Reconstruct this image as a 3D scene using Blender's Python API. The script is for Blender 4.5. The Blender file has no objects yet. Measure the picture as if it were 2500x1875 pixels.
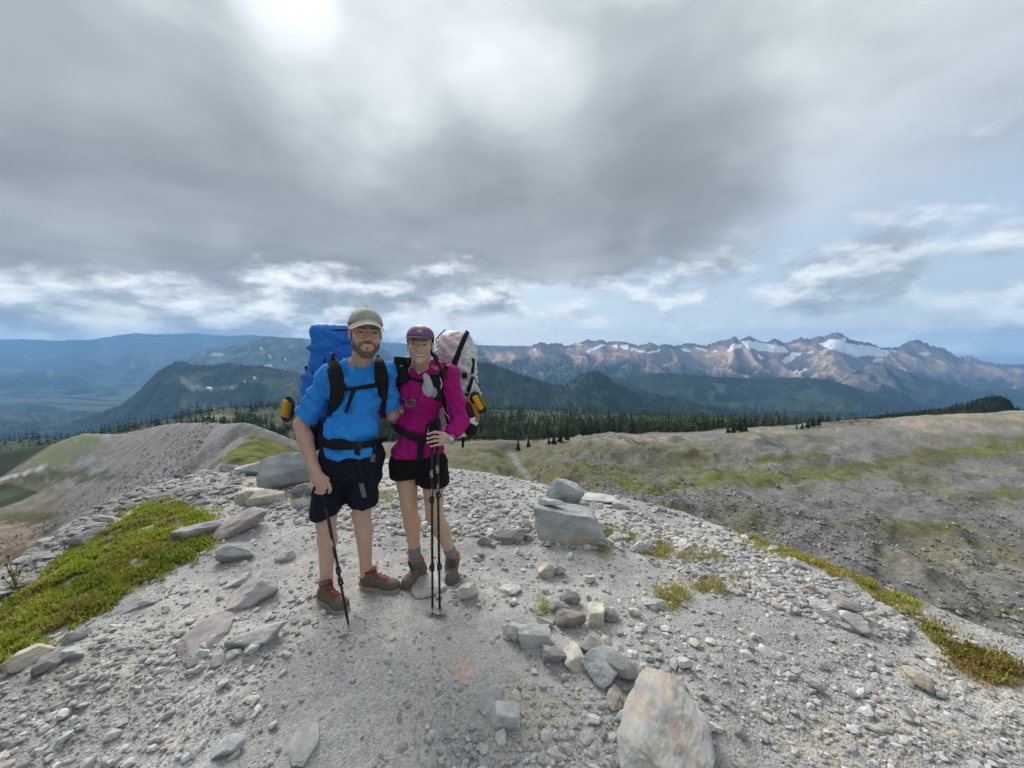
# Two hikers with backpacks on a moraine crest, mountains behind
import bpy, math, random
import numpy as np
from mathutils import Vector, Matrix

SC = bpy.context.scene
COL = SC.collection
rng = np.random.default_rng(7)
random.seed(7)

# ------------------------------------------------------------------ camera
PW, PH, FPX = 2500.0, 1875.0, 930.0            # pixel frame used for directions
CAMZ = 1.60
PITCH = math.atan((937.5 - 850.0) / FPX)
cam = bpy.data.cameras.new('camera')
cam.sensor_fit = 'HORIZONTAL'
cam.sensor_width = 36.0
cam.lens = 36.0 * FPX / PW
cam.clip_start = 0.05
cam.clip_end = 200000.0
camo = bpy.data.objects.new('camera', cam)
COL.objects.link(camo)
camo.location = (0, 0, CAMZ)
camo.rotation_euler = (math.pi / 2 - PITCH, 0, 0)
SC.camera = camo

def ray(u, v):
    x = (np.asarray(u, float) - 1250.0) / FPX
    yd = (np.asarray(v, float) - 937.5) / FPX
    return np.stack([x + 0 * yd, math.cos(PITCH) - yd * math.sin(PITCH) + 0 * x,
                     -math.sin(PITCH) - yd * math.cos(PITCH) + 0 * x], -1)

def at(u, v, Y):
    """point on the pixel's ray at ground distance Y along the view"""
    d = ray(u, v)
    return d * (np.asarray(Y, float) / d[..., 1])[..., None] + np.array([0, 0, CAMZ])

def proj(P):
    P = np.asarray(P, float)
    y, z = P[..., 1], P[..., 2] - CAMZ
    dep = y * math.cos(PITCH) - z * math.sin(PITCH)
    up = y * math.sin(PITCH) + z * math.cos(PITCH)
    dep = np.where(dep < 1e-6, 1e-6, dep)
    return 1250 + FPX * P[..., 0] / dep, 937.5 - FPX * up / dep

# ------------------------------------------------------------------ node helpers
def nd(nt, kind, ins=None, **props):
    n = nt.nodes.new(kind)
    for k, v in props.items():
        setattr(n, k, v)
    if ins:
        for k, v in ins.items():
            s = n.inputs[k]
            if isinstance(v, bpy.types.NodeSocket):
                nt.links.new(v, s)
            elif isinstance(v, bpy.types.Node):
                nt.links.new(v.outputs[0], s)
            else:
                s.default_value = v
    return n

def mth(nt, op, a, b=0.0, c=None, clamp=False):
    ins = {0: a, 1: b}
    if c is not None:
        ins[2] = c
    return nd(nt, 'ShaderNodeMath', ins, operation=op, use_clamp=clamp).outputs[0]

def sstep(nt, x, lo, hi, a=0.0, b=1.0):
    return nd(nt, 'ShaderNodeMapRange', {0: x, 1: lo, 2: hi, 3: a, 4: b}, interpolation_type='SMOOTHSTEP', clamp=True).outputs[0]

def mixc(nt, f, a, b, mode='MIX'):
    n = nt.nodes.new('ShaderNodeMix')
    n.data_type = 'RGBA'
    n.blend_type = mode
    for s, v in ((n.inputs[0], f), (n.inputs[6], a), (n.inputs[7], b)):
        if isinstance(v, bpy.types.NodeSocket):
            nt.links.new(v, s)
        elif isinstance(v, (int, float)):
            s.default_value = v
        else:
            s.default_value = (*v[:3], 1.0)
    return n.outputs[2]

def noise(nt, vec, scale, detail=4.0, rough=0.55, dist=0.0, color=False):
    n = nd(nt, 'ShaderNodeTexNoise', {'Vector': vec, 'Scale': scale, 'Detail': detail, 'Roughness': rough, 'Distortion': dist})
    return n.outputs[1] if color else n.outputs[0]

def ramp(nt, fac, stops):
    n = nt.nodes.new('ShaderNodeValToRGB')
    nt.links.new(fac, n.inputs[0])
    el = n.color_ramp.elements
    while len(el) < len(stops):
        el.new(0.5)
    for e, (p, c) in zip(el, stops):
        e.position = p
        e.color = (*c, 1.0)
    return n.outputs[0]

# ------------------------------------------------------------------ world: blue sky, stratus deck, broken cloud on the horizon
SUN_AZ, SUN_EL = math.radians(-28.6), math.radians(36.0)
world = bpy.data.worlds.new('World')
SC.world = world
world.use_nodes = True
W = world.node_tree
W.nodes.clear()
tc = nd(W, 'ShaderNodeTexCoord')
dirv = nd(W, 'ShaderNodeVectorMath', {0: tc.outputs['Generated']}, operation='NORMALIZE').outputs[0]
sx = nd(W, 'ShaderNodeSeparateXYZ', {0: dirv})
dx, dy, dz = sx.outputs
zz = mth(W, 'MAXIMUM', dz, 0.015)
qx = mth(W, 'DIVIDE', dx, zz)
qy = mth(W, 'DIVIDE', dy, zz)
q = nd(W, 'ShaderNodeCombineXYZ', {0: qx, 1: qy, 2: 0.0}).outputs[0]
flat = nd(W, 'ShaderNodeVectorMath', {0: dirv, 1: (1.0, 1.0, 2.0)}, operation='MULTIPLY').outputs[0]
n_big = noise(W, q, 0.42, 3.0, 0.5, 0.1)
n_mid = noise(W, flat, 2.3, 4.0, 0.5, 0.35)
n_fine = noise(W, flat, 6.0, 4.0, 0.5, 0.25)
low = nd(W, 'ShaderNodeVectorMath', {0: dirv, 1: (1.0, 1.0, 2.1)}, operation='MULTIPLY').outputs[0]
n_cum = noise(W, low, 7.4, 7.0, 0.56, 0.0)
n_cum2 = noise(W, low, 2.4, 3.0, 0.5, 0.3)
n_edge = noise(W, low, 4.6, 6.0, 0.58, 0.0)

def wdir(u, v):
    d = ray(u * 1.1302, v * 1.1302)
    d = d / np.linalg.norm(d)
    return tuple(float(c) for c in d)

def blob(u, v, deg, amt):
    dt = nd(W, 'ShaderNodeVectorMath', {0: dirv, 1: wdir(u, v)}, operation='DOT_PRODUCT').outputs[1]
    return sstep(W, dt, math.cos(math.radians(deg)), 1.0, 0.0, amt)

def addall(vals):
    s = vals[0]
    for v in vals[1:]:
        s = mth(W, 'ADD', s, v)
    return s

# deck edge: the stratus ends to the right and towards the far horizon
wob = mth(W, 'MULTIPLY', mth(W, 'SUBTRACT', n_edge, 0.5), 9.0)
wob2 = mth(W, 'MULTIPLY', mth(W, 'SUBTRACT', n_mid, 0.5), 1.6)
e1 = mth(W, 'ADD', mth(W, 'SUBTRACT', 2.9, qx), wob2)
e2 = mth(W, 'ADD', mth(W, 'SUBTRACT', 5.9, qy), wob)
deck1 = sstep(W, e1, -0.9, 1.9)
deck2 = sstep(W, e2, -0.5, 1.2)
deck = mth(W, 'MULTIPLY', deck1, deck2)

T = addall([
    mth(W, 'MULTIPLY', mth(W, 'SUBTRACT', n_big, 0.5), 0.75),
    mth(W, 'MULTIPLY', mth(W, 'SUBTRACT', n_mid, 0.5), 0.78),
    mth(W, 'MULTIPLY', mth(W, 'SUBTRACT', n_fine, 0.5), 0.22),
    mth(W, 'MULTIPLY', addall([blob(612, -10, 6, -0.18), blob(640, 80, 8, -0.09)]), sstep(W, n_fine, 0.25, 0.65, 0.6, 1.3)), blob(650, 80, 24, -0.06), blob(1120, 110, 11, -0.15), blob(900, 90, 18, -0.07),
    blob(250, 360, 20, 0.16), blob(640, 420, 18, 0.16), blob(1040, 430, 14, 0.14), blob(1440, 430, 17, 0.22), blob(1560, 530, 10, 0.18),
    blob(130, 60, 16, 0.02), blob(1750, 200, 22, -0.02),
])
T = mth(W, 'ADD', T, 0.50)
# thick cloud base near the far edge is darkest
T = mth(W, 'ADD', T, sstep(W, e2, 0.2, 2.2, 0.06, 0.0))
deck_col = ramp(W, T, [(0.0, (0.96, 1.0, 1.0)), (0.28, (0.66, 0.71, 0.735)), (0.52, (0.415, 0.455, 0.48)), (0.75, (0.285, 0.315, 0.335)), (1.0, (0.22, 0.245, 0.26))])

grad = mth(W, 'ADD', 0.78, mth(W, 'MULTIPLY', dz, 0.55))
deck_col = nd(W, 'ShaderNodeVectorMath', {0: deck_col, 'Scale': grad}, operation='SCALE').outputs[0]

# broken cumulus below the deck edge
cden = addall([n_cum, mth(W, 'MULTIPLY', mth(W, 'SUBTRACT', n_cum2, 0.5), 0.7),
               sstep(W, qx, -4.0, 7.0, 0.16, -0.05), sstep(W, dz, 0.0, 0.10, 0.02, 0.05), sstep(W, dz, 0.16, 0.30, 0.0, -0.10),
               blob(1830, 590, 7, 0.16), blob(1730, 615, 5.5, 0.16), blob(1930, 575, 5, 0.12), blob(2150, 520, 9, 0.06)])
ccov = sstep(W, cden, 0.46, 0.70)
# shade: underside vs top, sampled by offsetting upward
up_off = nd(W, 'ShaderNodeVectorMath', {0: low, 1: (0.0, 0.0, 0.06)}, operation='ADD').outputs[0]
n_up = noise(W, up_off, 7.4, 7.0, 0.56, 0.0)
shade = mth(W, 'ADD', mth(W, 'MULTIPLY', mth(W, 'SUBTRACT', n_up, n_cum), 3.4), mth(W, 'MULTIPLY', mth(W, 'SUBTRACT', cden, 0.52), 1.1))
cum_col = ramp(W, mth(W, 'ADD', shade, 0.24), [(0.0, (0.90, 0.94, 0.94)), (0.28, (0.66, 0.71, 0.73)), (0.55, (0.37, 0.415, 0.45)), (1.0, (0.24, 0.28, 0.31))])

sky = nd(W, 'ShaderNodeTexSky', sky_type='NISHITA', sun_disc=False, sun_elevation=SUN_EL, sun_rotation=SUN_AZ, air_density=1.0, dust_density=1.6, ozone_density=1.0)
sky_s = nd(W, 'ShaderNodeVectorMath', {0: sky.outputs[0], 'Scale': 0.14}, operation='SCALE').outputs[0]
# thin high veil whitens the blue, more so towards the horizon
veil = sstep(W, dz, 0.0, 0.5, 0.72, 0.62)
veil_n = noise(W, nd(W, 'ShaderNodeVectorMath', {0: flat, 1: (1.0, 1.0, 3.0)}, operation='MULTIPLY').outputs[0], 2.0, 4.0, 0.5, 0.6)
veil = mth(W, 'ADD', veil, mth(W, 'MULTIPLY', mth(W, 'SUBTRACT', veil_n, 0.5), 0.35), clamp=True)
veil_col = mixc(W, sstep(W, dz, 0.0, 0.10), (0.74, 0.83, 0.88), (0.46, 0.55, 0.66))
blue = mixc(W, veil, sky_s, veil_col)
mid = mixc(W, mth(W, 'MULTIPLY', ccov, sstep(W, qx, 0.0, 3.0, 0.94, 0.7)), blue, cum_col)
full = mixc(W, deck, mid, deck_col)
# below the horizon: same tone as the horizon air
full = mixc(W, sstep(W, dz, -0.02, 0.0), (0.30, 0.36, 0.42), full)
bg = nd(W, 'ShaderNodeBackground', {0: full, 1: 0.63})
wo = nd(W, 'ShaderNodeOutputWorld', {0: bg.outputs[0]})
world.cycles.sampling_method = 'MANUAL'
world.cycles.sample_map_resolution = 1024

# ------------------------------------------------------------------ sun behind cloud
sl = bpy.data.lights.new('sun', 'SUN')
sl.energy = 2.4
sl.angle = math.radians(38)
sl.color = (1.0, 0.95, 0.88)
so = bpy.data.objects.new('sun', sl)
COL.objects.link(so)
so.rotation_euler = Vector((-math.sin(SUN_AZ) * -1, math.cos(SUN_AZ), math.tan(SUN_EL))).to_track_quat('Z', 'Y').to_euler()

# ------------------------------------------------------------------ view
SC.view_settings.view_transform = 'Standard'
SC.view_settings.look = 'None'
SC.view_settings.exposure = 0.90
SC.view_settings.gamma = 1.0
SC.view_settings.use_curve_mapping = False
SC.render.engine = 'CYCLES'
SC.cycles.use_denoising = True
SC.cycles.denoiser = 'OPENIMAGEDENOISE'
SC.cycles.max_bounces = 6
SC.cycles.diffuse_bounces = 3
SC.cycles.volume_bounces = 1
SC.cycles.transparent_max_bounces = 6
SC.cycles.sample_clamp_indirect = 4.0
SC.cycles.use_adaptive_sampling = True
SC.cycles.adaptive_threshold = 0.015

# ------------------------------------------------------------------ numeric helpers
_perm = np.random.default_rng(3).permutation(4096)

def pnoise(x, y, seed=0):
    x = np.asarray(x, float); y = np.asarray(y, float)
    xi = np.floor(x).astype(np.int64); yi = np.floor(y).astype(np.int64)
    xf = x - xi; yf = y - yi
    u = xf * xf * xf * (xf * (xf * 6 - 15) + 10); v = yf * yf * yf * (yf * (yf * 6 - 15) + 10)
    def g(ix, iy, fx, fy):
        h = _perm[(_perm[(ix + seed * 57) & 4095] + iy) & 4095] * (2 * math.pi / 4096)
        return np.cos(h) * fx + np.sin(h) * fy
    a = g(xi, yi, xf, yf); b = g(xi + 1, yi, xf - 1, yf)
    c = g(xi, yi + 1, xf, yf - 1); d = g(xi + 1, yi + 1, xf - 1, yf - 1)
    return ((a + u * (b - a)) + v * ((c + u * (d - c)) - (a + u * (b - a)))) * 1.5

def fbm(x, y, octv=5, seed=0, lac=2.03, gain=0.5):
    s = 0; a = 1.0
    for i in range(octv):
        s = s + a * pnoise(x, y, seed + i)
        x = x * lac; y = y * lac; a *= gain
    return s

def ridged(x, y, octv=5, seed=0, lac=2.05, gain=0.5):
    s = 0; a = 1.0; w = 1.0
    for i in range(octv):
        n = (1.0 - np.abs(pnoise(x, y, seed + i))) ** 2
        s = s + a * n * w
        w = np.clip(n * 1.3, 0, 1)
        x = x * lac; y = y * lac; a *= gain
    return s

def sm(x, a, b):
    t = np.clip((np.asarray(x, float) - a) / (b - a), 0, 1)
    return t * t * (3 - 2 * t)

def smax(a, b, k):
    h = np.clip(0.5 + 0.5 * (a - b) / k, 0, 1)
    return b + (a - b) * h + k * h * (1 - h)

def mesh_np(name, verts, faces, mat=None, parent=None, smooth=True, cols=None, attrs=None, loc=None):
    """faces: int array (n,3) or (n,4). cols: (nv,3) colour attribute 'Col'; attrs: dict of float point attributes"""
    me = bpy.data.meshes.new(name)
    verts = np.ascontiguousarray(verts, np.float32); faces = np.ascontiguousarray(faces, np.int32)
    nf, k = faces.shape
    me.vertices.add(len(verts)); me.vertices.foreach_set('co', verts.ravel())
    me.loops.add(nf * k); me.loops.foreach_set('vertex_index', faces.ravel())
    me.polygons.add(nf); me.polygons.foreach_set('loop_start', np.arange(0, nf * k, k, dtype=np.int32))
    me.polygons.foreach_set('use_smooth', np.full(nf, smooth))
    me.update(calc_edges=True)
    if cols is not None:
        at_ = me.attributes.new('Col', 'FLOAT_COLOR', 'POINT')
        c4 = np.ones((len(verts), 4), np.float32); c4[:, :3] = cols
        at_.data.foreach_set('color', c4.ravel())
    for kk, vv in (attrs or {}).items():
        at_ = me.attributes.new(kk, 'FLOAT', 'POINT')
        at_.data.foreach_set('value', np.ascontiguousarray(vv, np.float32))
    if mat is not None:
        me.materials.append(mat)
    o = bpy.data.objects.new(name, me)
    COL.objects.link(o)
    if parent is not None:
        o.parent = parent
    if loc is not None:
        o.location = loc
    return o

def grid_faces(nr, nc):
    i = np.arange(nr - 1)[:, None] * nc + np.arange(nc - 1)[None, :]
    i = i.ravel()
    return np.stack([i, i + 1, i + nc + 1, i + nc], -1)

def tag(o, label=None, cat=None, group=None, kind=None):
    if label: o['label'] = label
    if cat: o['category'] = cat
    if group: o['group'] = group
    if kind: o['kind'] = kind
    return o

def lerp(a, b, t):
    a = np.asarray(a, float); b = np.asarray(b, float)
    return a + (b - a) * np.asarray(t)[..., None]

def material(name, rough=0.9, spec=0.2):
    m = bpy.data.materials.new(name)
    m.use_nodes = True
    nt = m.node_tree
    b = nt.nodes['Principled BSDF']
    b.inputs['Roughness'].default_value = rough
    b.inputs['Specular IOR Level'].default_value = spec
    return m, nt, b

def attr(nt, name):
    return nd(nt, 'ShaderNodeAttribute', attribute_name=name, attribute_type='GEOMETRY')

def geopos(nt):
    return nd(nt, 'ShaderNodeNewGeometry').outputs['Position']

def bump(nt, b, h, strength=0.4, dist=0.02):
    n = nd(nt, 'ShaderNodeBump', {'Height': h, 'Strength': strength, 'Distance': dist})
    nt.links.new(n.outputs[0], b.inputs['Normal'])
    return n
# ================================================================== terrain
RD = np.array([-0.55, 0.835]); RN = np.array([0.835, 0.55])       # along / across the moraine crest

def tps_fit(P, Z):
    n = len(P)
    d = np.linalg.norm(P[:, None] - P[None], axis=-1)
    K = np.where(d > 0, d * d * np.log(np.maximum(d, 1e-9)), 0) + 1e-3 * np.eye(n)
    A = np.zeros((n + 3, n + 3)); A[:n, :n] = K; A[:n, n] = 1; A[:n, n + 1:] = P; A[n, :n] = 1; A[n + 1:, :n] = P.T
    s = np.linalg.solve(A, np.concatenate([Z, np.zeros(3)]))
    return P, s

def tps_eval(fit, X):
    P, s = fit
    out = s[len(P)] + X @ s[len(P) + 1:]
    for p, w in zip(P, s[:len(P)]):
        d2 = ((X - p) ** 2).sum(-1)
        out = out + w * 0.5 * d2 * np.log(np.maximum(d2, 1e-12))
    return out

_cp = [  # pixel u, v, ground distance Y
    (2500, 1600, 30), (2500, 1400, 45), (2500, 1200, 75), (2500, 1100, 100), (2500, 1014, 140), (2750, 1400, 40), (2750, 1100, 95), (2750, 1010, 135),
    (2000, 1300, 50), (2000, 1200, 75), (2000, 1100, 112), (2000, 1041, 150), (2250, 1250, 62), (2250, 1120, 100), (2250, 1022, 148),
    (1600, 1250, 60), (1600, 1150, 95), (1600, 1086, 132), (1300, 1210, 70), (1300, 1130, 112), (1300, 1090, 150), (1000, 1100, 140), (1800, 1060, 140), (1740, 1083, 128), (1500, 1072, 134),
    (1300, 1045, 300), (1300, 1005, 700), (1700, 1056, 300), (1700, 1024, 700), (2200, 1050, 300), (2200, 1036, 700), (2600, 1040, 300), (2600, 1030, 700), (1000, 1040, 300), (1000, 1005, 700), (1000, 1020, 450), (1300, 1022, 450), (1700, 1036, 450), (2200, 1044, 450), (2600, 1036, 450), (2900, 1034, 450), (2900, 1030, 700),
    (650, 1100, 150), (650, 1052, 300), (650, 1015, 700), (500, 1042, 330), (500, 1018, 600), (350, 1062, 330), (330, 1045, 520), (150, 1095, 380), (150, 1072, 600), (0, 1125, 420), (0, 1100, 700), (-250, 1160, 420),
    (0, 1400, 60), (200, 1250, 92), (0, 1250, 125), (0, 1172, 250), (120, 1140, 290), (250, 1130, 190), (-250, 1400, 70), (-250, 1230, 200), (400, 1130, 110), (420, 1090, 150),
]
_P = np.array([at(u, v, Y) for u, v, Y in _cp])
_near = [(a, rr, -33.0) for a in (-2.2, -1.5, -1.0, -0.5, 0, 0.5, 1.0, 1.5, 2.2) for rr in (14.0,)]
_far = [(a, 1600.0, -420.0) for a in (-1.3, -0.9, -0.5, 0, 0.5, 0.9, 1.3)]
_S = np.concatenate([np.stack([np.arctan2(_P[:, 0], _P[:, 1]) * 2.0, np.log(np.hypot(_P[:, 0], _P[:, 1])), _P[:, 2]], -1),
                     np.array([(a * 2.0, math.log(r_), z_) for a, r_, z_ in _near + _far])])
_fit = tps_fit(_S[:, :2], _S[:, 2])

_gul = np.array([at(*q) for q in [(1243, 1092, 160), (1250, 1108, 132), (1262, 1130, 112), (1285, 1165, 90), (1330, 1210, 72), (1400, 1250, 60)]])
_wall = np.array([at(*q) for q in [(591, 1027, 62), (545, 1031, 82), (500, 1029, 98), (440, 1030, 118), (390, 1036, 134), (340, 1048, 150), (290, 1058, 168), (200, 1056, 190), (130, 1082, 210), (50, 1092, 225), (-150, 1115, 240)]])

def seg_dist(x, y, poly):
    best = np.full(np.shape(x), 1e9); zz_ = np.zeros(np.shape(x)); side = np.zeros(np.shape(x))
    for a, b in zip(poly[:-1], poly[1:]):
        d = b[:2] - a[:2]; L = d @ d
        t = np.clip(((x - a[0]) * d[0] + (y - a[1]) * d[1]) / L, 0, 1)
        px = a[0] + t * d[0]; py = a[1] + t * d[1]
        ds = np.hypot(x - px, y - py)
        m = ds < best
        best = np.where(m, ds, best); zz_ = np.where(m, a[2] + t * (b[2] - a[2]), zz_)
        side = np.where(m, np.sign(d[0] * (y - py) - d[1] * (x - px)), side)
    return best, zz_, side

def ramp_s(t, w):
    return 0.5 * (np.sqrt(t * t + w * w) + t)

def crest_z(r):
    r = np.asarray(r, float)
    return -0.36 * (ramp_s(r - 6.5, 0.8) - ramp_s(r - 16.0, 3.0)) - 0.12 * (ramp_s(r - 16.0, 3.0) - ramp_s(r - 54, 2.0)) - 0.42 * ramp_s(r - 55.0, 3.0) + 0.02 * np.minimum(r, 0)

def near_ridge(x, y):
    r = x * RD[0] + y * RD[1]; s = x * RN[0] + y * RN[1]
    wob = 0.22 * pnoise(r * 0.55, 7.3) * sm(r, 2, 6) + 1.2 * pnoise(r * 0.08, 3.1) * sm(r, 15, 30)
    s = s + wob
    sR = np.interp(r, [-20, 2.4, 3.6, 6.8, 14, 60], [3.85, 3.8, 3.2, 1.5, -0.4, -0.9])
    sL = np.interp(r, [-20, 7.3, 14, 60], [-0.75, -0.7, -1.9, -1.9])
    far = sm(r, 12, 18)
    tR = s - sR
    right = (0.75 + 0.03 * far) * ramp_s(tR, 0.55)
    t = np.maximum(sL - s, 0)
    left_near = np.where(t < 3.1, 0.22 * t * t, 0.22 * 3.1 ** 2 + 1.364 * (t - 3.1))
    left = left_near * (1 - far) + far * 0.82 * ramp_s(sL - s, 0.9)
    lim = 26 * (1 - 0.55 * far)
    left = np.where(left > lim, lim + (left - lim) * 0.45, left)
    return crest_z(r) - right - left - 0.02 * s * s * 0

def H(x, y, detail=True):
    return _H(x, y, detail)

def _H(x, y, detail=True):
    x = np.asarray(x, float); y = np.asarray(y, float)
    rho = np.hypot(x, y)
    X = np.stack([np.arctan2(x, y) * 2.0, np.log(np.maximum(rho, 6.0))], -1)
    B = tps_eval(_fit, X)
    if detail:
        m = sm(rho, 12, 40)
        B = B + m * (1.1 * fbm(x * 0.045, y * 0.045, 4, 11) + 0.6 * fbm(x * 0.22, y * 0.22, 4, 15) * sm(rho, 260, 60)) * (1 + 2.0 * sm(rho, 200, 600))
        rt = sm(np.arctan2(x, y), -0.25, 0.0) * sm(rho, 30, 55) * sm(rho, 190, 140)
        hum = ridged(x * 0.026 + 0.3 * pnoise(x * 0.05, y * 0.05, 2), y * 0.017, 4, 17) - 0.75
        B = B + rt * 2.6 * hum + rt * 0.9 * (ridged(x * 0.11, y * 0.07, 3, 37) - 0.8)
        dg, _, _ = seg_dist(x, y, _gul)
        B = B - 4.5 * np.exp(-(dg / 7.0) ** 2) * sm(rho, 40, 60)
        lt = sm(np.arctan2(x, y), -0.5, -0.7) * sm(rho, 20, 35) * sm(rho, 200, 120)
        B = B + lt * 2.2 * (ridged(x * 0.05, y * 0.05, 4, 27) - 0.8)
    dw, zw, side = seg_dist(x, y, _wall)
    wallz = zw - (0.62 + 0.12 * (side > 0)) * ramp_s(dw - 0.5, 1.5) - 0.8 * sm(dw, 0, 20) * np.abs(pnoise(x * 0.06, y * 0.06, 5))
    N_ = near_ridge(x, y)
    if detail:
        N_ = N_ + 0.25 * fbm(x * 0.4, y * 0.4, 3, 21) * sm(rho, 8, 16)
    return smax(smax(B, wallz, 2.0), N_, 0.6)

def micro(x, y):
    """centimetre relief of the gravel crest"""
    return 0.035 * fbm(x * 0.9, y * 0.9, 3, 31) + 0.014 * fbm(x * 5.0, y * 5.0, 3, 35) + 0.006 * np.abs(pnoise(x * 22, y * 22, 41)) + 0.004 * np.abs(pnoise(x * 47, y * 47, 42))

def H0(x, y):
    return near_ridge(np.asarray(x, float), np.asarray(y, float)) + micro(x, y)

def on_ground(u, v, f=None):
    """where the pixel's ray meets the gravel crest"""
    d = ray(u, v)
    t = np.arange(0.9, 14, 0.01)
    P = d[None] * t[:, None] + np.array([0, 0, CAMZ])
    h = (f or H0)(P[:, 0], P[:, 1])
    i = np.argmax(P[:, 2] < h)
    if P[i, 2] >= h[i]:
        i = len(t) - 1
    return np.array([P[i, 0], P[i, 1], h[i]])

def pmask(u, v, poly):
    """point in pixel polygon, with a soft ragged edge from nearby noise"""
    poly = np.array(poly, float); inside = np.zeros(np.shape(u), bool)
    j = len(poly) - 1
    for i in range(len(poly)):
        xi, yi = poly[i]; xj, yj = poly[j]
        c = ((yi > v) != (yj > v)) & (u < (xj - xi) * (v - yi) / (yj - yi + 1e-12) + xi)
        inside ^= c
        j = i
    return inside

def band(u, v, line, half):
    line = np.array(line, float)
    c = np.interp(u, line[:, 0], line[:, 1], left=-1e5, right=-1e5)
    return sm(np.abs(v - c), half * 1.4, half * 0.4)

def blobm(u, v, cu, cv, ru, rv):
    return sm(np.hypot((u - cu) / ru, (v - cv) / rv), 1.25, 0.65)

# ------------------------------------------------------------------ materials for terrain
def terrain_mat(name, noise_scale, lo, hi, bump_d=None, bump_s=0.5, stretch=None):
    m, nt, b = material(name, 0.95, 0.1)
    c = attr(nt, 'Col').outputs['Color']
    p = geopos(nt)
    n1 = noise(nt, p, noise_scale, 6.0, 0.65)
    n2 = noise(nt, p, noise_scale * 7.3, 4.0, 0.6)
    k = mth(nt, 'ADD', mth(nt, 'MULTIPLY', n1, 0.6), mth(nt, 'MULTIPLY', n2, 0.4))
    f = nd(nt, 'ShaderNodeMapRange', {0: k, 1: 0.3, 2: 0.7, 3: lo, 4: hi}).outputs[0]
    cc = nd(nt, 'ShaderNodeVectorMath', {0: c, 'Scale': f}, operation='SCALE').outputs[0]
    nt.links.new(cc, b.inputs['Base Color'])
    if bump_d:
        bump(nt, b, k, bump_s, bump_d)
    return m

M_MID = terrain_mat('scree_and_turf', 1.6, 0.4, 1.65, 0.35, 1.0)
M_HILL = terrain_mat('forested_hillside', 0.012, 0.6, 1.4, 25.0, 0.7)
M_ROCKMT = terrain_mat('alpine_rock_and_snow', 0.008, 0.72, 1.28, 30.0, 0.9)
M_FAR = terrain_mat('far_range', 0.001, 0.85, 1.15)

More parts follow.
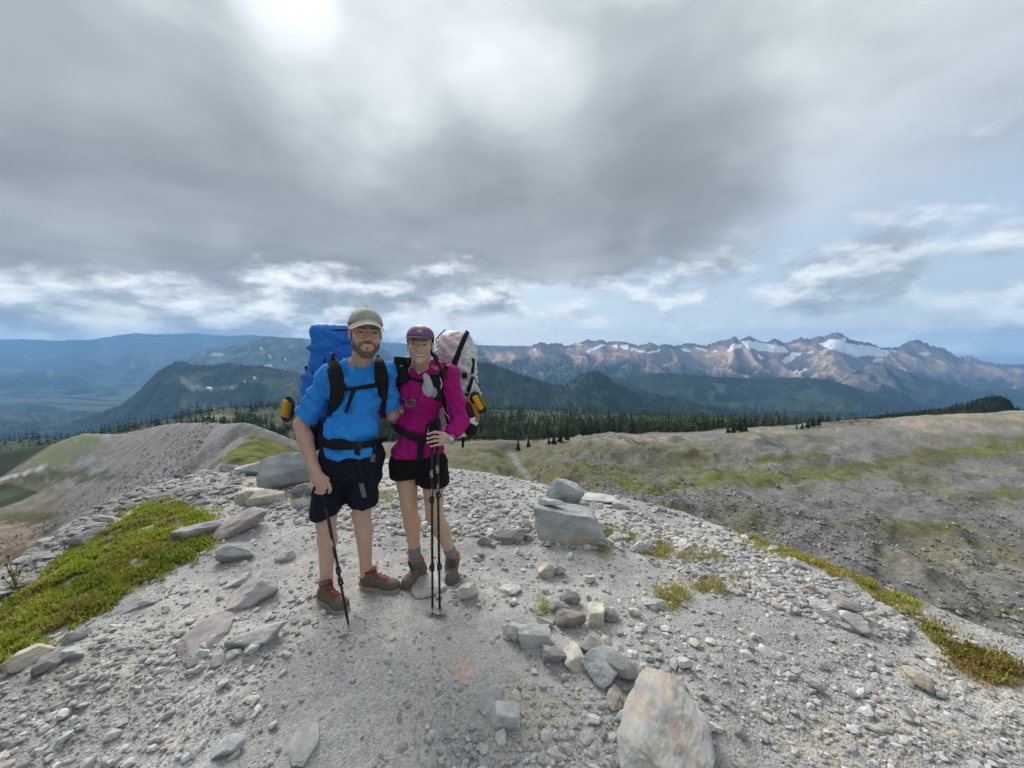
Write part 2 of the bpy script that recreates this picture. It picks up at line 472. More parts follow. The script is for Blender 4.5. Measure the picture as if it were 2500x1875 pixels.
# ------------------------------------------------------------------ mid terrain sheet (one polar sheet, 2.5 m to 1.6 km)
def build_mid():
    NC, NR = 640, 380
    th = np.radians(np.linspace(-82, 82, NC))
    rho = np.exp(np.concatenate([np.linspace(math.log(2.2), math.log(24), 50, endpoint=False), np.linspace(math.log(24), math.log(170), 250, endpoint=False), np.linspace(math.log(170), math.log(1700), NR - 300)]))
    R, TH = np.meshgrid(rho, th, indexing='ij')
    x = R * np.sin(TH); y = R * np.cos(TH)
    z = H(x, y)
    # tuck under the fine gravel patch near the camera
    r_ = x * RD[0] + y * RD[1]; s_ = x * RN[0] + y * RN[1]
    inside = sm(s_, -4.9, -4.3) * sm(s_, 4.6, 4.0) * sm(r_, 12.6, 11.8)
    z = z - 0.35 * inside
    u, v = proj(np.stack([x, y, z], -1))
    nA = fbm(x * 0.05, y * 0.05, 5, 51); nB = fbm(x * 0.35, y * 0.35, 4, 57); nC = fbm(x * 0.6, y * 0.09, 4, 61)
    grey = np.array([0.175, 0.172, 0.17]); tan = np.array([0.40, 0.33, 0.235]); olive = np.array([0.125, 0.12, 0.055]); green = np.array([0.115, 0.135, 0.030])
    brown = np.array([0.16, 0.135, 0.10]); dgreen = np.array([0.035, 0.05, 0.03])
    c = np.broadcast_to(grey, x.shape + (3,)).copy()
    c = lerp(c, np.array([0.28, 0.276, 0.268]), sm(nB + 0.5 * nC, -0.1, 0.6) * 0.7)
    c = lerp(c, np.array([0.11, 0.105, 0.10]), sm(nB - 0.5 * nA, 0.2, 0.7) * 0.6)
    # warm soil near the right skyline and lines of pale rock
    c = lerp(c, tan, sm(v + 20 * nA, 1070, 1022) * sm(u, 1950, 2200) * (0.2 + 0.45 * sm(nC, -0.2, 0.3)))
    c = lerp(c, tan * 0.95, blobm(u, v, 1560, 1078, 170, 16) * sm(nC, -0.1, 0.35) * 0.9)
    c = lerp(c, tan * 0.9, blobm(u, v, 1850, 1058, 90, 14) * 0.7 * sm(nC, -0.1, 0.3))
    c = lerp(c, np.array([0.30, 0.275, 0.225]), blobm(u, v, 2330, 1390, 190, 70) * sm(nA, -0.4, 0.3) * 0.8)
    c = lerp(c, tan * 0.75, blobm(u, v, 1850, 1140, 320, 14) * sm(nC, 0.0, 0.3) * 0.6)
    # olive turf wash over the central basin
    wash = sm(u, 2000, 1500) * sm(v, 1200, 1165) * sm(v, 1070, 1090) * sm(u, 800, 1000)
    c = lerp(c, olive, np.clip(wash * (0.7 + 0.5 * nA + 0.3 * nC), 0, 0.95))
    rag = 14 * nA + 9 * nB + 10 * nC
    g = band(u, v + rag, [(1690, 1176), (1790, 1163), (1900, 1166), (2000, 1158), (2100, 1150), (2200, 1126), (2300, 1112), (2400, 1096), (2500, 1080), (2800, 1050)], 19)
    g = np.maximum(g, band(u, v + rag * 0.6, [(1840, 1121), (1930, 1113), (2030, 1114)], 9))
    g = np.maximum(g, band(u, v + rag * 0.8, [(1400, 1132), (1440, 1145), (1520, 1172), (1600, 1190), (1680, 1180)], 17))
    g = np.maximum(g, blobm(u, v + rag, 2250, 1292, 110, 26) * 0.95)
    g = np.maximum(g, blobm(u, v + rag, 2350, 1330, 60, 14) * 0.7)
    g = np.maximum(g, blobm(u, v + rag, 2450, 1205, 60, 14) * 0.7)
    g = np.maximum(g, blobm(u, v + rag, 1650, 1240, 55, 12) * 0.8)
    g = np.maximum(g, blobm(u, v + rag, 2080, 1275, 90, 9) * 0.6)
    g = np.maximum(g, blobm(u, v + rag, 2420, 1500, 110, 10) * 0.8)
    g = np.maximum(g, blobm(u, v + rag, 1185, 1190, 40, 16) * 0.8)
    g = g * (0.62 + 0.5 * sm(nB, -0.4, 0.3)) * (R > 14)
    c = lerp(c, lerp(green, olive, sm(nA, -0.3, 0.4)), np.clip(g, 0, 1))
    # thin scattered green over scree
    c = lerp(c, olive, sm(nA + 0.6 * nC, 0.15, 0.5) * sm(u, 1300, 1500) * 0.6 * (R > 14))
    # stream gully
    gul = band(v, u, [(1098, 1246), (1130, 1262), (1160, 1285), (1200, 1320), (1235, 1345)], 9)
    c = lerp(c, np.array([0.21, 0.205, 0.2]), gul * (R > 40))
    # dark heather at the skyline
    c = lerp(c, np.array([0.07, 0.055, 0.04]), blobm(u, v, 2080, 1030, 90, 8) * sm(nC, -0.3, 0.2))
    # left side: bowl wall, apron, floor
    dw, zw, side = seg_dist(x, y, _wall)
    lw = (u < 640) & (R > 45)
    wallc = lerp(np.array([0.19, 0.186, 0.184]), np.array([0.27, 0.265, 0.26]), sm(nC, -0.3, 0.4))
    c = np.where((lw & (dw < 70))[..., None], wallc, c)
    lg = pmask(u + rag * 2.2, v + rag * 0.9, [(30, 1100), (60, 1072), (130, 1055), (210, 1050), (262, 1062), (240, 1095), (170, 1130), (113, 1140), (60, 1125)]) & lw
    c = lerp(c, np.array([0.20, 0.225, 0.105]), lg * (0.35 + 0.6 * sm(nB + nC, -0.6, 0.4)))
    ap = sm(u + rag, 230, 120) * sm(v, 1120, 1165) * (R > 20)
    c = lerp(c, lerp(np.array([0.20, 0.195, 0.19]), np.array([0.33, 0.32, 0.31]), sm(nC + 0.6 * nB, -0.4, 0.4)), sm(u, 470, 400) * sm(u + rag, 120, 230) * sm(v, 1105, 1140) * (R > 8) * (R < 110) * 0.9)
    c = lerp(c, lerp(brown, np.array([0.24, 0.22, 0.19]), sm(nC + 0.5 * nB, -0.3, 0.5)), ap * 0.9)
    c = lerp(c, np.array([0.30, 0.225, 0.17]), blobm(u, v, 40, 1335, 80, 42) * (R > 20) * 0.9)
    c = lerp(c, np.array([0.08, 0.085, 0.035]), blobm(u, v + rag * 0.6, 70, 1262, 90, 16) * (R > 20) * 0.85)
    c = lerp(c, np.array([0.07, 0.085, 0.05]), blobm(u, v + rag, 160, 1165, 150, 14) * (R > 60) * 0.8)
    fl = (u < 330) & (R > 225)
    c = np.where((fl & (dw > 25))[..., None], lerp(dgreen, np.array([0.07, 0.09, 0.05]), sm(nA, -0.2, 0.5)), c)
    st = band(u, v, [(-300, 1215), (-60, 1185), (0, 1171), (34, 1161), (60, 1156), (86, 1146), (113, 1137)], 3.2) * (R > 150)
    st = np.maximum(st, band(u, v, [(-60, 1142), (0, 1139), (30, 1138)], 3) * (R > 150))
    c = lerp(c, np.array([0.55, 0.55, 0.53]), st)
    # grassy flank of the continuing crest, trail gravel on its left
    s_w = s_ + 1.2 * pnoise(r_ * 0.08, 3.1) * sm(r_, 15, 30)
    fr = sm(r_, 13.5, 16.5) * sm(r_, 75, 62)
    onr = sm(z - near_ridge(x, y), 1.5, 0.8)
    rightf = sm(s_w + 0.4 * nB, -2.3, -1.6) * fr * (u > 330) * sm(s_w, 34, 26) * onr
    c = lerp(c, lerp(np.array([0.135, 0.15, 0.032]), np.array([0.085, 0.085, 0.03]), sm(nC + nB * 0.5, -0.1, 0.6)), rightf * 0.96)
    c = lerp(c, np.array([0.33, 0.31, 0.28]), fr * sm(s_w, -4.2, -2.8) * sm(s_w + 0.4 * nB, -1.6, -2.3) * 0.9)
    c = lerp(c, np.array([0.27, 0.25, 0.225]), fr * sm(s_w, -9.0, -3.0) * sm(s_w, -1.9, -2.4) * 0.7)
    # forest floor beyond the basin
    ff = sm(R, 175, 215) * ((u > 560) | (R > 330)) * sm(R - np.where(u > 1800, 110, 0), 175, 215)
    meadow = blobm(u, v, 530, 1018, 45, 7) + blobm(u, v, 1210, 1045, 60, 10) * 0.6 + blobm(u, v, 1700, 1060, 90, 10) * 0.5
    c = lerp(c, lerp(dgreen, np.array([0.12, 0.15, 0.06]), np.clip(meadow + 0.25 * sm(nA, 0.1, 0.6), 0, 1)), ff * 0.97)
    P = np.stack([x, y, z], -1).reshape(-1, 3)
    o = mesh_np('ground', P, grid_faces(NR, NC)[:, ::-1], M_MID, cols=c.reshape(-1, 3))
    tag(o, kind='structure')
build_mid()

def disc(name, rad, z, col, mat):
    n = 96
    a = np.linspace(0, 2 * math.pi, n, endpoint=False)
    V = np.concatenate([[[0, 0, z]], np.stack([1.4 * rad * np.cos(a), np.where(np.sin(a) > 0, rad, 0.17 * rad) * np.sin(a), np.full(n, z)], -1)])
    F = np.array([[0, 1 + i, 1 + (i + 1) % n] for i in range(n)])
    return tag(mesh_np(name, V, F, mat, cols=np.tile(col, (n + 1, 1))), kind='structure')
disc('valley_floor', 13200.0, -720.0, (0.045, 0.06, 0.035), M_FAR)

# ------------------------------------------------------------------ ranges: crest lines in the picture, set at their own distances
def range_mesh(name, sil, Y, zbase, wf, wb, amp, nsc, nc, nr, mat, colfn, jag=1.0, seed=0, power=0.9, jagsc=0.08):
    sil = np.array(sil, float)
    u = np.linspace(sil[0, 0], sil[-1, 0], nc)
    v = np.interp(u, sil[:, 0], sil[:, 1])
    vj = v + jag * fbm(u * jagsc, u * 0 + seed, 4, seed)
    Yc = Y * (1 + 0.05 * pnoise(u * 0.006, u * 0 + 3.3, seed))
    C_ = at(u, v, Yc); dj = at(u, vj, Yc)[:, 2] - C_[:, 2]
    t = np.concatenate([-np.linspace(1, 0, nr, endpoint=False) ** 1.35, np.linspace(0, 1, max(nr // 6, 6))])
    hx = C_[:, 0] / C_[:, 1]; hl = np.sqrt(1 + hx * hx)
    off = np.where(t < 0, t * wf, t * wb)
    x = C_[None, :, 0] + off[:, None] * (hx / hl)[None]
    y = C_[None, :, 1] + off[:, None] * (1 / hl)[None]
    at_ = np.abs(t)[:, None]
    pr = at_ ** power
    zc = np.maximum(C_[None, :, 2] + dj[None] * sm(at_, 0.05, 0.0), zbase + 5)
    wx = x + amp * 1.2 * pnoise(x / nsc * 0.7, y / nsc * 0.7, seed + 9); wy = y + amp * 1.2 * pnoise(x / nsc * 0.7 + 5.2, y / nsc * 0.7, seed + 10)
    rg = ridged(wx / nsc, wy / nsc * 0.6, 6, seed + 20)
    rn = np.clip(1.0 - rg / 1.55, 0, 1)
    w = sm(at_, 0.0, 0.30) * sm(at_, 1.05, 0.75)
    z = zc - (zc - zbase) * pr - amp * w * rn
    P = np.stack([x, y, z], -1)
    uu, vv = proj(P)
    c = colfn(uu, vv, x, y, z, t[:, None] + 0 * z, rn)
    o = mesh_np(name, P.reshape(-1, 3), grid_faces(len(t), nc)[:, ::-1], mat, cols=c.reshape(-1, 3))
    tag(o, kind='structure')
    return P, c

def c_far(col):
    def f(u, v, x, y, z, t, rn):
        n = fbm(x / 1500, y / 1500, 4, 71)
        return lerp(np.array(col), np.array(col) * 1.5, sm(n, -0.2, 0.6))
    return f

range_mesh('far_range', [(-400, 838), (150, 836), (230, 828), (290, 818), (330, 813), (380, 816), (420, 815), (470, 813), (520, 818), (560, 820), (610, 817), (660, 822), (700, 824), (800, 830), (870, 836), (920, 834), (960, 837), (1040, 841), (1130, 838), (1180, 843), (1300, 845), (1500, 846)],
           12600, -700, 2400, 500, 260, 1500, 300, 16, M_FAR, c_far((0.05, 0.07, 0.06)), 1.0, 2)
range_mesh('blue_range', [(-500, 840), (-200, 836), (0, 829), (60, 828), (140, 832), (190, 829), (240, 830), (265, 843), (330, 836), (390, 833), (450, 840), (486, 834), (495, 829), (515, 836), (580, 829), (600, 835), (650, 845), (760, 860), (900, 868), (1100, 872)],
           11500, -700, 2800, 900, 330, 2200, 300, 20, M_FAR, c_far((0.05, 0.065, 0.05)), 1.3, 4)

def c_slide(u, v, x, y, z, t, rn):
    n = fbm(x / 420, y / 420, 5, 73)
    c = lerp(np.array((0.032, 0.05, 0.034)), np.array((0.06, 0.075, 0.05)), sm(n, -0.2, 0.6))
    sl = np.zeros_like(u)
    for cu, cv, a, b in ((325, 888, 5, 10), (355, 900, 4, 9), (368, 902, 4, 8), (137, 926, 5, 3), (120, 915, 10, 12)):
        sl = np.maximum(sl, blobm(u + 3 * n, v, cu, cv, a, b))
    return lerp(c, np.array((0.22, 0.22, 0.2)), sl * 0.6)

range_mesh('forested_range', [(-500, 905), (-200, 885), (0, 868), (100, 878), (150, 868), (180, 862), (215, 859), (260, 864), (290, 868), (310, 862), (360, 862), (380, 868), (460, 870), (560, 890), (700, 910), (900, 930)],
           9800, -690, 3400, 1600, 350, 1100, 360, 50, M_HILL, c_slide, 1.3, 6)
range_mesh('valley_ridge', [(-600, 915), (-300, 905), (-100, 908), (0, 918), (60, 908), (120, 903), (180, 912), (240, 928), (330, 955), (430, 985), (520, 1010)], 7000, -700, 2300, 1500, 260, 700, 260, 40, M_HILL, c_slide, 1.6, 31)
range_mesh('valley_ridge', [(-600, 975), (-300, 968), (-100, 975), (0, 985), (90, 982), (160, 998), (250, 1020), (340, 1040)], 4300, -700, 1400, 900, 170, 450, 260, 40, M_HILL, c_slide, 1.6, 33)

def c_sub(u, v, x, y, z, t, rn):
    n = fbm(x / 260, y / 260, 5, 75); n2 = fbm(x / 90, y / 160, 4, 77)
    c = lerp(np.array((0.045, 0.065, 0.042)), np.array((0.10, 0.115, 0.075)), sm(n, -0.2, 0.5))
    c = lerp(c, np.array((0.24, 0.24, 0.22)), sm(n2 + 0.4 * n, 0.25, 0.6) * sm(v, 900, 850) * 0.7)
    sn = blobm(u, v, 638, 851, 5, 2.2) + blobm(u, v, 660, 870, 8, 1.6) + blobm(u, v, 700, 878, 9, 1.6) + blobm(u, v, 655, 893, 10, 2) + blobm(u, v, 530, 865, 16, 5) * 0.35
    return lerp(c, np.array((0.75, 0.77, 0.8)), np.clip(sn, 0, 1))

range_mesh('subalpine_ridge', [(380, 905), (440, 876), (490, 857), (530, 847), (560, 846), (600, 838), (625, 828), (640, 823), (655, 820), (680, 824), (700, 825), (740, 826), (790, 834), (850, 846), (930, 848), (945, 856), (970, 876), (1040, 890), (1150, 905)],
           6800, -700, 3000, 2000, 300, 800, 360, 55, M_HILL, c_sub, 1.6, 8)

def c_mt(u, v, x, y, z, t, rn):
    n = fbm(x / 380, y / 380, 6, 81); n2 = fbm(x / 90, y / 190, 5, 83)
    rock = lerp(np.array((0.40, 0.27, 0.195)), np.array((0.56, 0.42, 0.32)), sm(n2, -0.3, 0.5))
    rock = lerp(rock, np.array((0.18, 0.15, 0.155)), sm(rn, 0.22, 0.5) * 0.8)  # grey-purple rock in the gullies, with their shade put into the colour
    top = np.interp(u, M_SIL[:, 0], M_SIL[:, 1])
    rock = lerp(rock, np.array((0.16, 0.14, 0.15)), sm(v - top, 16, 3) * (0.6 + 0.4 * sm(n, -0.3, 0.3)))
    tl = np.interp(u, [1100, 1250, 1400, 1500, 1700, 1900, 2050, 2150, 2300, 2500, 2700], [848, 872, 876, 880, 895, 905, 920, 925, 915, 925, 940])
    forest = lerp(np.array((0.03, 0.048, 0.036)), np.array((0.055, 0.072, 0.05)), sm(n, -0.3, 0.4))
    fm = sm(v - tl + 26 * n + 16 * n2 - 8 * (1 - rn), -6, 12)
    c = lerp(rock, forest, fm * 0.95)
    c = lerp(c, np.array((0.36, 0.30, 0.25)), fm * sm(n2 - 0.25 * rn, 0.22, 0.5) * sm(v, 950, 880) * 0.7)
    Z6 = lambda L: [(1740 + a * 0.3436, 780 + b * 0.3436) for a, b in L]
    Z5 = lambda L: [(1100 + a * 0.3436, 780 + b * 0.3436) for a, b in L]
    j = 2.2 * n2 + 1.5 * n
    sn = np.zeros(u.shape, bool)
    for pl in (Z6([(195, 150), (240, 152), (310, 158), (380, 172), (500, 195), (538, 235), (470, 228), (420, 232), (350, 222), (260, 208), (230, 180)]),
               Z6([(750, 168), (830, 145), (905, 142), (940, 168), (1030, 185), (1090, 185), (1150, 200), (1248, 228), (1235, 262), (1180, 268), (1110, 248), (1050, 262), (960, 245), (900, 225), (820, 200)]),
               Z6([(95, 215), (150, 175), (205, 180), (190, 205), (120, 228)]),
               Z6([(488, 285), (545, 262), (560, 235), (650, 242), (590, 270), (560, 300), (510, 312)]),
               Z6([(610, 378), (665, 352), (668, 362), (620, 386)]), Z6([(575, 370), (600, 355), (606, 366), (582, 380)]),
               Z6([(1450, 232), (1520, 234), (1552, 248), (1500, 254)]), Z6([(1250, 215), (1305, 225), (1300, 232)]), Z6([(670, 232), (715, 222), (712, 235), (680, 242)]),
               Z6([(320, 250), (365, 285), (350, 290)]), Z6([(915, 130), (935, 128), (950, 150), (935, 155)]), Z6([(1120, 290), (1200, 280), (1210, 292), (1150, 300)]),
               Z5([(965, 225), (1010, 195), (1090, 180), (1100, 190), (1030, 212), (985, 240)]), Z5([(1150, 185), (1180, 180), (1183, 205)]), Z5([(1205, 180), (1260, 185), (1262, 208), (1230, 210)]),
               Z5([(1305, 205), (1360, 225), (1378, 215), (1375, 238), (1330, 235)]), Z5([(1390, 235), (1480, 213), (1484, 222), (1420, 245)]), Z5([(1640, 205), (1690, 215), (1710, 232), (1660, 222)]),
               Z5([(1740, 200), (1800, 212), (1825, 230), (1780, 222)]), Z5([(590, 210), (605, 210), (600, 222)]), Z5([(880, 180), (945, 178), (900, 190)]), Z5([(1280, 205), (1305, 208), (1300, 220), (1280, 218)]), Z5([(1870, 225), (1895, 223), (1885, 235)])):
        sn |= pmask(u + j, v + j, pl) | pmask(u + j + 1.6, v + j - 0.8, pl) | pmask(u + j - 1.6, v + j + 0.8, pl)
    c = np.where(sn[..., None], np.array((0.90, 0.91, 0.92)), c)
    return c

M_SIL = np.array([(1000, 868), (1100, 852), (1169, 845), (1200, 845), (1217, 850), (1245, 850), (1268, 844), (1292, 847), (1320, 835), (1337, 840), (1361, 837), (1382, 844), (1406, 840), (1435, 829), (1450, 833), (1469, 829), (1481, 835), (1509, 833), (1540, 838), (1560, 844), (1586, 836), (1608, 844), (1624, 839), (1646, 845), (1677, 838), (1698, 840), (1725, 844), (1753, 833), (1782, 828), (1792, 821), (1806, 830), (1829, 820), (1853, 832), (1871, 836), (1893, 826), (1912, 837), (1929, 835), (1955, 824), (1977, 828), (1996, 821), (2011, 822), (2025, 816), (2039, 811), (2056, 814), (2073, 828), (2094, 833), (2128, 838), (2149, 849), (2190, 848), (2221, 832), (2242, 829), (2273, 844), (2307, 851), (2338, 873), (2369, 867), (2393, 881), (2424, 886), (2462, 890), (2500, 890), (2600, 898), (2800, 915)], float)
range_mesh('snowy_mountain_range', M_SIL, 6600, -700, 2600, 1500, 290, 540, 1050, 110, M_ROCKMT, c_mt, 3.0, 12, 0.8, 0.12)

def c_spur(u, v, x, y, z, t, rn):
    n = fbm(x / 200, y / 200, 5, 85)
    c = lerp(np.array((0.032, 0.05, 0.036)), np.array((0.06, 0.075, 0.05)), sm(n, -0.3, 0.4))
    return lerp(c, np.array((0.30, 0.25, 0.21)), sm(u + 40 * n, 2260, 2170) * sm(n, -0.5, 0.1) * 0.85)
range_mesh('blue_spur', [(1950, 960), (2030, 935), (2090, 905), (2130, 890), (2159, 885), (2204, 903), (2238, 916), (2307, 935), (2369, 945), (2410, 941), (2462, 948), (2500, 957), (2600, 970), (2800, 985)],
           4700, -700, 1800, 1000, 190, 500, 300, 45, M_HILL, c_spur, 1.2, 14)

def c_forest(lo, hi, extra=None):
    def f(u, v, x, y, z, t, rn):
        n = fbm(x / 160, y / 160, 5, 87)
        c = lerp(np.array(lo), np.array(hi), sm(n, -0.2, 0.6))
        return extra(c, u, v, n) if extra else c
    return f

def ex_r2(c, u, v, n):
    m = blobm(u + 20 * n, v + 10 * n, 1985, 965, 26, 26) * 0.5 + blobm(u + 15 * n, v + 8 * n, 1762, 948, 14, 12) * 0.8 + blobm(u + 15 * n, v + 8 * n, 2050, 975, 40, 16) * 0.25
    return lerp(c, np.array((0.12, 0.15, 0.10)), np.clip(m, 0, 1))
SIL_R2 = [(1300, 990), (1420, 940), (1480, 922), (1560, 918), (1610, 910), (1700, 916), (1760, 921), (1850, 924), (1877, 924), (1946, 921), (2032, 929), (2084, 945), (2118, 957), (2170, 955), (2204, 960), (2249, 985), (2330, 1005), (2500, 1030)]
P_R2, _ = range_mesh('forest_ridge', SIL_R2, 3700, -700, 1900, 1200, 130, 500, 380, 55, M_HILL, c_forest((0.022, 0.04, 0.025), (0.045, 0.062, 0.036), ex_r2), 0.8, 16)
SIL_R1 = [(880, 945), (960, 930), (1040, 905), (1100, 893), (1150, 887), (1175, 885), (1195, 887), (1240, 903), (1300, 924), (1350, 940), (1380, 940), (1408, 922), (1430, 908), (1460, 907), (1475, 914), (1500, 935), (1560, 955), (1650, 975), (1780, 1000), (1950, 1030), (2100, 1045)]
P_R1, _ = range_mesh('wooded_hill', SIL_R1, 2400, -420, 1150, 800, 90, 330, 380, 55, M_HILL, c_forest((0.02, 0.036, 0.022), (0.045, 0.06, 0.035)), 0.8, 18)

def ex_l5(c, u, v, n):
    rock = blobm(u + 14 * n, v + 6 * n, 470, 935, 30, 18) * 0.5 + band(u, v + 5 * n, [(440, 925), (470, 945), (500, 953), (560, 945), (580, 938)], 7) * 0.75 + blobm(u + 8 * n, v, 400, 930, 8, 6) * 0.4
    c = lerp(c, np.array((0.20, 0.21, 0.17)), np.clip(rock, 0, 1))
    meadow = blobm(u + 20 * n, v + 10 * n, 700, 960, 60, 40) * 0.5 + blobm(u + 20 * n, v + 10 * n, 640, 930, 40, 10) * 0.4
    c = lerp(c, np.array((0.10, 0.12, 0.07)), np.clip(meadow, 0, 1))
    sn = blobm(u, v, 511, 947, 7, 2.2) + blobm(u, v, 565, 945, 4, 1.6) + blobm(u, v, 622, 922, 5, 2.2) + blobm(u, v, 598, 931, 3, 1.5)
    return lerp(c, np.array((0.8, 0.82, 0.84)), np.clip(sn, 0, 1))
SIL_L5 = [(-500, 1190), (-200, 1120), (60, 1075), (175, 1032), (230, 1012), (300, 988), (330, 962), (380, 912), (405, 895), (425, 886), (440, 881), (456, 884), (470, 891), (510, 893), (545, 887), (560, 884), (600, 892), (640, 893), (700, 905), (760, 915), (850, 922), (960, 932), (1100, 960)]
P_L5, _ = range_mesh('rocky_wooded_hill', SIL_L5, 3000, -600, 1500, 900, 140, 420, 400, 65, M_HILL, c_forest((0.028, 0.042, 0.028), (0.05, 0.068, 0.04), ex_l5), 1.2, 22)
SIL_R0 = [(1950, 1040), (2050, 1030), (2101, 1022), (2152, 1012), (2221, 1006), (2290, 998), (2341, 988), (2376, 978), (2410, 968), (2444, 966), (2465, 978), (2479, 998), (2500, 1002), (2600, 1012), (2800, 1020)]
P_R0, _ = range_mesh('tree_covered_knoll', SIL_R0, 480, -140, 190, 150, 14, 60, 220, 40, M_HILL, c_forest((0.018, 0.028, 0.016), (0.035, 0.05, 0.025)), 0.8, 24)

# ------------------------------------------------------------------ haze: one closed box of pale air
def haze_box():
    x0, x1, y0, y1, z0, z1 = -20000, 20000, -3000, 13600, -760, 560
    V = np.array([(x, y, z) for z in (z0, z1) for y in (y0, y1) for x in (x0, x1)], float)
    F = np.array([(0, 2, 3, 1), (4, 5, 7, 6), (0, 1, 5, 4), (1, 3, 7, 5), (3, 2, 6, 7), (2, 0, 4, 6)])
    m = bpy.data.materials.new('haze_air'); m.use_nodes = True
    nt = m.node_tree; nt.nodes.clear()
    pv = nd(nt, 'ShaderNodeVolumePrincipled', {'Color': (0.26, 0.54, 0.95, 1.0), 'Density': 6.3e-5, 'Anisotropy': 0.1})
    out = nd(nt, 'ShaderNodeOutputMaterial'); nt.links.new(pv.outputs[0], out.inputs['Volume'])
    o = mesh_np('haze', V, F, m, smooth=False)
    tag(o, kind='stuff')
haze_box()
# ================================================================== gravel crest, rocks, stones, moss
Z7 = lambda L: [(a * 0.4069, 1200 + b * 0.4069) for a, b in L]
Z8 = lambda L: [(1600 + a * 0.4069, 1200 + b * 0.4069) for a, b in L]
Z9 = lambda L: [(1200 + a * 0.3165, 1150 + b * 0.3165) for a, b in L]
bx4 = lambda a, b, c, d: [(a, b + (d - b) * .3), (a + (c - a) * .3, b), (c - (c - a) * .2, b + (d - b) * .1), (c, b + (d - b) * .5), (c - (c - a) * .15, d - (d - b) * .1), (a + (c - a) * .4, d), (a + (c - a) * .1, d - (d - b) * .2)]
MOSS_L = Z7([(-300, 960), (-100, 830), (0, 745), (200, 600), (420, 390), (690, 220), (820, 120), (950, 75), (1080, 100), (1330, 160), (1230, 190), (1150, 210), (1090, 265), (1110, 290), (1320, 268), (1300, 295), (1180, 365), (1030, 450), (800, 560), (600, 700), (400, 810), (270, 900), (100, 970), (0, 1045), (-100, 1110), (-300, 1220)])
MOSS_R = Z8([(440, 205), (560, 235), (640, 262), (720, 255), (800, 280), (900, 340), (1000, 395), (1150, 465), (1280, 525), (1400, 595), (1520, 665), (1600, 720), (1560, 740), (1450, 690), (1300, 610), (1180, 565), (1050, 505), (930, 445), (800, 395), (700, 350), (620, 325), (550, 285), (480, 250)])
MOSS_R2 = Z8([(1570, 830), (1640, 800), (1740, 870), (1860, 930), (1950, 970), (2050, 1020), (2250, 1120), (2400, 1200), (2400, 1280), (2212, 1195), (2080, 1140), (1950, 1100), (1850, 1040), (1750, 960), (1650, 905)])
GRASS = [(bx4(1577, 1330, 1645, 1364), 'sparse green grass patch beside the pale stones right of the big boulder', 260),
         (bx4(1640, 1346, 1785, 1369), 'thin yellow green grass strip running towards the mossy crest edge', 330),
         (bx4(1603, 1420, 1677, 1484), 'dry olive grass patch with pebbles showing through, nearest the stone field', 420),
         (bx4(1690, 1411, 1840, 1446), 'long dry grass patch lying across the field of pale stones', 420),
         (bx4(1438, 1294, 1498, 1322), 'dark green tuft against the right foot of the big boulder', 260),
         (bx4(1520, 1306, 1560, 1328), 'small olive grass clump between the flat stones right of the boulder', 130),
         (bx4(1450, 1338, 1488, 1354), 'tiny dry grass clump in front of the big boulder', 90),
         (bx4(1315, 1458, 1344, 1494), 'small green grass tuft among the cluster of angular rocks', 90),
         (bx4(640, 1174, 690, 1203), 'green turf at the foot of the large rounded boulder', 200),
         (bx4(712, 1208, 734, 1232), 'little grass tuft beside the white wedge stone left of the man', 80),
         (bx4(752, 1216, 778, 1244), 'dark grass tuft behind the shorts of the man in blue', 90),
         (bx4(912, 1204, 966, 1232), 'olive grass between the two hikers, behind their knees', 240)]
RIM = Z8([(430, 230), (620, 330), (820, 420), (1000, 520), (1200, 620), (1500, 760), (1500, 900), (1250, 860), (900, 750), (560, 640), (200, 520), (60, 420), (300, 330)])

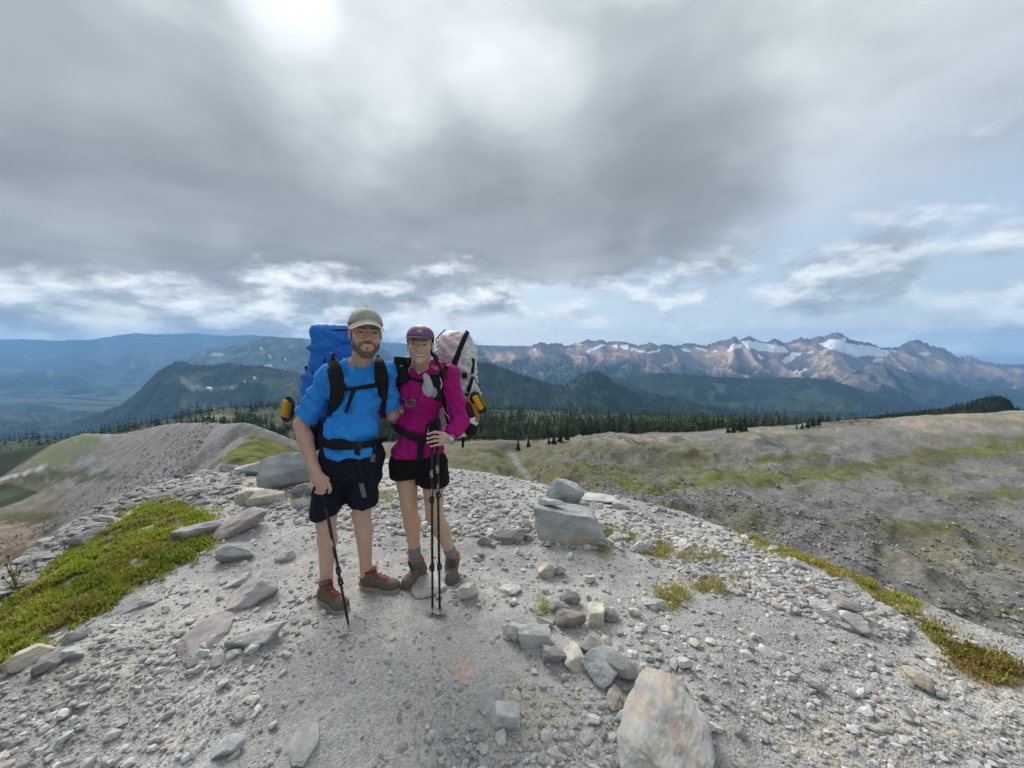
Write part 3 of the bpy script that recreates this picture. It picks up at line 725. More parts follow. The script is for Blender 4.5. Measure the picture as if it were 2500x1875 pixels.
def near_patch():
    s_ax = np.concatenate([np.linspace(-5.4, -2.6, 60, endpoint=False), np.linspace(-2.6, 3.7, 300, endpoint=False), np.linspace(3.7, 5.4, 40)])
    r_ax = np.concatenate([np.linspace(-8, -1.6, 40, endpoint=False), np.linspace(-1.6, 4.2, 270, endpoint=False), np.linspace(4.2, 13.5, 170)])
    Rr, Ss = np.meshgrid(r_ax, s_ax, indexing='ij')
    x = Rr * RD[0] + Ss * RN[0]; y = Rr * RD[1] + Ss * RN[1]
    z = H0(x, y)
    u, v = proj(np.stack([x, y, z], -1))
    jit = 10 * fbm(x * 6, y * 6, 3, 90)
    ok = y > 0.6
    mL = pmask(u + jit, v + jit, MOSS_L) & ok; mR = pmask(u + jit, v + jit, MOSS_R) & ok; mR2 = pmask(u + jit, v + jit, MOSS_R2) & ok
    z = z + 0.016 * (mL | mR | mR2) * (1 + 0.6 * fbm(x * 5, y * 5, 2, 93))
    nA = fbm(x * 0.8, y * 0.8, 4, 95); nB = fbm(x * 3.1, y * 3.1, 4, 97)
    c = lerp(np.array((0.305, 0.305, 0.30)), np.array((0.40, 0.395, 0.385)), sm(nA, -0.4, 0.5))
    c = lerp(c, np.array((0.46, 0.42, 0.345)), sm(nA + nB * 0.5, 0.35, 0.9) * 0.45)
    for cu, cv, ru, rv, col, k in ((2080, 1800, 330, 60, (0.47, 0.40, 0.32), .6), (1330, 1690, 110, 60, (0.42, 0.37, 0.27), .6), (1280, 1760, 120, 50, (0.40, 0.37, 0.28), .5), (230, 1640, 120, 70, (0.46, 0.43, 0.36), .6),
                                   (1700, 1660, 160, 40, (0.44, 0.43, 0.40), .5), (650, 1180, 160, 30, (0.47, 0.46, 0.44), .6), (900, 1560, 200, 120, (0.40, 0.39, 0.37), .4)):
        c = lerp(c, np.array(col), blobm(u + jit * 3, v + jit * 3, cu, cv, ru, rv) * k * sm(nB, -0.5, 0.3) * ok)
    soil = np.array((0.15, 0.14, 0.06))
    c = np.where((mL | mR | mR2)[..., None], lerp(soil, c * 0.8, sm(nB, -0.1, -0.6)), c)
    for poly, _, _ in GRASS:
        c = lerp(c, np.array((0.16, 0.15, 0.09)), (pmask(u + jit, v + jit, poly) & ok) * 0.6)
    m, nt, b = material('fine_gravel', 0.95, 0.15)
    col = attr(nt, 'Col').outputs['Color']; p = geopos(nt)
    vo = nd(nt, 'ShaderNodeTexVoronoi', {'Vector': p, 'Scale': 95.0, 'Randomness': 1.0})
    vo2 = nd(nt, 'ShaderNodeTexVoronoi', {'Vector': p, 'Scale': 230.0, 'Randomness': 1.0})
    cell = nd(nt, 'ShaderNodeSeparateColor', {0: vo.outputs['Color']}).outputs[0]
    cell2 = nd(nt, 'ShaderNodeSeparateColor', {0: vo2.outputs['Color']}).outputs[0]
    grit = noise(nt, p, 14.0, 5.0, 0.65)
    k = mth(nt, 'ADD', mth(nt, 'MULTIPLY', cell, 0.34), mth(nt, 'MULTIPLY', cell2, 0.26))
    k = mth(nt, 'ADD', k, mth(nt, 'MULTIPLY', grit, 0.55))
    f = nd(nt, 'ShaderNodeMapRange', {0: k, 1: 0.2, 2: 0.95, 3: 0.6, 4: 1.42}).outputs[0]
    nt.links.new(nd(nt, 'ShaderNodeVectorMath', {0: col, 'Scale': f}, operation='SCALE').outputs[0], b.inputs['Base Color'])
    hgt = mth(nt, 'SUBTRACT', mth(nt, 'MULTIPLY', grit, 0.5), mth(nt, 'ADD', mth(nt, 'MULTIPLY', vo.outputs['Distance'], 0.9), mth(nt, 'MULTIPLY', vo2.outputs['Distance'], 0.4)))
    bump(nt, b, hgt, 0.6, 0.010)
    o = mesh_np('gravel_crest', np.stack([x, y, z], -1).reshape(-1, 3), grid_faces(len(r_ax), len(s_ax)), m, cols=c.reshape(-1, 3))
    tag(o, 'pale grey gravel crest of the moraine underfoot', kind='structure')
near_patch()

# ---- stone material: colour from the mesh, grain and veins from noise
def stone_mat():
    m, nt, b = material('weathered_stone', 0.85, 0.25)
    c = attr(nt, 'Col').outputs['Color']
    tcn = nd(nt, 'ShaderNodeTexCoord')
    oi = nd(nt, 'ShaderNodeObjectInfo')
    p = nd(nt, 'ShaderNodeVectorMath', {0: tcn.outputs['Object'], 1: oi.outputs['Location']}, operation='ADD').outputs[0]
    n1 = noise(nt, p, 9.0, 6.0, 0.65, 0.6); n2 = noise(nt, p, 60.0, 4.0, 0.7)
    vein = noise(nt, nd(nt, 'ShaderNodeVectorMath', {0: p, 1: (1.0, 0.35, 2.2)}, operation='MULTIPLY').outputs[0], 14.0, 5.0, 0.6, 1.2)
    k = mth(nt, 'ADD', mth(nt, 'ADD', mth(nt, 'MULTIPLY', n1, 0.5), mth(nt, 'MULTIPLY', n2, 0.3)), mth(nt, 'MULTIPLY', vein, 0.3))
    f = nd(nt, 'ShaderNodeMapRange', {0: k, 1: 0.35, 2: 0.75, 3: 0.72, 4: 1.28}).outputs[0]
    nt.links.new(nd(nt, 'ShaderNodeVectorMath', {0: c, 'Scale': f}, operation='SCALE').outputs[0], b.inputs['Base Color'])
    bump(nt, b, k, 0.55, 0.02)
    return m
M_STONE = stone_mat()

def ico(n):
    t = (1 + 5 ** 0.5) / 2
    V = np.array([(-1, t, 0), (1, t, 0), (-1, -t, 0), (1, -t, 0), (0, -1, t), (0, 1, t), (0, -1, -t), (0, 1, -t), (t, 0, -1), (t, 0, 1), (-t, 0, -1), (-t, 0, 1)], float)
    F = [(0, 11, 5), (0, 5, 1), (0, 1, 7), (0, 7, 10), (0, 10, 11), (1, 5, 9), (5, 11, 4), (11, 10, 2), (10, 7, 6), (7, 1, 8), (3, 9, 4), (3, 4, 2), (3, 2, 6), (3, 6, 8), (3, 8, 9), (4, 9, 5), (2, 4, 11), (6, 2, 10), (8, 6, 7), (9, 8, 1)]
    V = list(map(tuple, V / np.linalg.norm(V[0])))
    for _ in range(n):
        cache = {}; F2 = []
        def mid(a, b):
            k = (min(a, b), max(a, b))
            if k not in cache:
                m_ = np.array(V[a]) + np.array(V[b]); V.append(tuple(m_ / np.linalg.norm(m_))); cache[k] = len(V) - 1
            return cache[k]
        for a, b, c in F:
            ab, bc, ca = mid(a, b), mid(b, c), mid(c, a)
            F2 += [(a, ab, ca), (b, bc, ab), (c, ca, bc), (ab, bc, ca)]
        F = F2
    return np.array(V), np.array(F)
ICO = {n: ico(n) for n in range(5)}

def rock_shape(seed, level=3, planes=11, sharp=1.0, boxy=False, rounder=False):
    g = np.random.default_rng(seed)
    V, F = ICO[level]
    nrm = g.normal(size=(planes, 3)); nrm /= np.linalg.norm(nrm, axis=1)[:, None]
    d = g.uniform(0.55, 0.95, planes)
    if rounder:
        d = g.uniform(0.80, 1.0, planes)
    if boxy:
        ax6 = np.concatenate([np.eye(3), -np.eye(3)]) + g.normal(0, 0.09, (6, 3)); ax6 /= np.linalg.norm(ax6, axis=1)[:, None]
        nrm = np.concatenate([ax6, nrm[:4]]); d = np.concatenate([g.uniform(0.58, 0.68, 6), g.uniform(0.82, 0.95, 4)])
    dots = V @ nrm.T
    rr = np.where(dots > 0.05, d[None] / np.maximum(dots, 0.05), 9.0)
    k = 60.0 * sharp
    soft = -np.log(np.exp(-k * np.minimum(rr, 1.25)).sum(1) + math.exp(-k * 1.15)) / k
    P = V * soft[:, None]
    nn = fbm(P[:, 0] * 2.4 + seed, P[:, 1] * 2.4 + P[:, 2] * 1.7, 4, seed % 50)
    P = P * (1 + 0.05 * nn + 0.03 * np.abs(fbm(P[:, 0] * 6 + seed, P[:, 1] * 6 + P[:, 2] * 5, 3, (seed + 3) % 50)))[:, None]
    P /= np.abs(P).max(0)[None]
    return P, F

STONE = dict(lg=(0.49, 0.49, 0.48), gy=(0.38, 0.38, 0.375), dk=(0.26, 0.255, 0.255), bl=(0.37, 0.395, 0.405), gn=(0.36, 0.385, 0.36), pk=(0.46, 0.345, 0.30), pu=(0.285, 0.265, 0.265), tn=(0.43, 0.385, 0.31), cr=(0.54, 0.515, 0.43), wh=(0.52, 0.52, 0.50))

def rock(name, bb, kh, colk, label, seed, level=3, planes=11, yaw=0.0, tilt=0.0, sink=0.22, group=None, colfn=None, push=0.0, cat='rock', boxy=False, rounder=False):
    u0, v0, u1, v1 = bb
    g = on_ground((u0 + u1) / 2, v1 - 0.04 * (v1 - v0))
    dist = math.hypot(g[1], CAMZ - g[2]); dep = g[1] * math.cos(PITCH) + (CAMZ - g[2]) * math.sin(PITCH)
    w = (u1 - u0) / FPX * dep * 1.17
    ext = (v1 - v0) / FPX * dep * 1.10
    al = math.atan2(CAMZ - g[2], g[1])
    h = kh * w
    L = max((ext - h * math.cos(al)) / max(math.sin(al), 0.2), 0.45 * w)
    if L > 2.2 * w: L = 2.2 * w
    P, F = rock_shape(seed, level, planes, 1.0, boxy, rounder)
    # footprint: x along picture width, y away from the viewer
    S = np.array([w / 2, L / 2, h / (2 * (1 - sink)) * 1.0])
    P = P * S
    c_, s_ = math.cos(tilt), math.sin(tilt)
    P = P @ np.array([[c_, 0, s_], [0, 1, 0], [-s_, 0, c_]]).T
    c_, s_ = math.cos(yaw), math.sin(yaw)
    P = P @ np.array([[c_, -s_, 0], [s_, c_, 0], [0, 0, 1]]).T
    f = np.array([g[0], g[1]]) / math.hypot(g[0], g[1])
    a = math.atan2(-f[0], f[1])
    R2 = np.array([[math.cos(a), -math.sin(a), 0], [math.sin(a), math.cos(a), 0], [0, 0, 1]])
    P = P @ R2.T
    cx, cy = g[0] + f[0] * (L / 2 + push), g[1] + f[1] * (L / 2 + push)
    zg = float(H0(np.array([cx]), np.array([cy]))[0])
    zlo = P[:, 2].min()
    base = np.array(STONE[colk])
    nn = fbm(P[:, 0] / w * 2.5 + seed, P[:, 1] / w * 2.5 + P[:, 2] / w * 3, 4, seed % 40)
    col = lerp(base * 0.86, base * 1.12, sm(nn, -0.5, 0.5))
    if colfn is not None:
        col = colfn(col, P / np.array([w, w, w]), nn)
    o = mesh_np(name, P, F, M_STONE, smooth=False, cols=col, loc=(cx, cy, zg - zlo - sink * (P[:, 2].max() - zlo)))
    tag(o, label, cat, group)
    return o

def orange_top(col, p, nn):
    k = sm(fbm(p[:, 0] * 3 + 3, p[:, 1] * 3 + p[:, 2] * 2, 4, 12) + 0.25 * p[:, 2] / 0.5, 0.05, 0.4)
    col = lerp(col, np.array((0.44, 0.30, 0.20)), k * 0.45)
    k2 = sm(fbm(p[:, 0] * 4 + 9, p[:, 1] * 4 - p[:, 2] * 2, 4, 14), 0.0, 0.4)
    return lerp(col, np.array((0.50, 0.48, 0.39)), k2 * 0.5)

def stain(cola, off=0.0):
    def f(col, p, nn):
        return lerp(col, np.array(cola), sm(nn + off, -0.05, 0.35) * 0.7)
    return f

def low_yellow(col, p, nn):
    k = sm(p[:, 2] + 0.10 * nn, 0.06, -0.18)
    return lerp(col, np.array((0.46, 0.41, 0.27)), k * 0.75)

ROCKS = [  # name, bbox, height/width, colour, label, options
    ('boulder', (1492, 1662, 1722, 2010), 0.44, 'gy', 'large rust and cream stained boulder in the right foreground', dict(level=4, planes=16, rounder=True, colfn=orange_top, sink=0.25)),
    ('boulder', (1290, 1240, 1474, 1338), 0.40, 'bl', 'big blocky grey boulder with yellowed foot to the right of the woman', dict(level=4, boxy=True, colfn=low_yellow, sink=0.12)),
    ('rock_slab', (1332, 1229, 1388, 1250), 0.22, 'bl', 'thin slab resting on top of the big blocky boulder', dict(push=0.1, sink=0.0, lift=True)),
    ('boulder', (1336, 1184, 1420, 1232), 0.6, 'bl', 'bluish boulder at the rim behind the big blocky one', dict(level=4)),
    ('boulder', (648, 1096, 764, 1202), 0.74, 'bl', 'large rounded grey boulder behind the elbow of the man in blue', dict(level=4, planes=13, sink=0.12)),
    ('boulder', (588, 1122, 664, 1164), 0.42, 'bl', 'low grey boulder leaning on the left side of the large rounded one', dict(level=4)),
    ('boulder', (472, 1118, 540, 1152), 0.45, 'gy', 'pointed grey boulder at the far end of the gravel, by the grassy crest', {}),
    ('boulder', (410, 1108, 476, 1145), 0.5, 'pu', 'dark boulder on the far left lip of the gravel crest', {}),
    ('rock', (536, 1135, 575, 1152), 0.4, 'gy', 'small grey rock between the pointed boulder and the low one', {}),
    ('rock', (584, 1186, 654, 1233), 0.45, 'cr', 'pale tilted rock, left of a pair in front of the large rounded boulder', dict(tilt=-0.35)),
    ('rock', (608, 1209, 686, 1239), 0.36, 'cr', 'pale wedge rock, right of a pair in front of the large rounded boulder', dict(tilt=-0.2)),
    ('rock', (720, 1213, 756, 1246), 0.7, 'lg', 'white wedge stone just left of the shorts of the man', dict(planes=8)),
    ('rock', (719, 1176, 772, 1214), 0.55, 'pu', 'mauve grey rock beside the right hand of the man', {}),
    ('boulder', (444, 1276, 545, 1320), 0.26, 'gy', 'flat grey rock with a crack, set in the big moss patch', dict(sink=0.3)),
    ('boulder', (533, 1250, 642, 1316), 0.28, 'pu', 'pinkish grey slanted rock at the right end of the big moss patch', dict(tilt=-0.12, sink=0.25, colfn=stain((0.36, 0.285, 0.27)))),
    ('rock', (535, 1326, 610, 1379), 0.42, 'gn', 'greenish rock on the gravel below the pinkish slanted rock', dict(tilt=0.2)),
    ('boulder', (572, 1392, 700, 1481), 0.36, 'gy', 'long rounded rock with an orange stain, left of the shoe of the man', dict(yaw=0.35, colfn=stain((0.46, 0.36, 0.26), -0.15))),
    ('rock', (556, 1400, 612, 1434), 0.35, 'lg', 'flat rock tucked behind the long orange stained rock', {}),
    ('rock', (677, 1343, 718, 1373), 0.5, 'lg', 'small pyramid shaped stone left of the shin of the man', dict(planes=7)),
    ('rock_slab', (298, 1445, 380, 1487), 0.2, 'gy', 'flat brown grey slab just below the big moss patch', dict(sink=0.35)),
    ('rock_slab', (452, 1500, 546, 1645), 0.14, 'pu', 'large flat slate blue slab lying in the left gravel', dict(yaw=-0.55, sink=0.4, level=4, planes=9)),
    ('rock_slab', (568, 1537, 690, 1590), 0.22, 'gy', 'dark wedge shaped slab right of the slate blue one', dict(yaw=-0.2, sink=0.35)),
    ('rock', (600, 1572, 640, 1612), 0.4, 'lg', 'pale elongated stone under the dark wedge slab', dict(yaw=0.8)),
    ('rock', (548, 1594, 585, 1617), 0.4, 'lg', 'light stone at the lower right corner of the slate blue slab', {}),
    ('rock', (155, 1560, 202, 1624), 0.5, 'bl', 'upright bluish stone under the lower edge of the moss', dict(yaw=0.4)),
    ('rock', (30, 1571, 112, 1629), 0.36, 'tn', 'brownish rock under the left end of the moss', dict(yaw=0.3)),
    ('rock', (85, 1586, 163, 1645), 0.34, 'dk', 'dark rock between the brownish and the bluish stones below the moss', dict(yaw=0.4)),
    ('rock', (160, 1537, 210, 1570), 0.4, 'gy', 'grey stone touching the moss above the upright bluish one', {}),
    ('rock', (531, 1788, 596, 1857), 0.42, 'bl', 'blue grey chunk near the bottom edge, left of the middle', {}),
    ('rock_slab', (718, 1793, 789, 1890), 0.1, 'gy', 'half buried flat grey slab at the bottom edge', dict(sink=0.5)),
    ('rock', (528, 1663, 557, 1691), 0.5, 'lg', 'light oval stone below the slate blue slab', {}),
    ('boulder', (1009, 1398, 1094, 1468), 0.2, 'gy', 'smooth buried grey rock between the boots of the woman', dict(sink=0.5)),
    ('rock', (1024, 1396, 1048, 1420), 0.6, 'pu', 'small purple grey stone by the heel of the left boot', {}),
    ('rock', (1120, 1429, 1173, 1474), 0.55, 'cr', 'yellowish angular stone just right of the boots of the woman', dict(planes=8)),
    ('rock', (1222, 1424, 1272, 1461), 0.25, 'lg', 'pale half buried stone between the yellowish stone and the rock cluster', dict(sink=0.4)),
    ('boulder', (1209, 1279, 1294, 1336), 0.3, 'dk', 'dark rounded rock left of the big blocky boulder', dict(sink=0.35)),
    ('rock', (1166, 1315, 1200, 1334), 0.5, 'dk', 'small dark stone left of the dark rounded rock', {}),
    ('rock', (1414, 1209, 1506, 1228), 0.14, 'wh', 'long pale slab on the rim behind the big blocky boulder', {}),
    ('rock', (1496, 1225, 1534, 1245), 0.4, 'lg', 'pale stone at the right end of the long pale slab', {}),
    ('rock', (1308, 1222, 1342, 1244), 0.5, 'gy', 'grey stone behind the left corner of the big blocky boulder', {}),
    ('rock', (1449, 1320, 1490, 1344), 0.3, 'gy', 'low grey stone at the lower right of the big blocky boulder', dict(sink=0.4)),
    ('rock', (1492, 1299, 1525, 1326), 0.5, 'lg', 'light upright stone between the grass clumps', {}),
    ('rock', (1544, 1326, 1579, 1352), 0.5, 'lg', 'light angular stone left of the sparse green grass patch', {}),
    ('rock', (1314, 1372, 1352, 1416), 0.7, 'tn', 'tan pointed stone at the top of the rock cluster', dict(planes=8)),
    ('rock', (1349, 1380, 1383, 1408), 0.55, 'gy', 'grey round stone touching the tan pointed one', {}),
    ('rock', (1429, 1405, 1456, 1429), 0.6, 'cr', 'cream stone standing alone above the rock cluster', {}),
    ('rock', (1368, 1439, 1414, 1480), 0.6, 'dk', 'dark pointed stone in the middle of the rock cluster', dict(planes=8)),
    ('rock', (1332, 1477, 1388, 1516), 0.45, 'dk', 'dark flat stone behind the brown angular block', dict(push=0.02)),
    ('rock', (1357, 1484, 1425, 1546), 0.62, 'pu', 'brown grey angular block in the middle of the rock cluster', dict(planes=8, colfn=stain((0.36, 0.29, 0.20), -0.1))),
    ('rock', (1436, 1476, 1475, 1538), 0.9, 'cr', 'tall cream stone standing right of the brown angular block', dict(boxy=True)),
    ('rock', (1474, 1489, 1506, 1527), 0.7, 'dk', 'dark grey stone right of the tall cream one', {}),
    ('rock', (1534, 1486, 1562, 1512), 0.6, 'cr', 'yellowish stone standing alone right of the rock cluster', {}),
    ('rock', (1270, 1537, 1340, 1588), 0.5, 'lg', 'light grey flat topped stone in front of the brown angular block', dict(boxy=True)),
    ('rock', (1223, 1526, 1284, 1573), 0.5, 'lg', 'light grey stone left of the flat topped one', dict(planes=9)),
    ('rock', (1305, 1509, 1349, 1538), 0.5, 'lg', 'small light stone behind the flat topped one', {}),
    ('rock', (1325, 1580, 1378, 1635), 0.62, 'pu', 'purple grey round stone in the lower rock cluster', {}),
    ('rock', (1374, 1577, 1425, 1649), 0.5, 'cr', 'cream elongated stone beside the purple grey round one', dict(yaw=0.25, planes=8)),
    ('rock', (1410, 1558, 1470, 1614), 0.4, 'dk', 'dark grey slab above the pointed bedrock in the cluster', {}),
    ('boulder', (1424, 1593, 1522, 1695), 0.42, 'bl', 'pointed blue grey rock jutting out of the gravel in the lower cluster', dict(planes=7, tilt=0.25, sink=0.3)),
    ('boulder', (1464, 1603, 1550, 1680), 0.36, 'dk', 'dark rough slab right of the pointed blue grey rock', dict(planes=8, tilt=0.3, sink=0.3)),
    ('rock', (1480, 1685, 1518, 1746), 0.55, 'tn', 'brown stone wedged against the stained foreground boulder', dict(planes=8)),
    ('rock', (1432, 1751, 1463, 1784), 0.45, 'wh', 'white angular chip left of the stained foreground boulder', dict(planes=7)),
    ('rock', (1203, 1734, 1270, 1792), 0.6, 'wh', 'squarish grey stone in the bottom middle', dict(boxy=True)),
    ('rock_slab', (1168, 1684, 1228, 1762), 0.2, 'gy', 'buried slab behind the squarish grey stone', dict(sink=0.4)),
    ('rock', (1210, 1791, 1241, 1829), 0.5, 'wh', 'small white stone below the squarish grey one', dict(planes=8)),
    ('rock', (1105, 1624, 1156, 1692), 0.1, 'pk', 'pink flat stone buried flush in the gravel', dict(sink=0.5)),
    ('rock', (1568, 1464, 1636, 1492), 0.2, 'gy', 'flat grey stone below the dry olive grass patch', dict(sink=0.35)),
    ('rock', (1635, 1614, 1657, 1649), 0.6, 'gy', 'left one of two small stones above the stained foreground boulder', {}),
    ('rock', (1652, 1606, 1687, 1645), 0.6, 'lg', 'right one of two small stones above the stained foreground boulder', {}),
    ('rock', (2054, 1495, 2119, 1548), 0.5, 'wh', 'large white oval stone on the right rim', {}),
    ('rock', (2007, 1490, 2056, 1523), 0.5, 'lg', 'light stone left of the large white oval one', {}),
    ('rock', (1968, 1458, 2027, 1499), 0.4, 'lg', 'flat light stone above the large white oval one', dict(yaw=-0.4)),
    ('rock', (2022, 1466, 2092, 1500), 0.4, 'pu', 'mauve flat stone right of the flat light one on the rim', dict(yaw=-0.4)),
    ('rock', (1983, 1440, 2037, 1462), 0.35, 'bl', 'bluish slab on the right rim below the moss edge', {}),
    ('rock', (1958, 1426, 1991, 1450), 0.6, 'pk', 'reddish stone on the right rim', {}),
    ('rock', (2200, 1631, 2265, 1686), 0.45, 'tn', 'brownish block on the lower right rim', dict(yaw=-0.5)),
    ('rock', (1962, 1654, 2005, 1688), 0.5, 'gy', 'grey rounded stone in the lower right gravel', {}),
    ('rock', (1808, 1585, 1838, 1617), 0.45, 'lg', 'small light stone left of the flat buried slab on the right', {}),
    ('rock_slab', (1838, 1570, 1905, 1611), 0.14, 'gy', 'flat buried grey slab in the right gravel', dict(sink=0.5)),
    ('rock', (1879, 1330, 1907, 1351), 0.6, 'wh', 'white stone sitting in the moss on the right crest edge', {}),
    ('rock', (2111, 1768, 2147, 1792), 0.45, 'wh', 'white oval stone near the bottom right', {}),
    ('rock', (1712, 1766, 1742, 1800), 0.5, 'lg', 'light stone just right of the stained foreground boulder', {}),
    ('rock', (1753, 1711, 1777, 1731), 0.5, 'wh', 'tiny white stone up and right of the stained foreground boulder', {}),
    ('rock', (182, 1278, 250, 1332), 0.4, 'dk', 'dark blocky rock at the left drop off above the moss', {}),
    ('rock', (118, 1236, 163, 1270), 0.4, 'gy', 'grey rock at the far left drop off', {}),
    ('rock', (285, 1228, 325, 1250), 0.35, 'dk', 'dark stone lying on the gravel above the moss top', {}),
    ('rock', (345, 1280, 375, 1300), 0.4, 'wh', 'white stone poking out of the middle of the moss patch', {}),
    ('rock', (1290, 1560, 1312, 1580), 0.5, 'gy', 'grey pebble stone under the flat topped light stone', {}),
]
for i, (nm, bb, kh, ck, lab, opt) in enumerate(ROCKS):
    opt = dict(opt); lift = opt.pop('lift', False)
    o = rock(nm, bb, kh, ck, lab, 100 + i * 7, **opt)
    if lift:
        under = [q for q in COL.objects if q.name == 'boulder.001'][0]
        tp = np.array([v.co for v in under.data.vertices]); top = tp[:, 2].max() + under.location.z
        P = np.array([v.co for v in o.data.vertices])
        o.location = (under.location.x - 0.13, under.location.y + 0.02, top - P[:, 2].min() - 0.012)

# ---- loose stones that nothing tells apart (each its own thing) and the uncounted pebbles
def in_poly_pts(poly, n, g):
    poly = np.array(poly); lo, hi = poly.min(0), poly.max(0); out = []
    while sum(map(len, out)) < n:
        p = g.uniform(lo, hi, (n * 3, 2)); out.append(p[pmask(p[:, 0], p[:, 1], poly)])
    return np.concatenate(out)[:n]

def ground_pts(uv):
    d = ray(uv[:, 0], uv[:, 1])
    lo = np.full(len(uv), 0.8); t = np.full(len(uv), np.nan)
    for k in np.linspace(0.8, 13, 260):
        P = d * k + np.array([0, 0, CAMZ])
        hit = np.isnan(t) & (P[:, 2] < near_ridge(P[:, 0], P[:, 1]))
        t[hit] = k
    lo = t - 0.05; hi = t.copy()
    for _ in range(12):
        m_ = (lo + hi) / 2; P = d * m_[:, None] + np.array([0, 0, CAMZ])
        below = P[:, 2] < H0(P[:, 0], P[:, 1]); hi = np.where(below, m_, hi); lo = np.where(below, lo, m_)
    P = d * hi[:, None] + np.array([0, 0, CAMZ])
    ok = ~np.isnan(t)
    P[ok, 2] = H0(P[ok, 0], P[ok, 1])
    return P, ok

def loose_stones():
    g = np.random.default_rng(21)
    shapes = []
    m1 = [ (0.43, 0.43, 0.42), (0.50, 0.50, 0.48), (0.35, 0.35, 0.345), (0.40, 0.42, 0.42), (0.46, 0.43, 0.38), (0.30, 0.29, 0.29)]
    for k in range(18):
        P, F = rock_shape(900 + k, 2, 9)
        P = P * np.array([0.5, g.uniform(0.32, 0.48), g.uniform(0.18, 0.36)])
        col = np.tile(np.array(m1[k % 6]), (len(P), 1)) * g.uniform(0.9, 1.1)
        o = mesh_np('loose_stone', P, F, M_STONE, smooth=False, cols=col)
        shapes.append(o.data); bpy.data.objects.remove(o)
    n1 = in_poly_pts(RIM, 130, g)
    n2 = in_poly_pts([(1090, 1360), (1560, 1380), (1640, 1560), (1500, 1640), (1250, 1600), (1100, 1500)], 50, g)
    n3 = in_poly_pts([(480, 1330), (700, 1300), (760, 1560), (560, 1640), (330, 1560)], 40, g)
    n4 = in_poly_pts([(560, 1180), (1100, 1230), (1300, 1200), (1550, 1250), (1600, 1320), (1100, 1330), (640, 1290)], 50, g)
    lab = {0: ('loose pale stone in the stone field along the right rim', 'stones in the field along the right rim'), 1: ('small loose stone around the cluster of angular rocks', 'small stones around the rock cluster'),
           2: ('small loose stone in the gravel left of the man', 'small stones left of the man'), 3: ('small loose stone on the crest behind the hikers', 'small stones behind the hikers')}
    for gi, (pts, sz) in enumerate(((n1, (0.035, 0.085)), (n2, (0.025, 0.055)), (n3, (0.025, 0.06)), (n4, (0.04, 0.10)))):
        P, ok = ground_pts(pts)
        for p in P[ok]:
            o = bpy.data.objects.new('loose_stone', shapes[g.integers(len(shapes))]); COL.objects.link(o)
            s = g.uniform(*sz) * (1.0 if g.random() > 0.12 else 1.4)
            o.scale = (s, s, s); o.rotation_euler = (g.normal(0, 0.2), g.normal(0, 0.2), g.uniform(0, 6.28))
            o.location = (p[0], p[1], p[2] + 0.08 * s)
            tag(o, lab[gi][0], 'stone', lab[gi][1])
loose_stones()

def merged_stones(name, P, size, g, level, colors, mat, label, flat=(0.35, 0.7)):
    n = len(P)
    V0, F0 = ICO[level] if level >= 0 else (np.array([(1, 0, 0), (-1, 0, 0), (0, 1, 0), (0, -1, 0), (0, 0, 1), (0, 0, -1)], float), np.array([(0, 2, 4), (2, 1, 4), (1, 3, 4), (3, 0, 4), (2, 0, 5), (1, 2, 5), (3, 1, 5), (0, 3, 5)]))
    nv = len(V0)
    V = V0[None] * g.uniform(0.72, 1.18, (n, nv, 1))
    V = V * np.stack([np.ones(n), g.uniform(0.55, 0.95, n), g.uniform(*flat, n)], -1)[:, None]
    a = g.uniform(0, 2 * math.pi, n); tl = g.normal(0, 0.25, n)
    z = V[..., 2] + V[..., 0] * np.sin(tl)[:, None]
    x = V[..., 0] * np.cos(a)[:, None] - V[..., 1] * np.sin(a)[:, None]
    y = V[..., 0] * np.sin(a)[:, None] + V[..., 1] * np.cos(a)[:, None]
    W_ = np.stack([x, y, z], -1) * (size / 2)[:, None, None] + P[:, None]
    W_[..., 2] += (size * 0.10)[:, None]
    F = (F0[None] + (np.arange(n) * nv)[:, None, None]).reshape(-1, 3)
    ci = g.integers(len(colors), size=n)
    C = np.array(colors)[ci] * g.uniform(0.7, 1.08, (n, 1))
    return tag(mesh_np(name, W_.reshape(-1, 3), F, mat, cols=np.repeat(C, nv, 0), smooth=False), label, kind='stuff')

def pebble_mat():
    m, nt, b = material('pebble_stone', 0.9, 0.2)
    c = attr(nt, 'Col').outputs['Color']; p = geopos(nt)
    n1 = noise(nt, p, 70.0, 3.0, 0.6)
    f = nd(nt, 'ShaderNodeMapRange', {0: n1, 1: 0.3, 2: 0.7, 3: 0.8, 4: 1.2}).outputs[0]
    nt.links.new(nd(nt, 'ShaderNodeVectorMath', {0: c, 'Scale': f}, operation='SCALE').outputs[0], b.inputs['Base Color'])
    return m
M_PEB = pebble_mat()
PEBC = [(0.47, 0.47, 0.46), (0.41, 0.41, 0.405), (0.56, 0.56, 0.545), (0.34, 0.34, 0.34), (0.45, 0.465, 0.47), (0.51, 0.48, 0.43), (0.49, 0.44, 0.41), (0.43, 0.43, 0.42)]

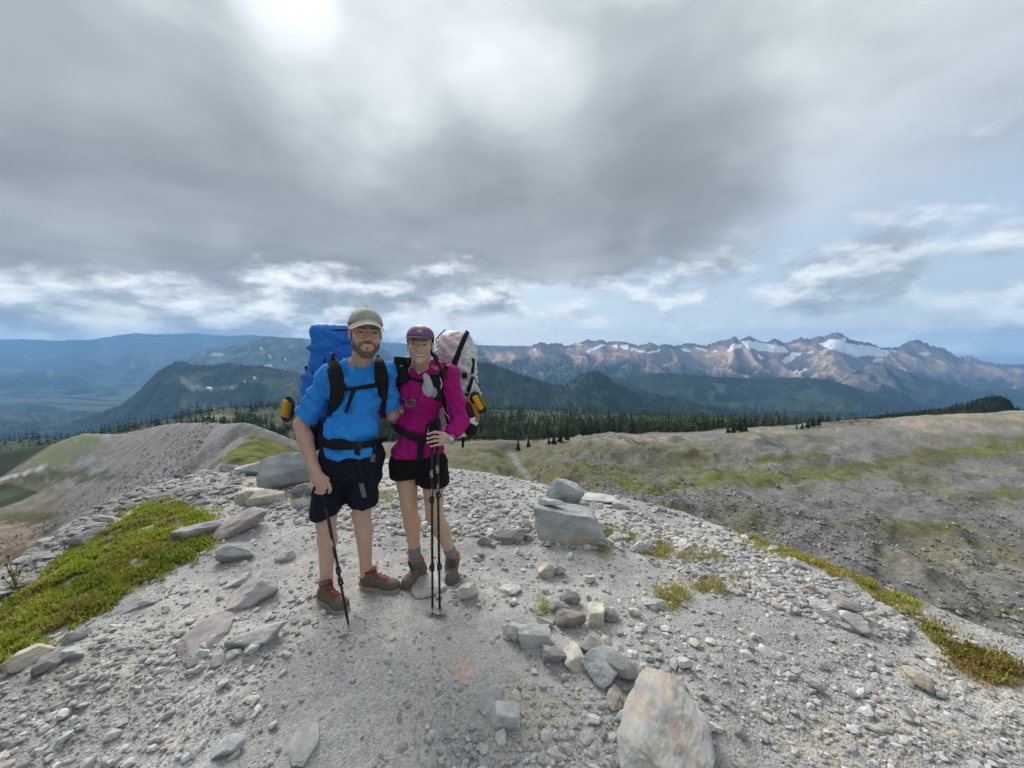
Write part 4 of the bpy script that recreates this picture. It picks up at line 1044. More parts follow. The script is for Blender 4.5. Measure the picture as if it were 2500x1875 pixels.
def pebbles():
    g = np.random.default_rng(33)
    def sample(n, v0, v1):
        uv = np.stack([g.uniform(-160, 2660, n), g.uniform(v0, v1, n)], -1)
        P, ok = ground_pts(uv)
        u, v = uv[:, 0], uv[:, 1]
        ok &= ~(pmask(u, v, MOSS_L) | pmask(u, v, MOSS_R2) | pmask(u, v, MOSS_R))
        cl = fbm(P[:, 0] * 1.3, P[:, 1] * 1.3, 3, 44) if True else 0
        cl = np.nan_to_num(cl)
        bare = blobm(u, v, 960, 1660, 300, 260) * 0.75 + blobm(u, v, 640, 1230, 200, 60) * 0.6 + blobm(u, v, 1750, 1660, 200, 60) * 0.5 + blobm(u, v, 600, 1170, 150, 40) * 0.7
        keep = g.random(n) < np.clip(0.75 + 0.8 * cl - bare, 0.08, 1)
        return P[ok & keep]
    A = sample(14000, 1100, 2000)
    merged_stones('pebbles', A, np.clip(g.lognormal(math.log(0.021), 0.55, len(A)), 0.007, 0.075), g, 0, PEBC, M_PEB, 'scattered pale pebbles all over the gravel crest')
    B = sample(30000, 1120, 2000)
    merged_stones('grit', B, np.clip(g.lognormal(math.log(0.011), 0.35, len(B)), 0.005, 0.025), g, -1, PEBC, M_PEB, 'fine grit and stone chips between the pebbles')
    rp = in_poly_pts(RIM, 2600, g); P, ok = ground_pts(rp); P = P[ok]
    merged_stones('rim_rubble', P, np.clip(g.lognormal(math.log(0.038), 0.3, len(P)), 0.015, 0.07), g, 0, PEBC, M_PEB, 'rubble of hand sized stones along the right rim')
    bk = in_poly_pts([(420, 1112), (640, 1095), (1120, 1150), (1450, 1190), (1800, 1270), (1850, 1330), (1600, 1350), (1100, 1320), (560, 1260)], 3000, g); P, ok = ground_pts(bk); P = P[ok]
    merged_stones('crest_rubble', P, np.clip(g.lognormal(math.log(0.045), 0.4, len(P)), 0.015, 0.12), g, 0, PEBC, M_PEB, 'rubble along the back edge of the crest behind the hikers')
    lf = in_poly_pts([(-60, 1540), (0, 1462), (52, 1385), (90, 1292), (160, 1230), (250, 1162), (340, 1120), (430, 1112), (600, 1130), (560, 1230), (330, 1235), (170, 1350), (0, 1500)], 2200, g); P, ok = ground_pts(lf); P = P[ok]
    merged_stones('left_slope_rubble', P, np.clip(g.lognormal(math.log(0.06), 0.5, len(P)), 0.02, 0.25), g, 1, [(0.30, 0.30, 0.295), (0.36, 0.36, 0.35), (0.25, 0.245, 0.24), (0.33, 0.335, 0.34)], M_PEB, 'grey slabs and rubble on the steep left shoulder', (0.2, 0.5))
pebbles()

# ---- moss and grass: leaf sized blades
def leaf_mat():
    m, nt, b = material('moss_leaf', 0.8, 0.15)
    c = attr(nt, 'Col').outputs['Color']
    nt.links.new(c, b.inputs['Base Color'])
    tr = nd(nt, 'ShaderNodeBsdfTranslucent', {0: c})
    mx = nd(nt, 'ShaderNodeMixShader', {0: 0.3, 1: b.outputs[0], 2: tr.outputs[0]})
    nt.links.new(mx.outputs[0], nt.nodes['Material Output'].inputs[0])
    return m
M_LEAF = leaf_mat()

def tufts(name, P, g, blades, hgt, wid, spread, cols, label, lean=0.5):
    n = len(P); k = blades
    a = g.uniform(0, 2 * math.pi, (n, k)); ln = g.uniform(0.1, 1.0, (n, k)) * lean
    h = hgt * g.uniform(0.5, 1.25, (n, k)) * g.uniform(0.7, 1.3, (n, 1)); w = wid * g.uniform(0.6, 1.3, (n, k))
    off = spread * np.sqrt(g.random((n, k))); oa = g.uniform(0, 2 * math.pi, (n, k))
    bx_ = P[:, None, 0] + off * np.cos(oa); by = P[:, None, 1] + off * np.sin(oa); bz = P[:, None, 2] - 0.004 + 0 * off
    tx = np.cos(a) * ln * h; ty = np.sin(a) * ln * h; tz = h * np.sqrt(np.maximum(1 - ln * ln, 0.1))
    pxn, pyn = -np.sin(a) * w / 2, np.cos(a) * w / 2
    v = np.stack([np.stack([bx_ + tx * .1 - pxn * .5, by + ty * .1 - pyn * .5, bz], -1), np.stack([bx_ + tx * .1 + pxn * .5, by + ty * .1 + pyn * .5, bz], -1),
                  np.stack([bx_ + tx * .55 + pxn, by + ty * .55 + pyn, bz + tz * .6], -1), np.stack([bx_ + tx * .55 - pxn, by + ty * .55 - pyn, bz + tz * .6], -1),
                  np.stack([bx_ + tx, by + ty, bz + tz], -1)], 2).reshape(-1, 3)
    nb = n * k; b0 = np.arange(nb) * 5
    F = np.concatenate([np.stack([b0, b0 + 1, b0 + 2], -1), np.stack([b0, b0 + 2, b0 + 3], -1), np.stack([b0 + 3, b0 + 2, b0 + 4], -1)])
    n1 = fbm(P[:, 0] * 3.0, P[:, 1] * 3.0, 4, 66); n2 = fbm(P[:, 0] * 12.0, P[:, 1] * 12.0, 2, 68)
    c = lerp(np.array(cols[0]), np.array(cols[1]), sm(n1 + 0.4 * n2, -0.3, 0.4))
    c = lerp(c, np.array(cols[2]), sm(n2 - 0.3 * n1, 0.05, 0.45) * 0.85)
    c = c * (1 + 0.35 * fbm(P[:, 0] * 1.7, P[:, 1] * 1.7, 3, 64))[:, None]
    C = np.repeat(c, k, 0) * g.uniform(0.7, 1.3, (nb, 1))
    return tag(mesh_np(name, v, F, M_LEAF, cols=np.repeat(C, 5, 0), smooth=False), label, kind='stuff')

def vegetation():
    g = np.random.default_rng(55)
    def pts(poly, n, jit=6, gap=0.0):
        uv = in_poly_pts(poly, n, g) + g.normal(0, jit, (n, 2))
        P, ok = ground_pts(uv)
        P = P[ok]; P = P[fbm(P[:, 0] * 4.5, P[:, 1] * 4.5, 4, 99) > gap - 0.6 + 0.15 * g.random(len(P))]; P[:, 2] += 0.015 + 0.02 * fbm(P[:, 0] * 5, P[:, 1] * 5, 2, 93)
        return P
    tufts('moss_cushion', pts(MOSS_L, 10500, 11, 0.2), g, 6, 0.034, 0.011, 0.024, [(0.36, 0.375, 0.06), (0.25, 0.33, 0.04), (0.34, 0.30, 0.11)], 'big yellow green moss patch on the left slope', 0.8)
    tufts('moss_cushion', pts(MOSS_R, 2000, 9, 0.5), g, 6, 0.024, 0.010, 0.03, [(0.40, 0.40, 0.06), (0.32, 0.36, 0.05), (0.40, 0.29, 0.11)], 'yellow green moss strip along the right crest edge', 0.8)
    tufts('moss_cushion', pts(MOSS_R2, 1000, 14, 0.55), g, 6, 0.022, 0.009, 0.03, [(0.36, 0.30, 0.08), (0.30, 0.30, 0.05), (0.38, 0.25, 0.10)], 'rusty brown moss and heather on the lower right edge', 0.8)
    for poly, lab, n in GRASS:
        tufts('grass_patch', pts(poly, int(n * 0.8), 9, 0.3), g, 5, 0.022, 0.006, 0.03, [(0.40, 0.37, 0.11), (0.30, 0.32, 0.07), (0.48, 0.40, 0.22)], lab, 0.98)
vegetation()

def weed():
    g = np.random.default_rng(5); p = on_ground(40, 1452)
    root = bpy.data.objects.new('flower_stalk', None); COL.objects.link(root); root.location = p
    tag(root, 'tall dry flower stalk standing left of the big moss patch', 'plant')
    m_st, nt, b = material('dry_stem', 0.9, 0.1); b.inputs['Base Color'].default_value = (0.20, 0.21, 0.09, 1)
    m_bd, nt, b = material('brown_bud', 0.9, 0.1); b.inputs['Base Color'].default_value = (0.16, 0.11, 0.07, 1)
    for i in range(7):
        a = g.uniform(0, 6.28); h = g.uniform(0.14, 0.27); ln = g.uniform(0.02, 0.07)
        t = np.linspace(0, 1, 6)[:, None]; P = np.array([math.cos(a), math.sin(a), 0]) * ln * t ** 1.5 + np.array([0, 0, 1.0]) * h * t
        n = 5; an = np.arange(n) * 2 * math.pi / n
        V = (P[:, None] + 0.0028 * np.stack([np.cos(an), np.sin(an), 0 * an], -1)[None]).reshape(-1, 3)
        F = np.array([(j * n + k, j * n + (k + 1) % n, (j + 1) * n + (k + 1) % n, (j + 1) * n + k) for j in range(5) for k in range(n)])
        mesh_np('stem', V, F, m_st, root)
        BV, BF = ICO[1]; mesh_np('bud', BV * np.array([0.009, 0.009, 0.013]) + P[-1], BF, m_bd, root, False)
    for i in range(26):
        a = g.uniform(0, 6.28); z = g.uniform(0.02, 0.16); L = g.uniform(0.03, 0.07); d = np.array([math.cos(a), math.sin(a), 0.4]); s = np.array([-math.sin(a), math.cos(a), 0]) * 0.008
        o = np.array([0, 0, z]); V = np.array([o, o + d * L * .5 + s, o + d * L, o + d * L * .5 - s]); mesh_np('leaf', V, np.array([(0, 1, 2, 3)]), m_st, root)
weed()
# ================================================================== conifers and rubble in the basin
def tree_mat():
    m, nt, b = material('conifer_needles', 0.85, 0.1)
    c = attr(nt, 'Col').outputs['Color']
    n1 = noise(nt, geopos(nt), 3.0, 3.0, 0.6)
    f = nd(nt, 'ShaderNodeMapRange', {0: n1, 1: 0.3, 2: 0.7, 3: 0.7, 4: 1.35}).outputs[0]
    nt.links.new(nd(nt, 'ShaderNodeVectorMath', {0: c, 'Scale': f}, operation='SCALE').outputs[0], b.inputs['Base Color'])
    return m
M_TREE = tree_mat()
M_BARK, _nt, _b = material('bark', 0.9, 0.1); _b.inputs['Base Color'].default_value = (0.11, 0.085, 0.06, 1)

def conifer(seed, tiers=9, seg=7, wide=0.17):
    """ragged tiers of drooping boughs, unit height; returns crown verts/tris"""
    g = np.random.default_rng(seed); V = []; F = []
    for i in range(tiers):
        t = i / tiers
        zc = 0.10 + 0.88 * t; rad = wide * (1 - t) ** 0.85 * g.uniform(0.8, 1.15) + 0.008
        top = min(zc + 0.20 * (1 - t) + 0.05, 1.0)
        b0 = len(V); V.append((g.normal(0, 0.004), g.normal(0, 0.004), top))
        ph = g.uniform(0, 6.28)
        for k in range(seg):
            a = ph + 2 * math.pi * k / seg + g.normal(0, 0.15); rr = rad * g.uniform(0.55, 1.25)
            V.append((rr * math.cos(a), rr * math.sin(a), zc - g.uniform(0.0, 0.05)))
            a2 = a + math.pi / seg; r2 = rad * g.uniform(0.25, 0.5)
            V.append((r2 * math.cos(a2), r2 * math.sin(a2), zc + 0.03))
        for k in range(2 * seg):
            F.append((b0, b0 + 1 + k, b0 + 1 + (k + 1) % (2 * seg)))
    return np.array(V), np.array(F)

def forest(name, P, hts, g, kinds, label, c0, c1, nsc=40.0):
    protos = [conifer(*k) for k in kinds]
    allV = []; allF = []; allC = []; nv = 0
    ki = g.integers(len(protos), size=len(P))
    for j, (V0, F0) in enumerate(protos):
        S = P[ki == j]; h = hts[ki == j]; n = len(S)
        if not n: continue
        a = g.uniform(0, 6.28, n); w = g.uniform(0.8, 1.25, n)
        x = V0[None, :, 0] * np.cos(a)[:, None] - V0[None, :, 1] * np.sin(a)[:, None]
        y = V0[None, :, 0] * np.sin(a)[:, None] + V0[None, :, 1] * np.cos(a)[:, None]
        V = np.stack([x * w[:, None], y * w[:, None], np.broadcast_to(V0[None, :, 2], x.shape)], -1) * h[:, None, None] + S[:, None]
        allV.append(V.reshape(-1, 3)); allF.append((F0[None] + (np.arange(n) * len(V0))[:, None, None]).reshape(-1, 3) + nv); nv += n * len(V0)
        t = g.random(n) * 0.6 + 0.4 * sm(fbm(S[:, 0] / nsc, S[:, 1] / nsc, 3, 19), -0.4, 0.4)
        c = lerp(np.array(c0), np.array(c1), t)
        c = c * g.uniform(0.6, 1.5, (n, 1)) * np.array([1.0, 1.0, 1.0]) + g.uniform(0, 0.012, (n, 1)) * np.array([1.0, 0.7, 0.2])
        allC.append(np.repeat(c, len(V0), 0))
    return tag(mesh_np(name, np.concatenate(allV), np.concatenate(allF), M_TREE, cols=np.concatenate(allC), smooth=False), label, kind='stuff')

def tree_thing(p, h, seed, label, group, wide=0.2, tiers=12):
    root = bpy.data.objects.new('conifer_tree', None); COL.objects.link(root); root.location = p
    V, F = conifer(seed, tiers, 9, wide)
    g = np.random.default_rng(seed)
    c = lerp(np.array((0.022, 0.034, 0.018)), np.array((0.05, 0.065, 0.032)), g.random(len(V)))
    mesh_np('crown', V * h, F, M_TREE, root, False, cols=c)
    n = 7; a = np.arange(n) * 2 * math.pi / n
    tv = np.concatenate([np.stack([r_ * np.cos(a), r_ * np.sin(a), np.full(n, z_)], -1) for r_, z_ in ((0.022 * h, -0.02 * h), (0.016 * h, 0.3 * h), (0.006 * h, 0.85 * h))])
    tf = np.array([(i * n + k, i * n + (k + 1) % n, (i + 1) * n + (k + 1) % n, (i + 1) * n + k) for i in range(2) for k in range(n)])
    mesh_np('trunk', tv, tf, M_BARK, root)
    return tag(root, label, 'tree', group)

def plant_forests():
    g = np.random.default_rng(77)
    def zH(x, y): return H(x, y)
    # belt beyond the basin and behind the bowl wall
    th = g.uniform(-0.98, 0.98, 26000); rr = np.exp(g.uniform(math.log(165), math.log(1250), 26000))
    x = rr * np.sin(th); y = rr * np.cos(th); z = zH(x, y); u, v = proj(np.stack([x, y, z], -1))
    dn = fbm(x / 60, y / 60, 4, 29)
    edge = np.interp(u, [0, 330, 560, 700, 1000, 1150, 1300, 1380, 1450, 1700, 1900, 2100, 2500], [330, 340, 300, 200, 170, 172, 168, 172, 185, 180, 230, 380, 420])
    keep = (rr > edge * (1 + 0.12 * fbm(x / 25, y / 25, 2, 39))) & (dn > -0.05 - 0.4 * sm(rr, 250, 500)) & (u > -150) & (u < 2650)
    keep &= ~(blobm(u, v, 530, 1018, 40, 7) > 0.4)
    keep &= ~((u > 40) & (u < 520) & (rr < 300)) & ~((u < 230) & (rr < 520))
    dens = (sm(rr, 900, 250) * 0.45 + 0.3) * (0.5 + 0.9 * sm(dn, -0.2, 0.4))
    keep &= g.random(len(rr)) < dens
    P = np.stack([x, y, z], -1)[keep]; rk = rr[keep]
    print('belt trees', len(P))
    h = np.clip(g.lognormal(math.log(6.5), 0.38, len(P)), 2.0, 14.0) * np.interp(rk, [160, 400, 1200], [0.75, 1.05, 1.9])
    near = rk < 420
    forest('conifer_belt', P[near], h[near], g, [(i, 5 + i % 3, 5, 0.12 + 0.03 * i) for i in range(7)], 'belt of dark conifers beyond the open basin', (0.028, 0.044, 0.026), (0.08, 0.10, 0.052))
    forest('conifer_wood', P[~near], h[~near], g, [(40 + i, 3, 3, 0.2) for i in range(4)], 'conifer wood falling away towards the valley', (0.024, 0.04, 0.024), (0.065, 0.085, 0.045))
    # wooded hills: sample their own surfaces
    def on_hill(name, label, P_, n, h0, h1, test, c0, c1, tiers=2):
        R_, C_ = P_.shape[:2]
        i = g.integers(0, R_ - 8, n * 3); j = g.integers(0, C_ - 1, n * 3); fi = g.random((n * 3, 1)); fj = g.random((n * 3, 1))
        S = P_[i, j] * (1 - fi) * (1 - fj) + P_[i + 1, j] * fi * (1 - fj) + P_[i, j + 1] * (1 - fi) * fj + P_[i + 1, j + 1] * fi * fj
        u, v = proj(S); k = test(u, v, fbm(S[:, 0] / 120, S[:, 1] / 120, 4, 31)) & (u > -60) & (u < 2560)
        S = S[k][:n]
        forest(name, S, g.uniform(h0, h1, len(S)), g, [(60 + q, tiers, 3, 0.22) for q in range(3)], label, c0, c1, 300.0)
    on_hill('hill_conifers', 'conifers covering the wooded hill with the knob', P_R1, 12000, 14, 32, lambda u, v, n: n > -0.45, (0.014, 0.026, 0.016), (0.036, 0.05, 0.03))
    on_hill('hill_conifers', 'conifers covering the forest ridge below the mountains', P_R2, 9000, 16, 36, lambda u, v, n: (n > -0.5) & (blobm(u, v, 1762, 948, 14, 12) < 0.4) & (blobm(u, v, 1985, 965, 24, 24) < 0.5), (0.014, 0.026, 0.016), (0.034, 0.048, 0.03))
    on_hill('hill_conifers', 'conifers on the rocky wooded hill at left', P_L5, 9000, 12, 28, lambda u, v, n: (n > -0.1) & (band(u, v, [(440, 925), (470, 945), (500, 953), (560, 945), (580, 938)], 9) < 0.3) & (blobm(u, v, 470, 935, 30, 18) < 0.4), (0.018, 0.03, 0.02), (0.04, 0.055, 0.034))
    on_hill('knoll_conifers', 'conifers crowding the dark knoll at right', P_R0, 2600, 5, 10, lambda u, v, n: n > -0.5, (0.012, 0.022, 0.012), (0.032, 0.045, 0.022), 4)
    # trees one can tell apart
    T = [(1368, 1086, 150, 7.5, 'tall dark conifer at the basin edge, left of the pale bare ridge'), (1352, 1090, 152, 6.0, 'conifer just left of the tall dark one at the basin edge'), (1384, 1084, 151, 5.5, 'conifer just right of the tall dark one at the basin edge'), (1340, 1092, 153, 4.0, 'small conifer at the left end of the clump by the basin edge'),
         (1790, 1062, 138, 4.6, 'bushy dark conifer crowning the small mound on the skyline'), (1806, 1061, 138, 5.0, 'tallest conifer on the small skyline mound'), (1820, 1062, 139, 3.8, 'right hand conifer on the small skyline mound'), (1776, 1066, 140, 3.4, 'left hand conifer on the small skyline mound'),
         (1972, 1042, 150, 3.6, 'left conifer of the dark skyline clump below the snowfield'), (1985, 1041, 150, 4.2, 'middle conifer of the dark skyline clump below the snowfield'), (1998, 1040, 150, 3.8, 'right conifer of the dark skyline clump below the snowfield'), (1958, 1044, 151, 2.6, 'short conifer left of the dark skyline clump'),
         (1945, 1045, 152, 2.2, 'lone small conifer far left of the dark skyline clump'), (1290, 1096, 160, 5.0, 'conifer at the front of the wood left of the basin edge clump'), (1265, 1098, 162, 5.6, 'front conifer of the wood above the stream gully')]
    for i, (u, v, Y, h, lab) in enumerate(T):
        p = at(u, v, Y); z = float(H(np.array([p[0]]), np.array([p[1]]))[0])
        tree_thing((p[0], p[1], z - 0.2), h * 1.1, 300 + i, lab, 'conifers along the basin edge', 0.30 if Y < 152 and u > 1700 else 0.22)
plant_forests()

def basin_rubble():
    g = np.random.default_rng(88)
    n = 60000
    th = g.uniform(0.0, 1.05, n); rr = np.exp(g.uniform(math.log(22), math.log(135), n))
    x = rr * np.sin(th); y = rr * np.cos(th)
    k = (fbm(x * 0.07, y * 0.07, 4, 12) > -0.15 - 0.5 * g.random(n) + 0.5 * sm(rr, 60, 120)) & (x * RN[0] + y * RN[1] > 7)
    x, y, rr = x[k], y[k], rr[k]
    z = H(x, y)
    u, v = proj(np.stack([x, y, z], -1))
    grass = np.maximum(band(u, v, [(1690, 1176), (1900, 1166), (2100, 1150), (2300, 1112), (2500, 1080)], 18), blobm(u, v, 2250, 1292, 110, 26))
    k = (g.random(len(x)) > grass * 0.85) & (u > 1000) & (u < 2600)
    P = np.stack([x, y, z], -1)[k]
    print('rubble', len(P))
    merged_stones('basin_rubble', P, np.clip(g.lognormal(math.log(0.24), 0.6, len(P)), 0.08, 1.3), g, -1, [(0.20, 0.195, 0.19), (0.28, 0.275, 0.265), (0.36, 0.35, 0.33), (0.13, 0.125, 0.12), (0.24, 0.23, 0.22)], M_PEB, 'grey rubble strewn over the floor of the right hand basin')
    n = 16000
    th = g.uniform(-1.0, -0.55, n); rr = np.exp(g.uniform(math.log(9), math.log(150), n)); x = rr * np.sin(th); y = rr * np.cos(th); k = (x * RN[0] + y * RN[1] < -9) | ((x * RN[0] + y * RN[1] < -2.6) & (rr < 26)); x = x[k]; y = y[k]; n = len(x); z = H(x, y)
    merged_stones('apron_rubble', np.stack([x, y, z], -1), np.clip(g.lognormal(math.log(0.3), 0.5, n) * np.interp(np.hypot(x, y), [8, 30, 100], [0.35, 0.8, 1.2]), 0.05, 1.4), g, -1, [(0.26, 0.255, 0.25), (0.34, 0.335, 0.325), (0.18, 0.175, 0.17), (0.30, 0.285, 0.265)], M_PEB, 'grey rubble on the slope below the left drop off')
basin_rubble()
# ================================================================== sculpting kit: distance fields on a grid -> mesh
class Field:
    def __init__(s, lo, hi, h, fine=None, pad=0.0):
        s.ax = []
        for i in range(3):
            a, b = lo[i] - pad, hi[i] + pad
            pts = [a]
            while pts[-1] < b:
                st = h
                for (ax, fa, fb, fh) in (fine or []):
                    if ax == i and fa <= pts[-1] <= fb: st = fh
                pts.append(pts[-1] + st)
            s.ax.append(np.array(pts, np.float32))
        s.d = np.full([len(a) for a in s.ax], 0.2, np.float32)
    def _sub(s, lo, hi):
        sl = []
        for i in range(3):
            a = max(int(np.searchsorted(s.ax[i], lo[i])) - 1, 0); b = min(int(np.searchsorted(s.ax[i], hi[i])) + 1, len(s.ax[i]))
            sl.append(slice(a, max(b, a)))
        return tuple(sl)
    def _grid(s, sl):
        return s.ax[0][sl[0]][:, None, None], s.ax[1][sl[1]][None, :, None], s.ax[2][sl[2]][None, None, :]
    def _comb(s, sl, d2, k, op):
        d1 = s.d[sl]
        if op == 'sub':
            h = np.clip(0.5 - 0.5 * (d1 + d2) / k, 0, 1); s.d[sl] = d1 + (-d2 - d1) * h + k * h * (1 - h)
        elif op == 'and':
            h = np.clip(0.5 - 0.5 * (d2 - d1) / k, 0, 1); s.d[sl] = d2 + (d1 - d2) * h + k * h * (1 - h)
        else:
            h = np.clip(0.5 + 0.5 * (d2 - d1) / k, 0, 1); s.d[sl] = d2 + (d1 - d2) * h - k * h * (1 - h)
    def cone(s, a, b, ra, rb, k=0.01, op='add'):
        a = np.asarray(a, float); b = np.asarray(b, float); r = max(ra, rb) + k + 0.03
        sl = s._sub(np.minimum(a, b) - r, np.maximum(a, b) + r)
        if 0 in s.d[sl].shape: return
        X, Y, Z = s._grid(sl)
        ba = b - a; L = float(ba @ ba) + 1e-12
        t = np.clip(((X - a[0]) * ba[0] + (Y - a[1]) * ba[1] + (Z - a[2]) * ba[2]) / L, 0, 1)
        d = np.sqrt((X - a[0] - t * ba[0]) ** 2 + (Y - a[1] - t * ba[1]) ** 2 + (Z - a[2] - t * ba[2]) ** 2) - (ra + t * (rb - ra))
        s._comb(sl, d.astype(np.float32), k, op)
    def ell(s, c, r, k=0.01, op='add', R=None, power=2.0):
        c = np.asarray(c, float); r = np.asarray(r, float); m = (max(r) * (1.5 if power > 2 else 1.0)) + k + 0.03
        sl = s._sub(c - m, c + m)
        if 0 in s.d[sl].shape: return
        X, Y, Z = s._grid(sl); X = X - c[0]; Y = Y - c[1]; Z = Z - c[2]
        if R is not None:
            R = np.asarray(R); X, Y, Z = (R[0, 0] * X + R[1, 0] * Y + R[2, 0] * Z), (R[0, 1] * X + R[1, 1] * Y + R[2, 1] * Z), (R[0, 2] * X + R[1, 2] * Y + R[2, 2] * Z)
        if power == 2.0:
            k0 = np.sqrt((X / r[0]) ** 2 + (Y / r[1]) ** 2 + (Z / r[2]) ** 2); k1 = np.sqrt((X / r[0] ** 2) ** 2 + (Y / r[1] ** 2) ** 2 + (Z / r[2] ** 2) ** 2)
            d = k0 * (k0 - 1) / np.maximum(k1, 1e-6)
        else:
            k0 = (np.abs(X / r[0]) ** power + np.abs(Y / r[1]) ** power + np.abs(Z / r[2]) ** power) ** (1 / power)
            d = (k0 - 1) * min(r)
        s._comb(sl, d.astype(np.float32), k, op)
    def box(s, c, hs, rad, k=0.01, op='add', R=None):
        c = np.asarray(c, float); m = float(np.linalg.norm(hs)) + k + 0.03
        sl = s._sub(c - m, c + m)
        if 0 in s.d[sl].shape: return
        X, Y, Z = s._grid(sl); X = X - c[0]; Y = Y - c[1]; Z = Z - c[2]
        if R is not None:
            R = np.asarray(R); X, Y, Z = (R[0, 0] * X + R[1, 0] * Y + R[2, 0] * Z), (R[0, 1] * X + R[1, 1] * Y + R[2, 1] * Z), (R[0, 2] * X + R[1, 2] * Y + R[2, 2] * Z)
        qx_, qy_, qz_ = np.abs(X) - hs[0] + rad, np.abs(Y) - hs[1] + rad, np.abs(Z) - hs[2] + rad
        d = np.sqrt(np.maximum(qx_, 0) ** 2 + np.maximum(qy_, 0) ** 2 + np.maximum(qz_, 0) ** 2) + np.minimum(np.maximum(qx_, np.maximum(qy_, qz_)), 0) - rad
        s._comb(sl, d.astype(np.float32), k, op)
    def plane(s, p, n, k=0.004, box=None):
        """keep the side where (x-p).n < 0; box limits where the cut acts"""
        n = np.asarray(n, float); n = n / np.linalg.norm(n)
        sl = s._sub(*box) if box is not None else (slice(None),) * 3
        X, Y, Z = s._grid(sl)
        d = (X - p[0]) * n[0] + (Y - p[1]) * n[1] + (Z - p[2]) * n[2]
        s._comb(sl, np.broadcast_to(d, s.d[sl].shape).astype(np.float32), k, 'and')
    def sample(s, P):
        P = np.asarray(P, float); idx = []; fr = []
        for i in range(3):
            a = s.ax[i]; j = np.clip(np.searchsorted(a, P[..., i]) - 1, 0, len(a) - 2)
            idx.append(j); fr.append(np.clip((P[..., i] - a[j]) / (a[j + 1] - a[j]), 0, 1))
        out = 0
        for dx_ in (0, 1):
            for dy_ in (0, 1):
                for dz_ in (0, 1):
                    w = (fr[0] if dx_ else 1 - fr[0]) * (fr[1] if dy_ else 1 - fr[1]) * (fr[2] if dz_ else 1 - fr[2])
                    out = out + w * s.d[idx[0] + dx_, idx[1] + dy_, idx[2] + dz_]
        return out
    def grad(s, P, e=0.006):
        g = np.stack([s.sample(P + e * np.eye(3)[i]) - s.sample(P - e * np.eye(3)[i]) for i in range(3)], -1)
        return g / np.maximum(np.linalg.norm(g, axis=-1, keepdims=True), 1e-9)
    def hit(s, u, v, y0, y1):
        """first surface point on the pixel's ray"""
        ys = np.arange(y0, y1, 0.002)
        P = at(np.full(len(ys), u), np.full(len(ys), v), ys)
        d = s.sample(P); i = int(np.argmax(d < 0))
        return P[i] if d[i] < 0 else None
    def touch(s, u, v, y0, y1):
        p = s.hit(u, v, y0, y1)
        if p is None:
            ys = np.arange(y0, y1, 0.004); P = at(np.full(len(ys), u), np.full(len(ys), v), ys); p = P[int(np.argmin(s.sample(P)))]
        return p
    def mesh(s):
        d = s.d; ins = d < 0
        nx, ny, nz = d.shape
        cnt = np.zeros((nx - 1, ny - 1, nz - 1), np.int8)
        for a in (0, 1):
            for b in (0, 1):
                for c in (0, 1):
                    cnt += ins[a:nx - 1 + a, b:ny - 1 + b, c:nz - 1 + c]
        act = (cnt > 0) & (cnt < 8)
        I, J, K = np.nonzero(act)
        idx = np.full(act.shape, -1, np.int32); idx[I, J, K] = np.arange(len(I))
        acc = np.zeros((len(I), 3)); w = np.zeros(len(I))
        A = s.ax
        corner = [(a, b, c) for a in (0, 1) for b in (0, 1) for c in (0, 1)]
        for p in corner:
            for ax in range(3):
                if p[ax] == 1: continue
                q_ = list(p); q_[ax] = 1
                d0 = d[I + p[0], J + p[1], K + p[2]]; d1 = d[I + q_[0], J + q_[1], K + q_[2]]
                m = (d0 < 0) != (d1 < 0)
                t = np.where(m, d0 / np.where(m, d0 - d1, 1), 0)
                pt = np.stack([A[0][I + p[0]], A[1][J + p[1]], A[2][K + p[2]]], -1); qt = np.stack([A[0][I + q_[0]], A[1][J + q_[1]], A[2][K + q_[2]]], -1)
                acc += np.where(m[:, None], pt + t[:, None] * (qt - pt), 0); w += m
        V = acc / w[:, None]
        F = []
        for ax in range(3):
            sl0 = [slice(1, -1)] * 3; sl1 = [slice(1, -1)] * 3
            sl0[ax] = slice(0, -1); sl1[ax] = slice(1, None)
            a0 = ins[tuple(sl0)]; a1 = ins[tuple(sl1)]
            ch = np.nonzero(a0 != a1)
            if not len(ch[0]): continue
            flip = a0[ch]
            base = [ch[0] + 1, ch[1] + 1, ch[2] + 1]; base[ax] = ch[ax]
            o1, o2 = (ax + 1) % 3, (ax + 2) % 3
            def cell(e1, e2):
                b_ = [x_.copy() for x_ in base]; b_[o1] -= e1; b_[o2] -= e2
                return idx[b_[0], b_[1], b_[2]]
            q_ = np.stack([cell(1, 1), cell(0, 1), cell(0, 0), cell(1, 0)], -1)
            q_[~flip] = q_[~flip][:, ::-1]
            F.append(q_)
        F = np.concatenate(F); F = F[(F >= 0).all(1)]
        return V, F

def relax(V, F, n=2, lam=0.5):
    for _ in range(n):
        acc = np.zeros_like(V); w = np.zeros(len(V))
        for i in range(4):
            a, b = F[:, i], F[:, (i + 1) % 4]
            np.add.at(acc, a, V[b]); np.add.at(w, a, 1); np.add.at(acc, b, V[a]); np.add.at(w, b, 1)
        V = V + lam * (acc / np.maximum(w, 1)[:, None] - V)
    return V

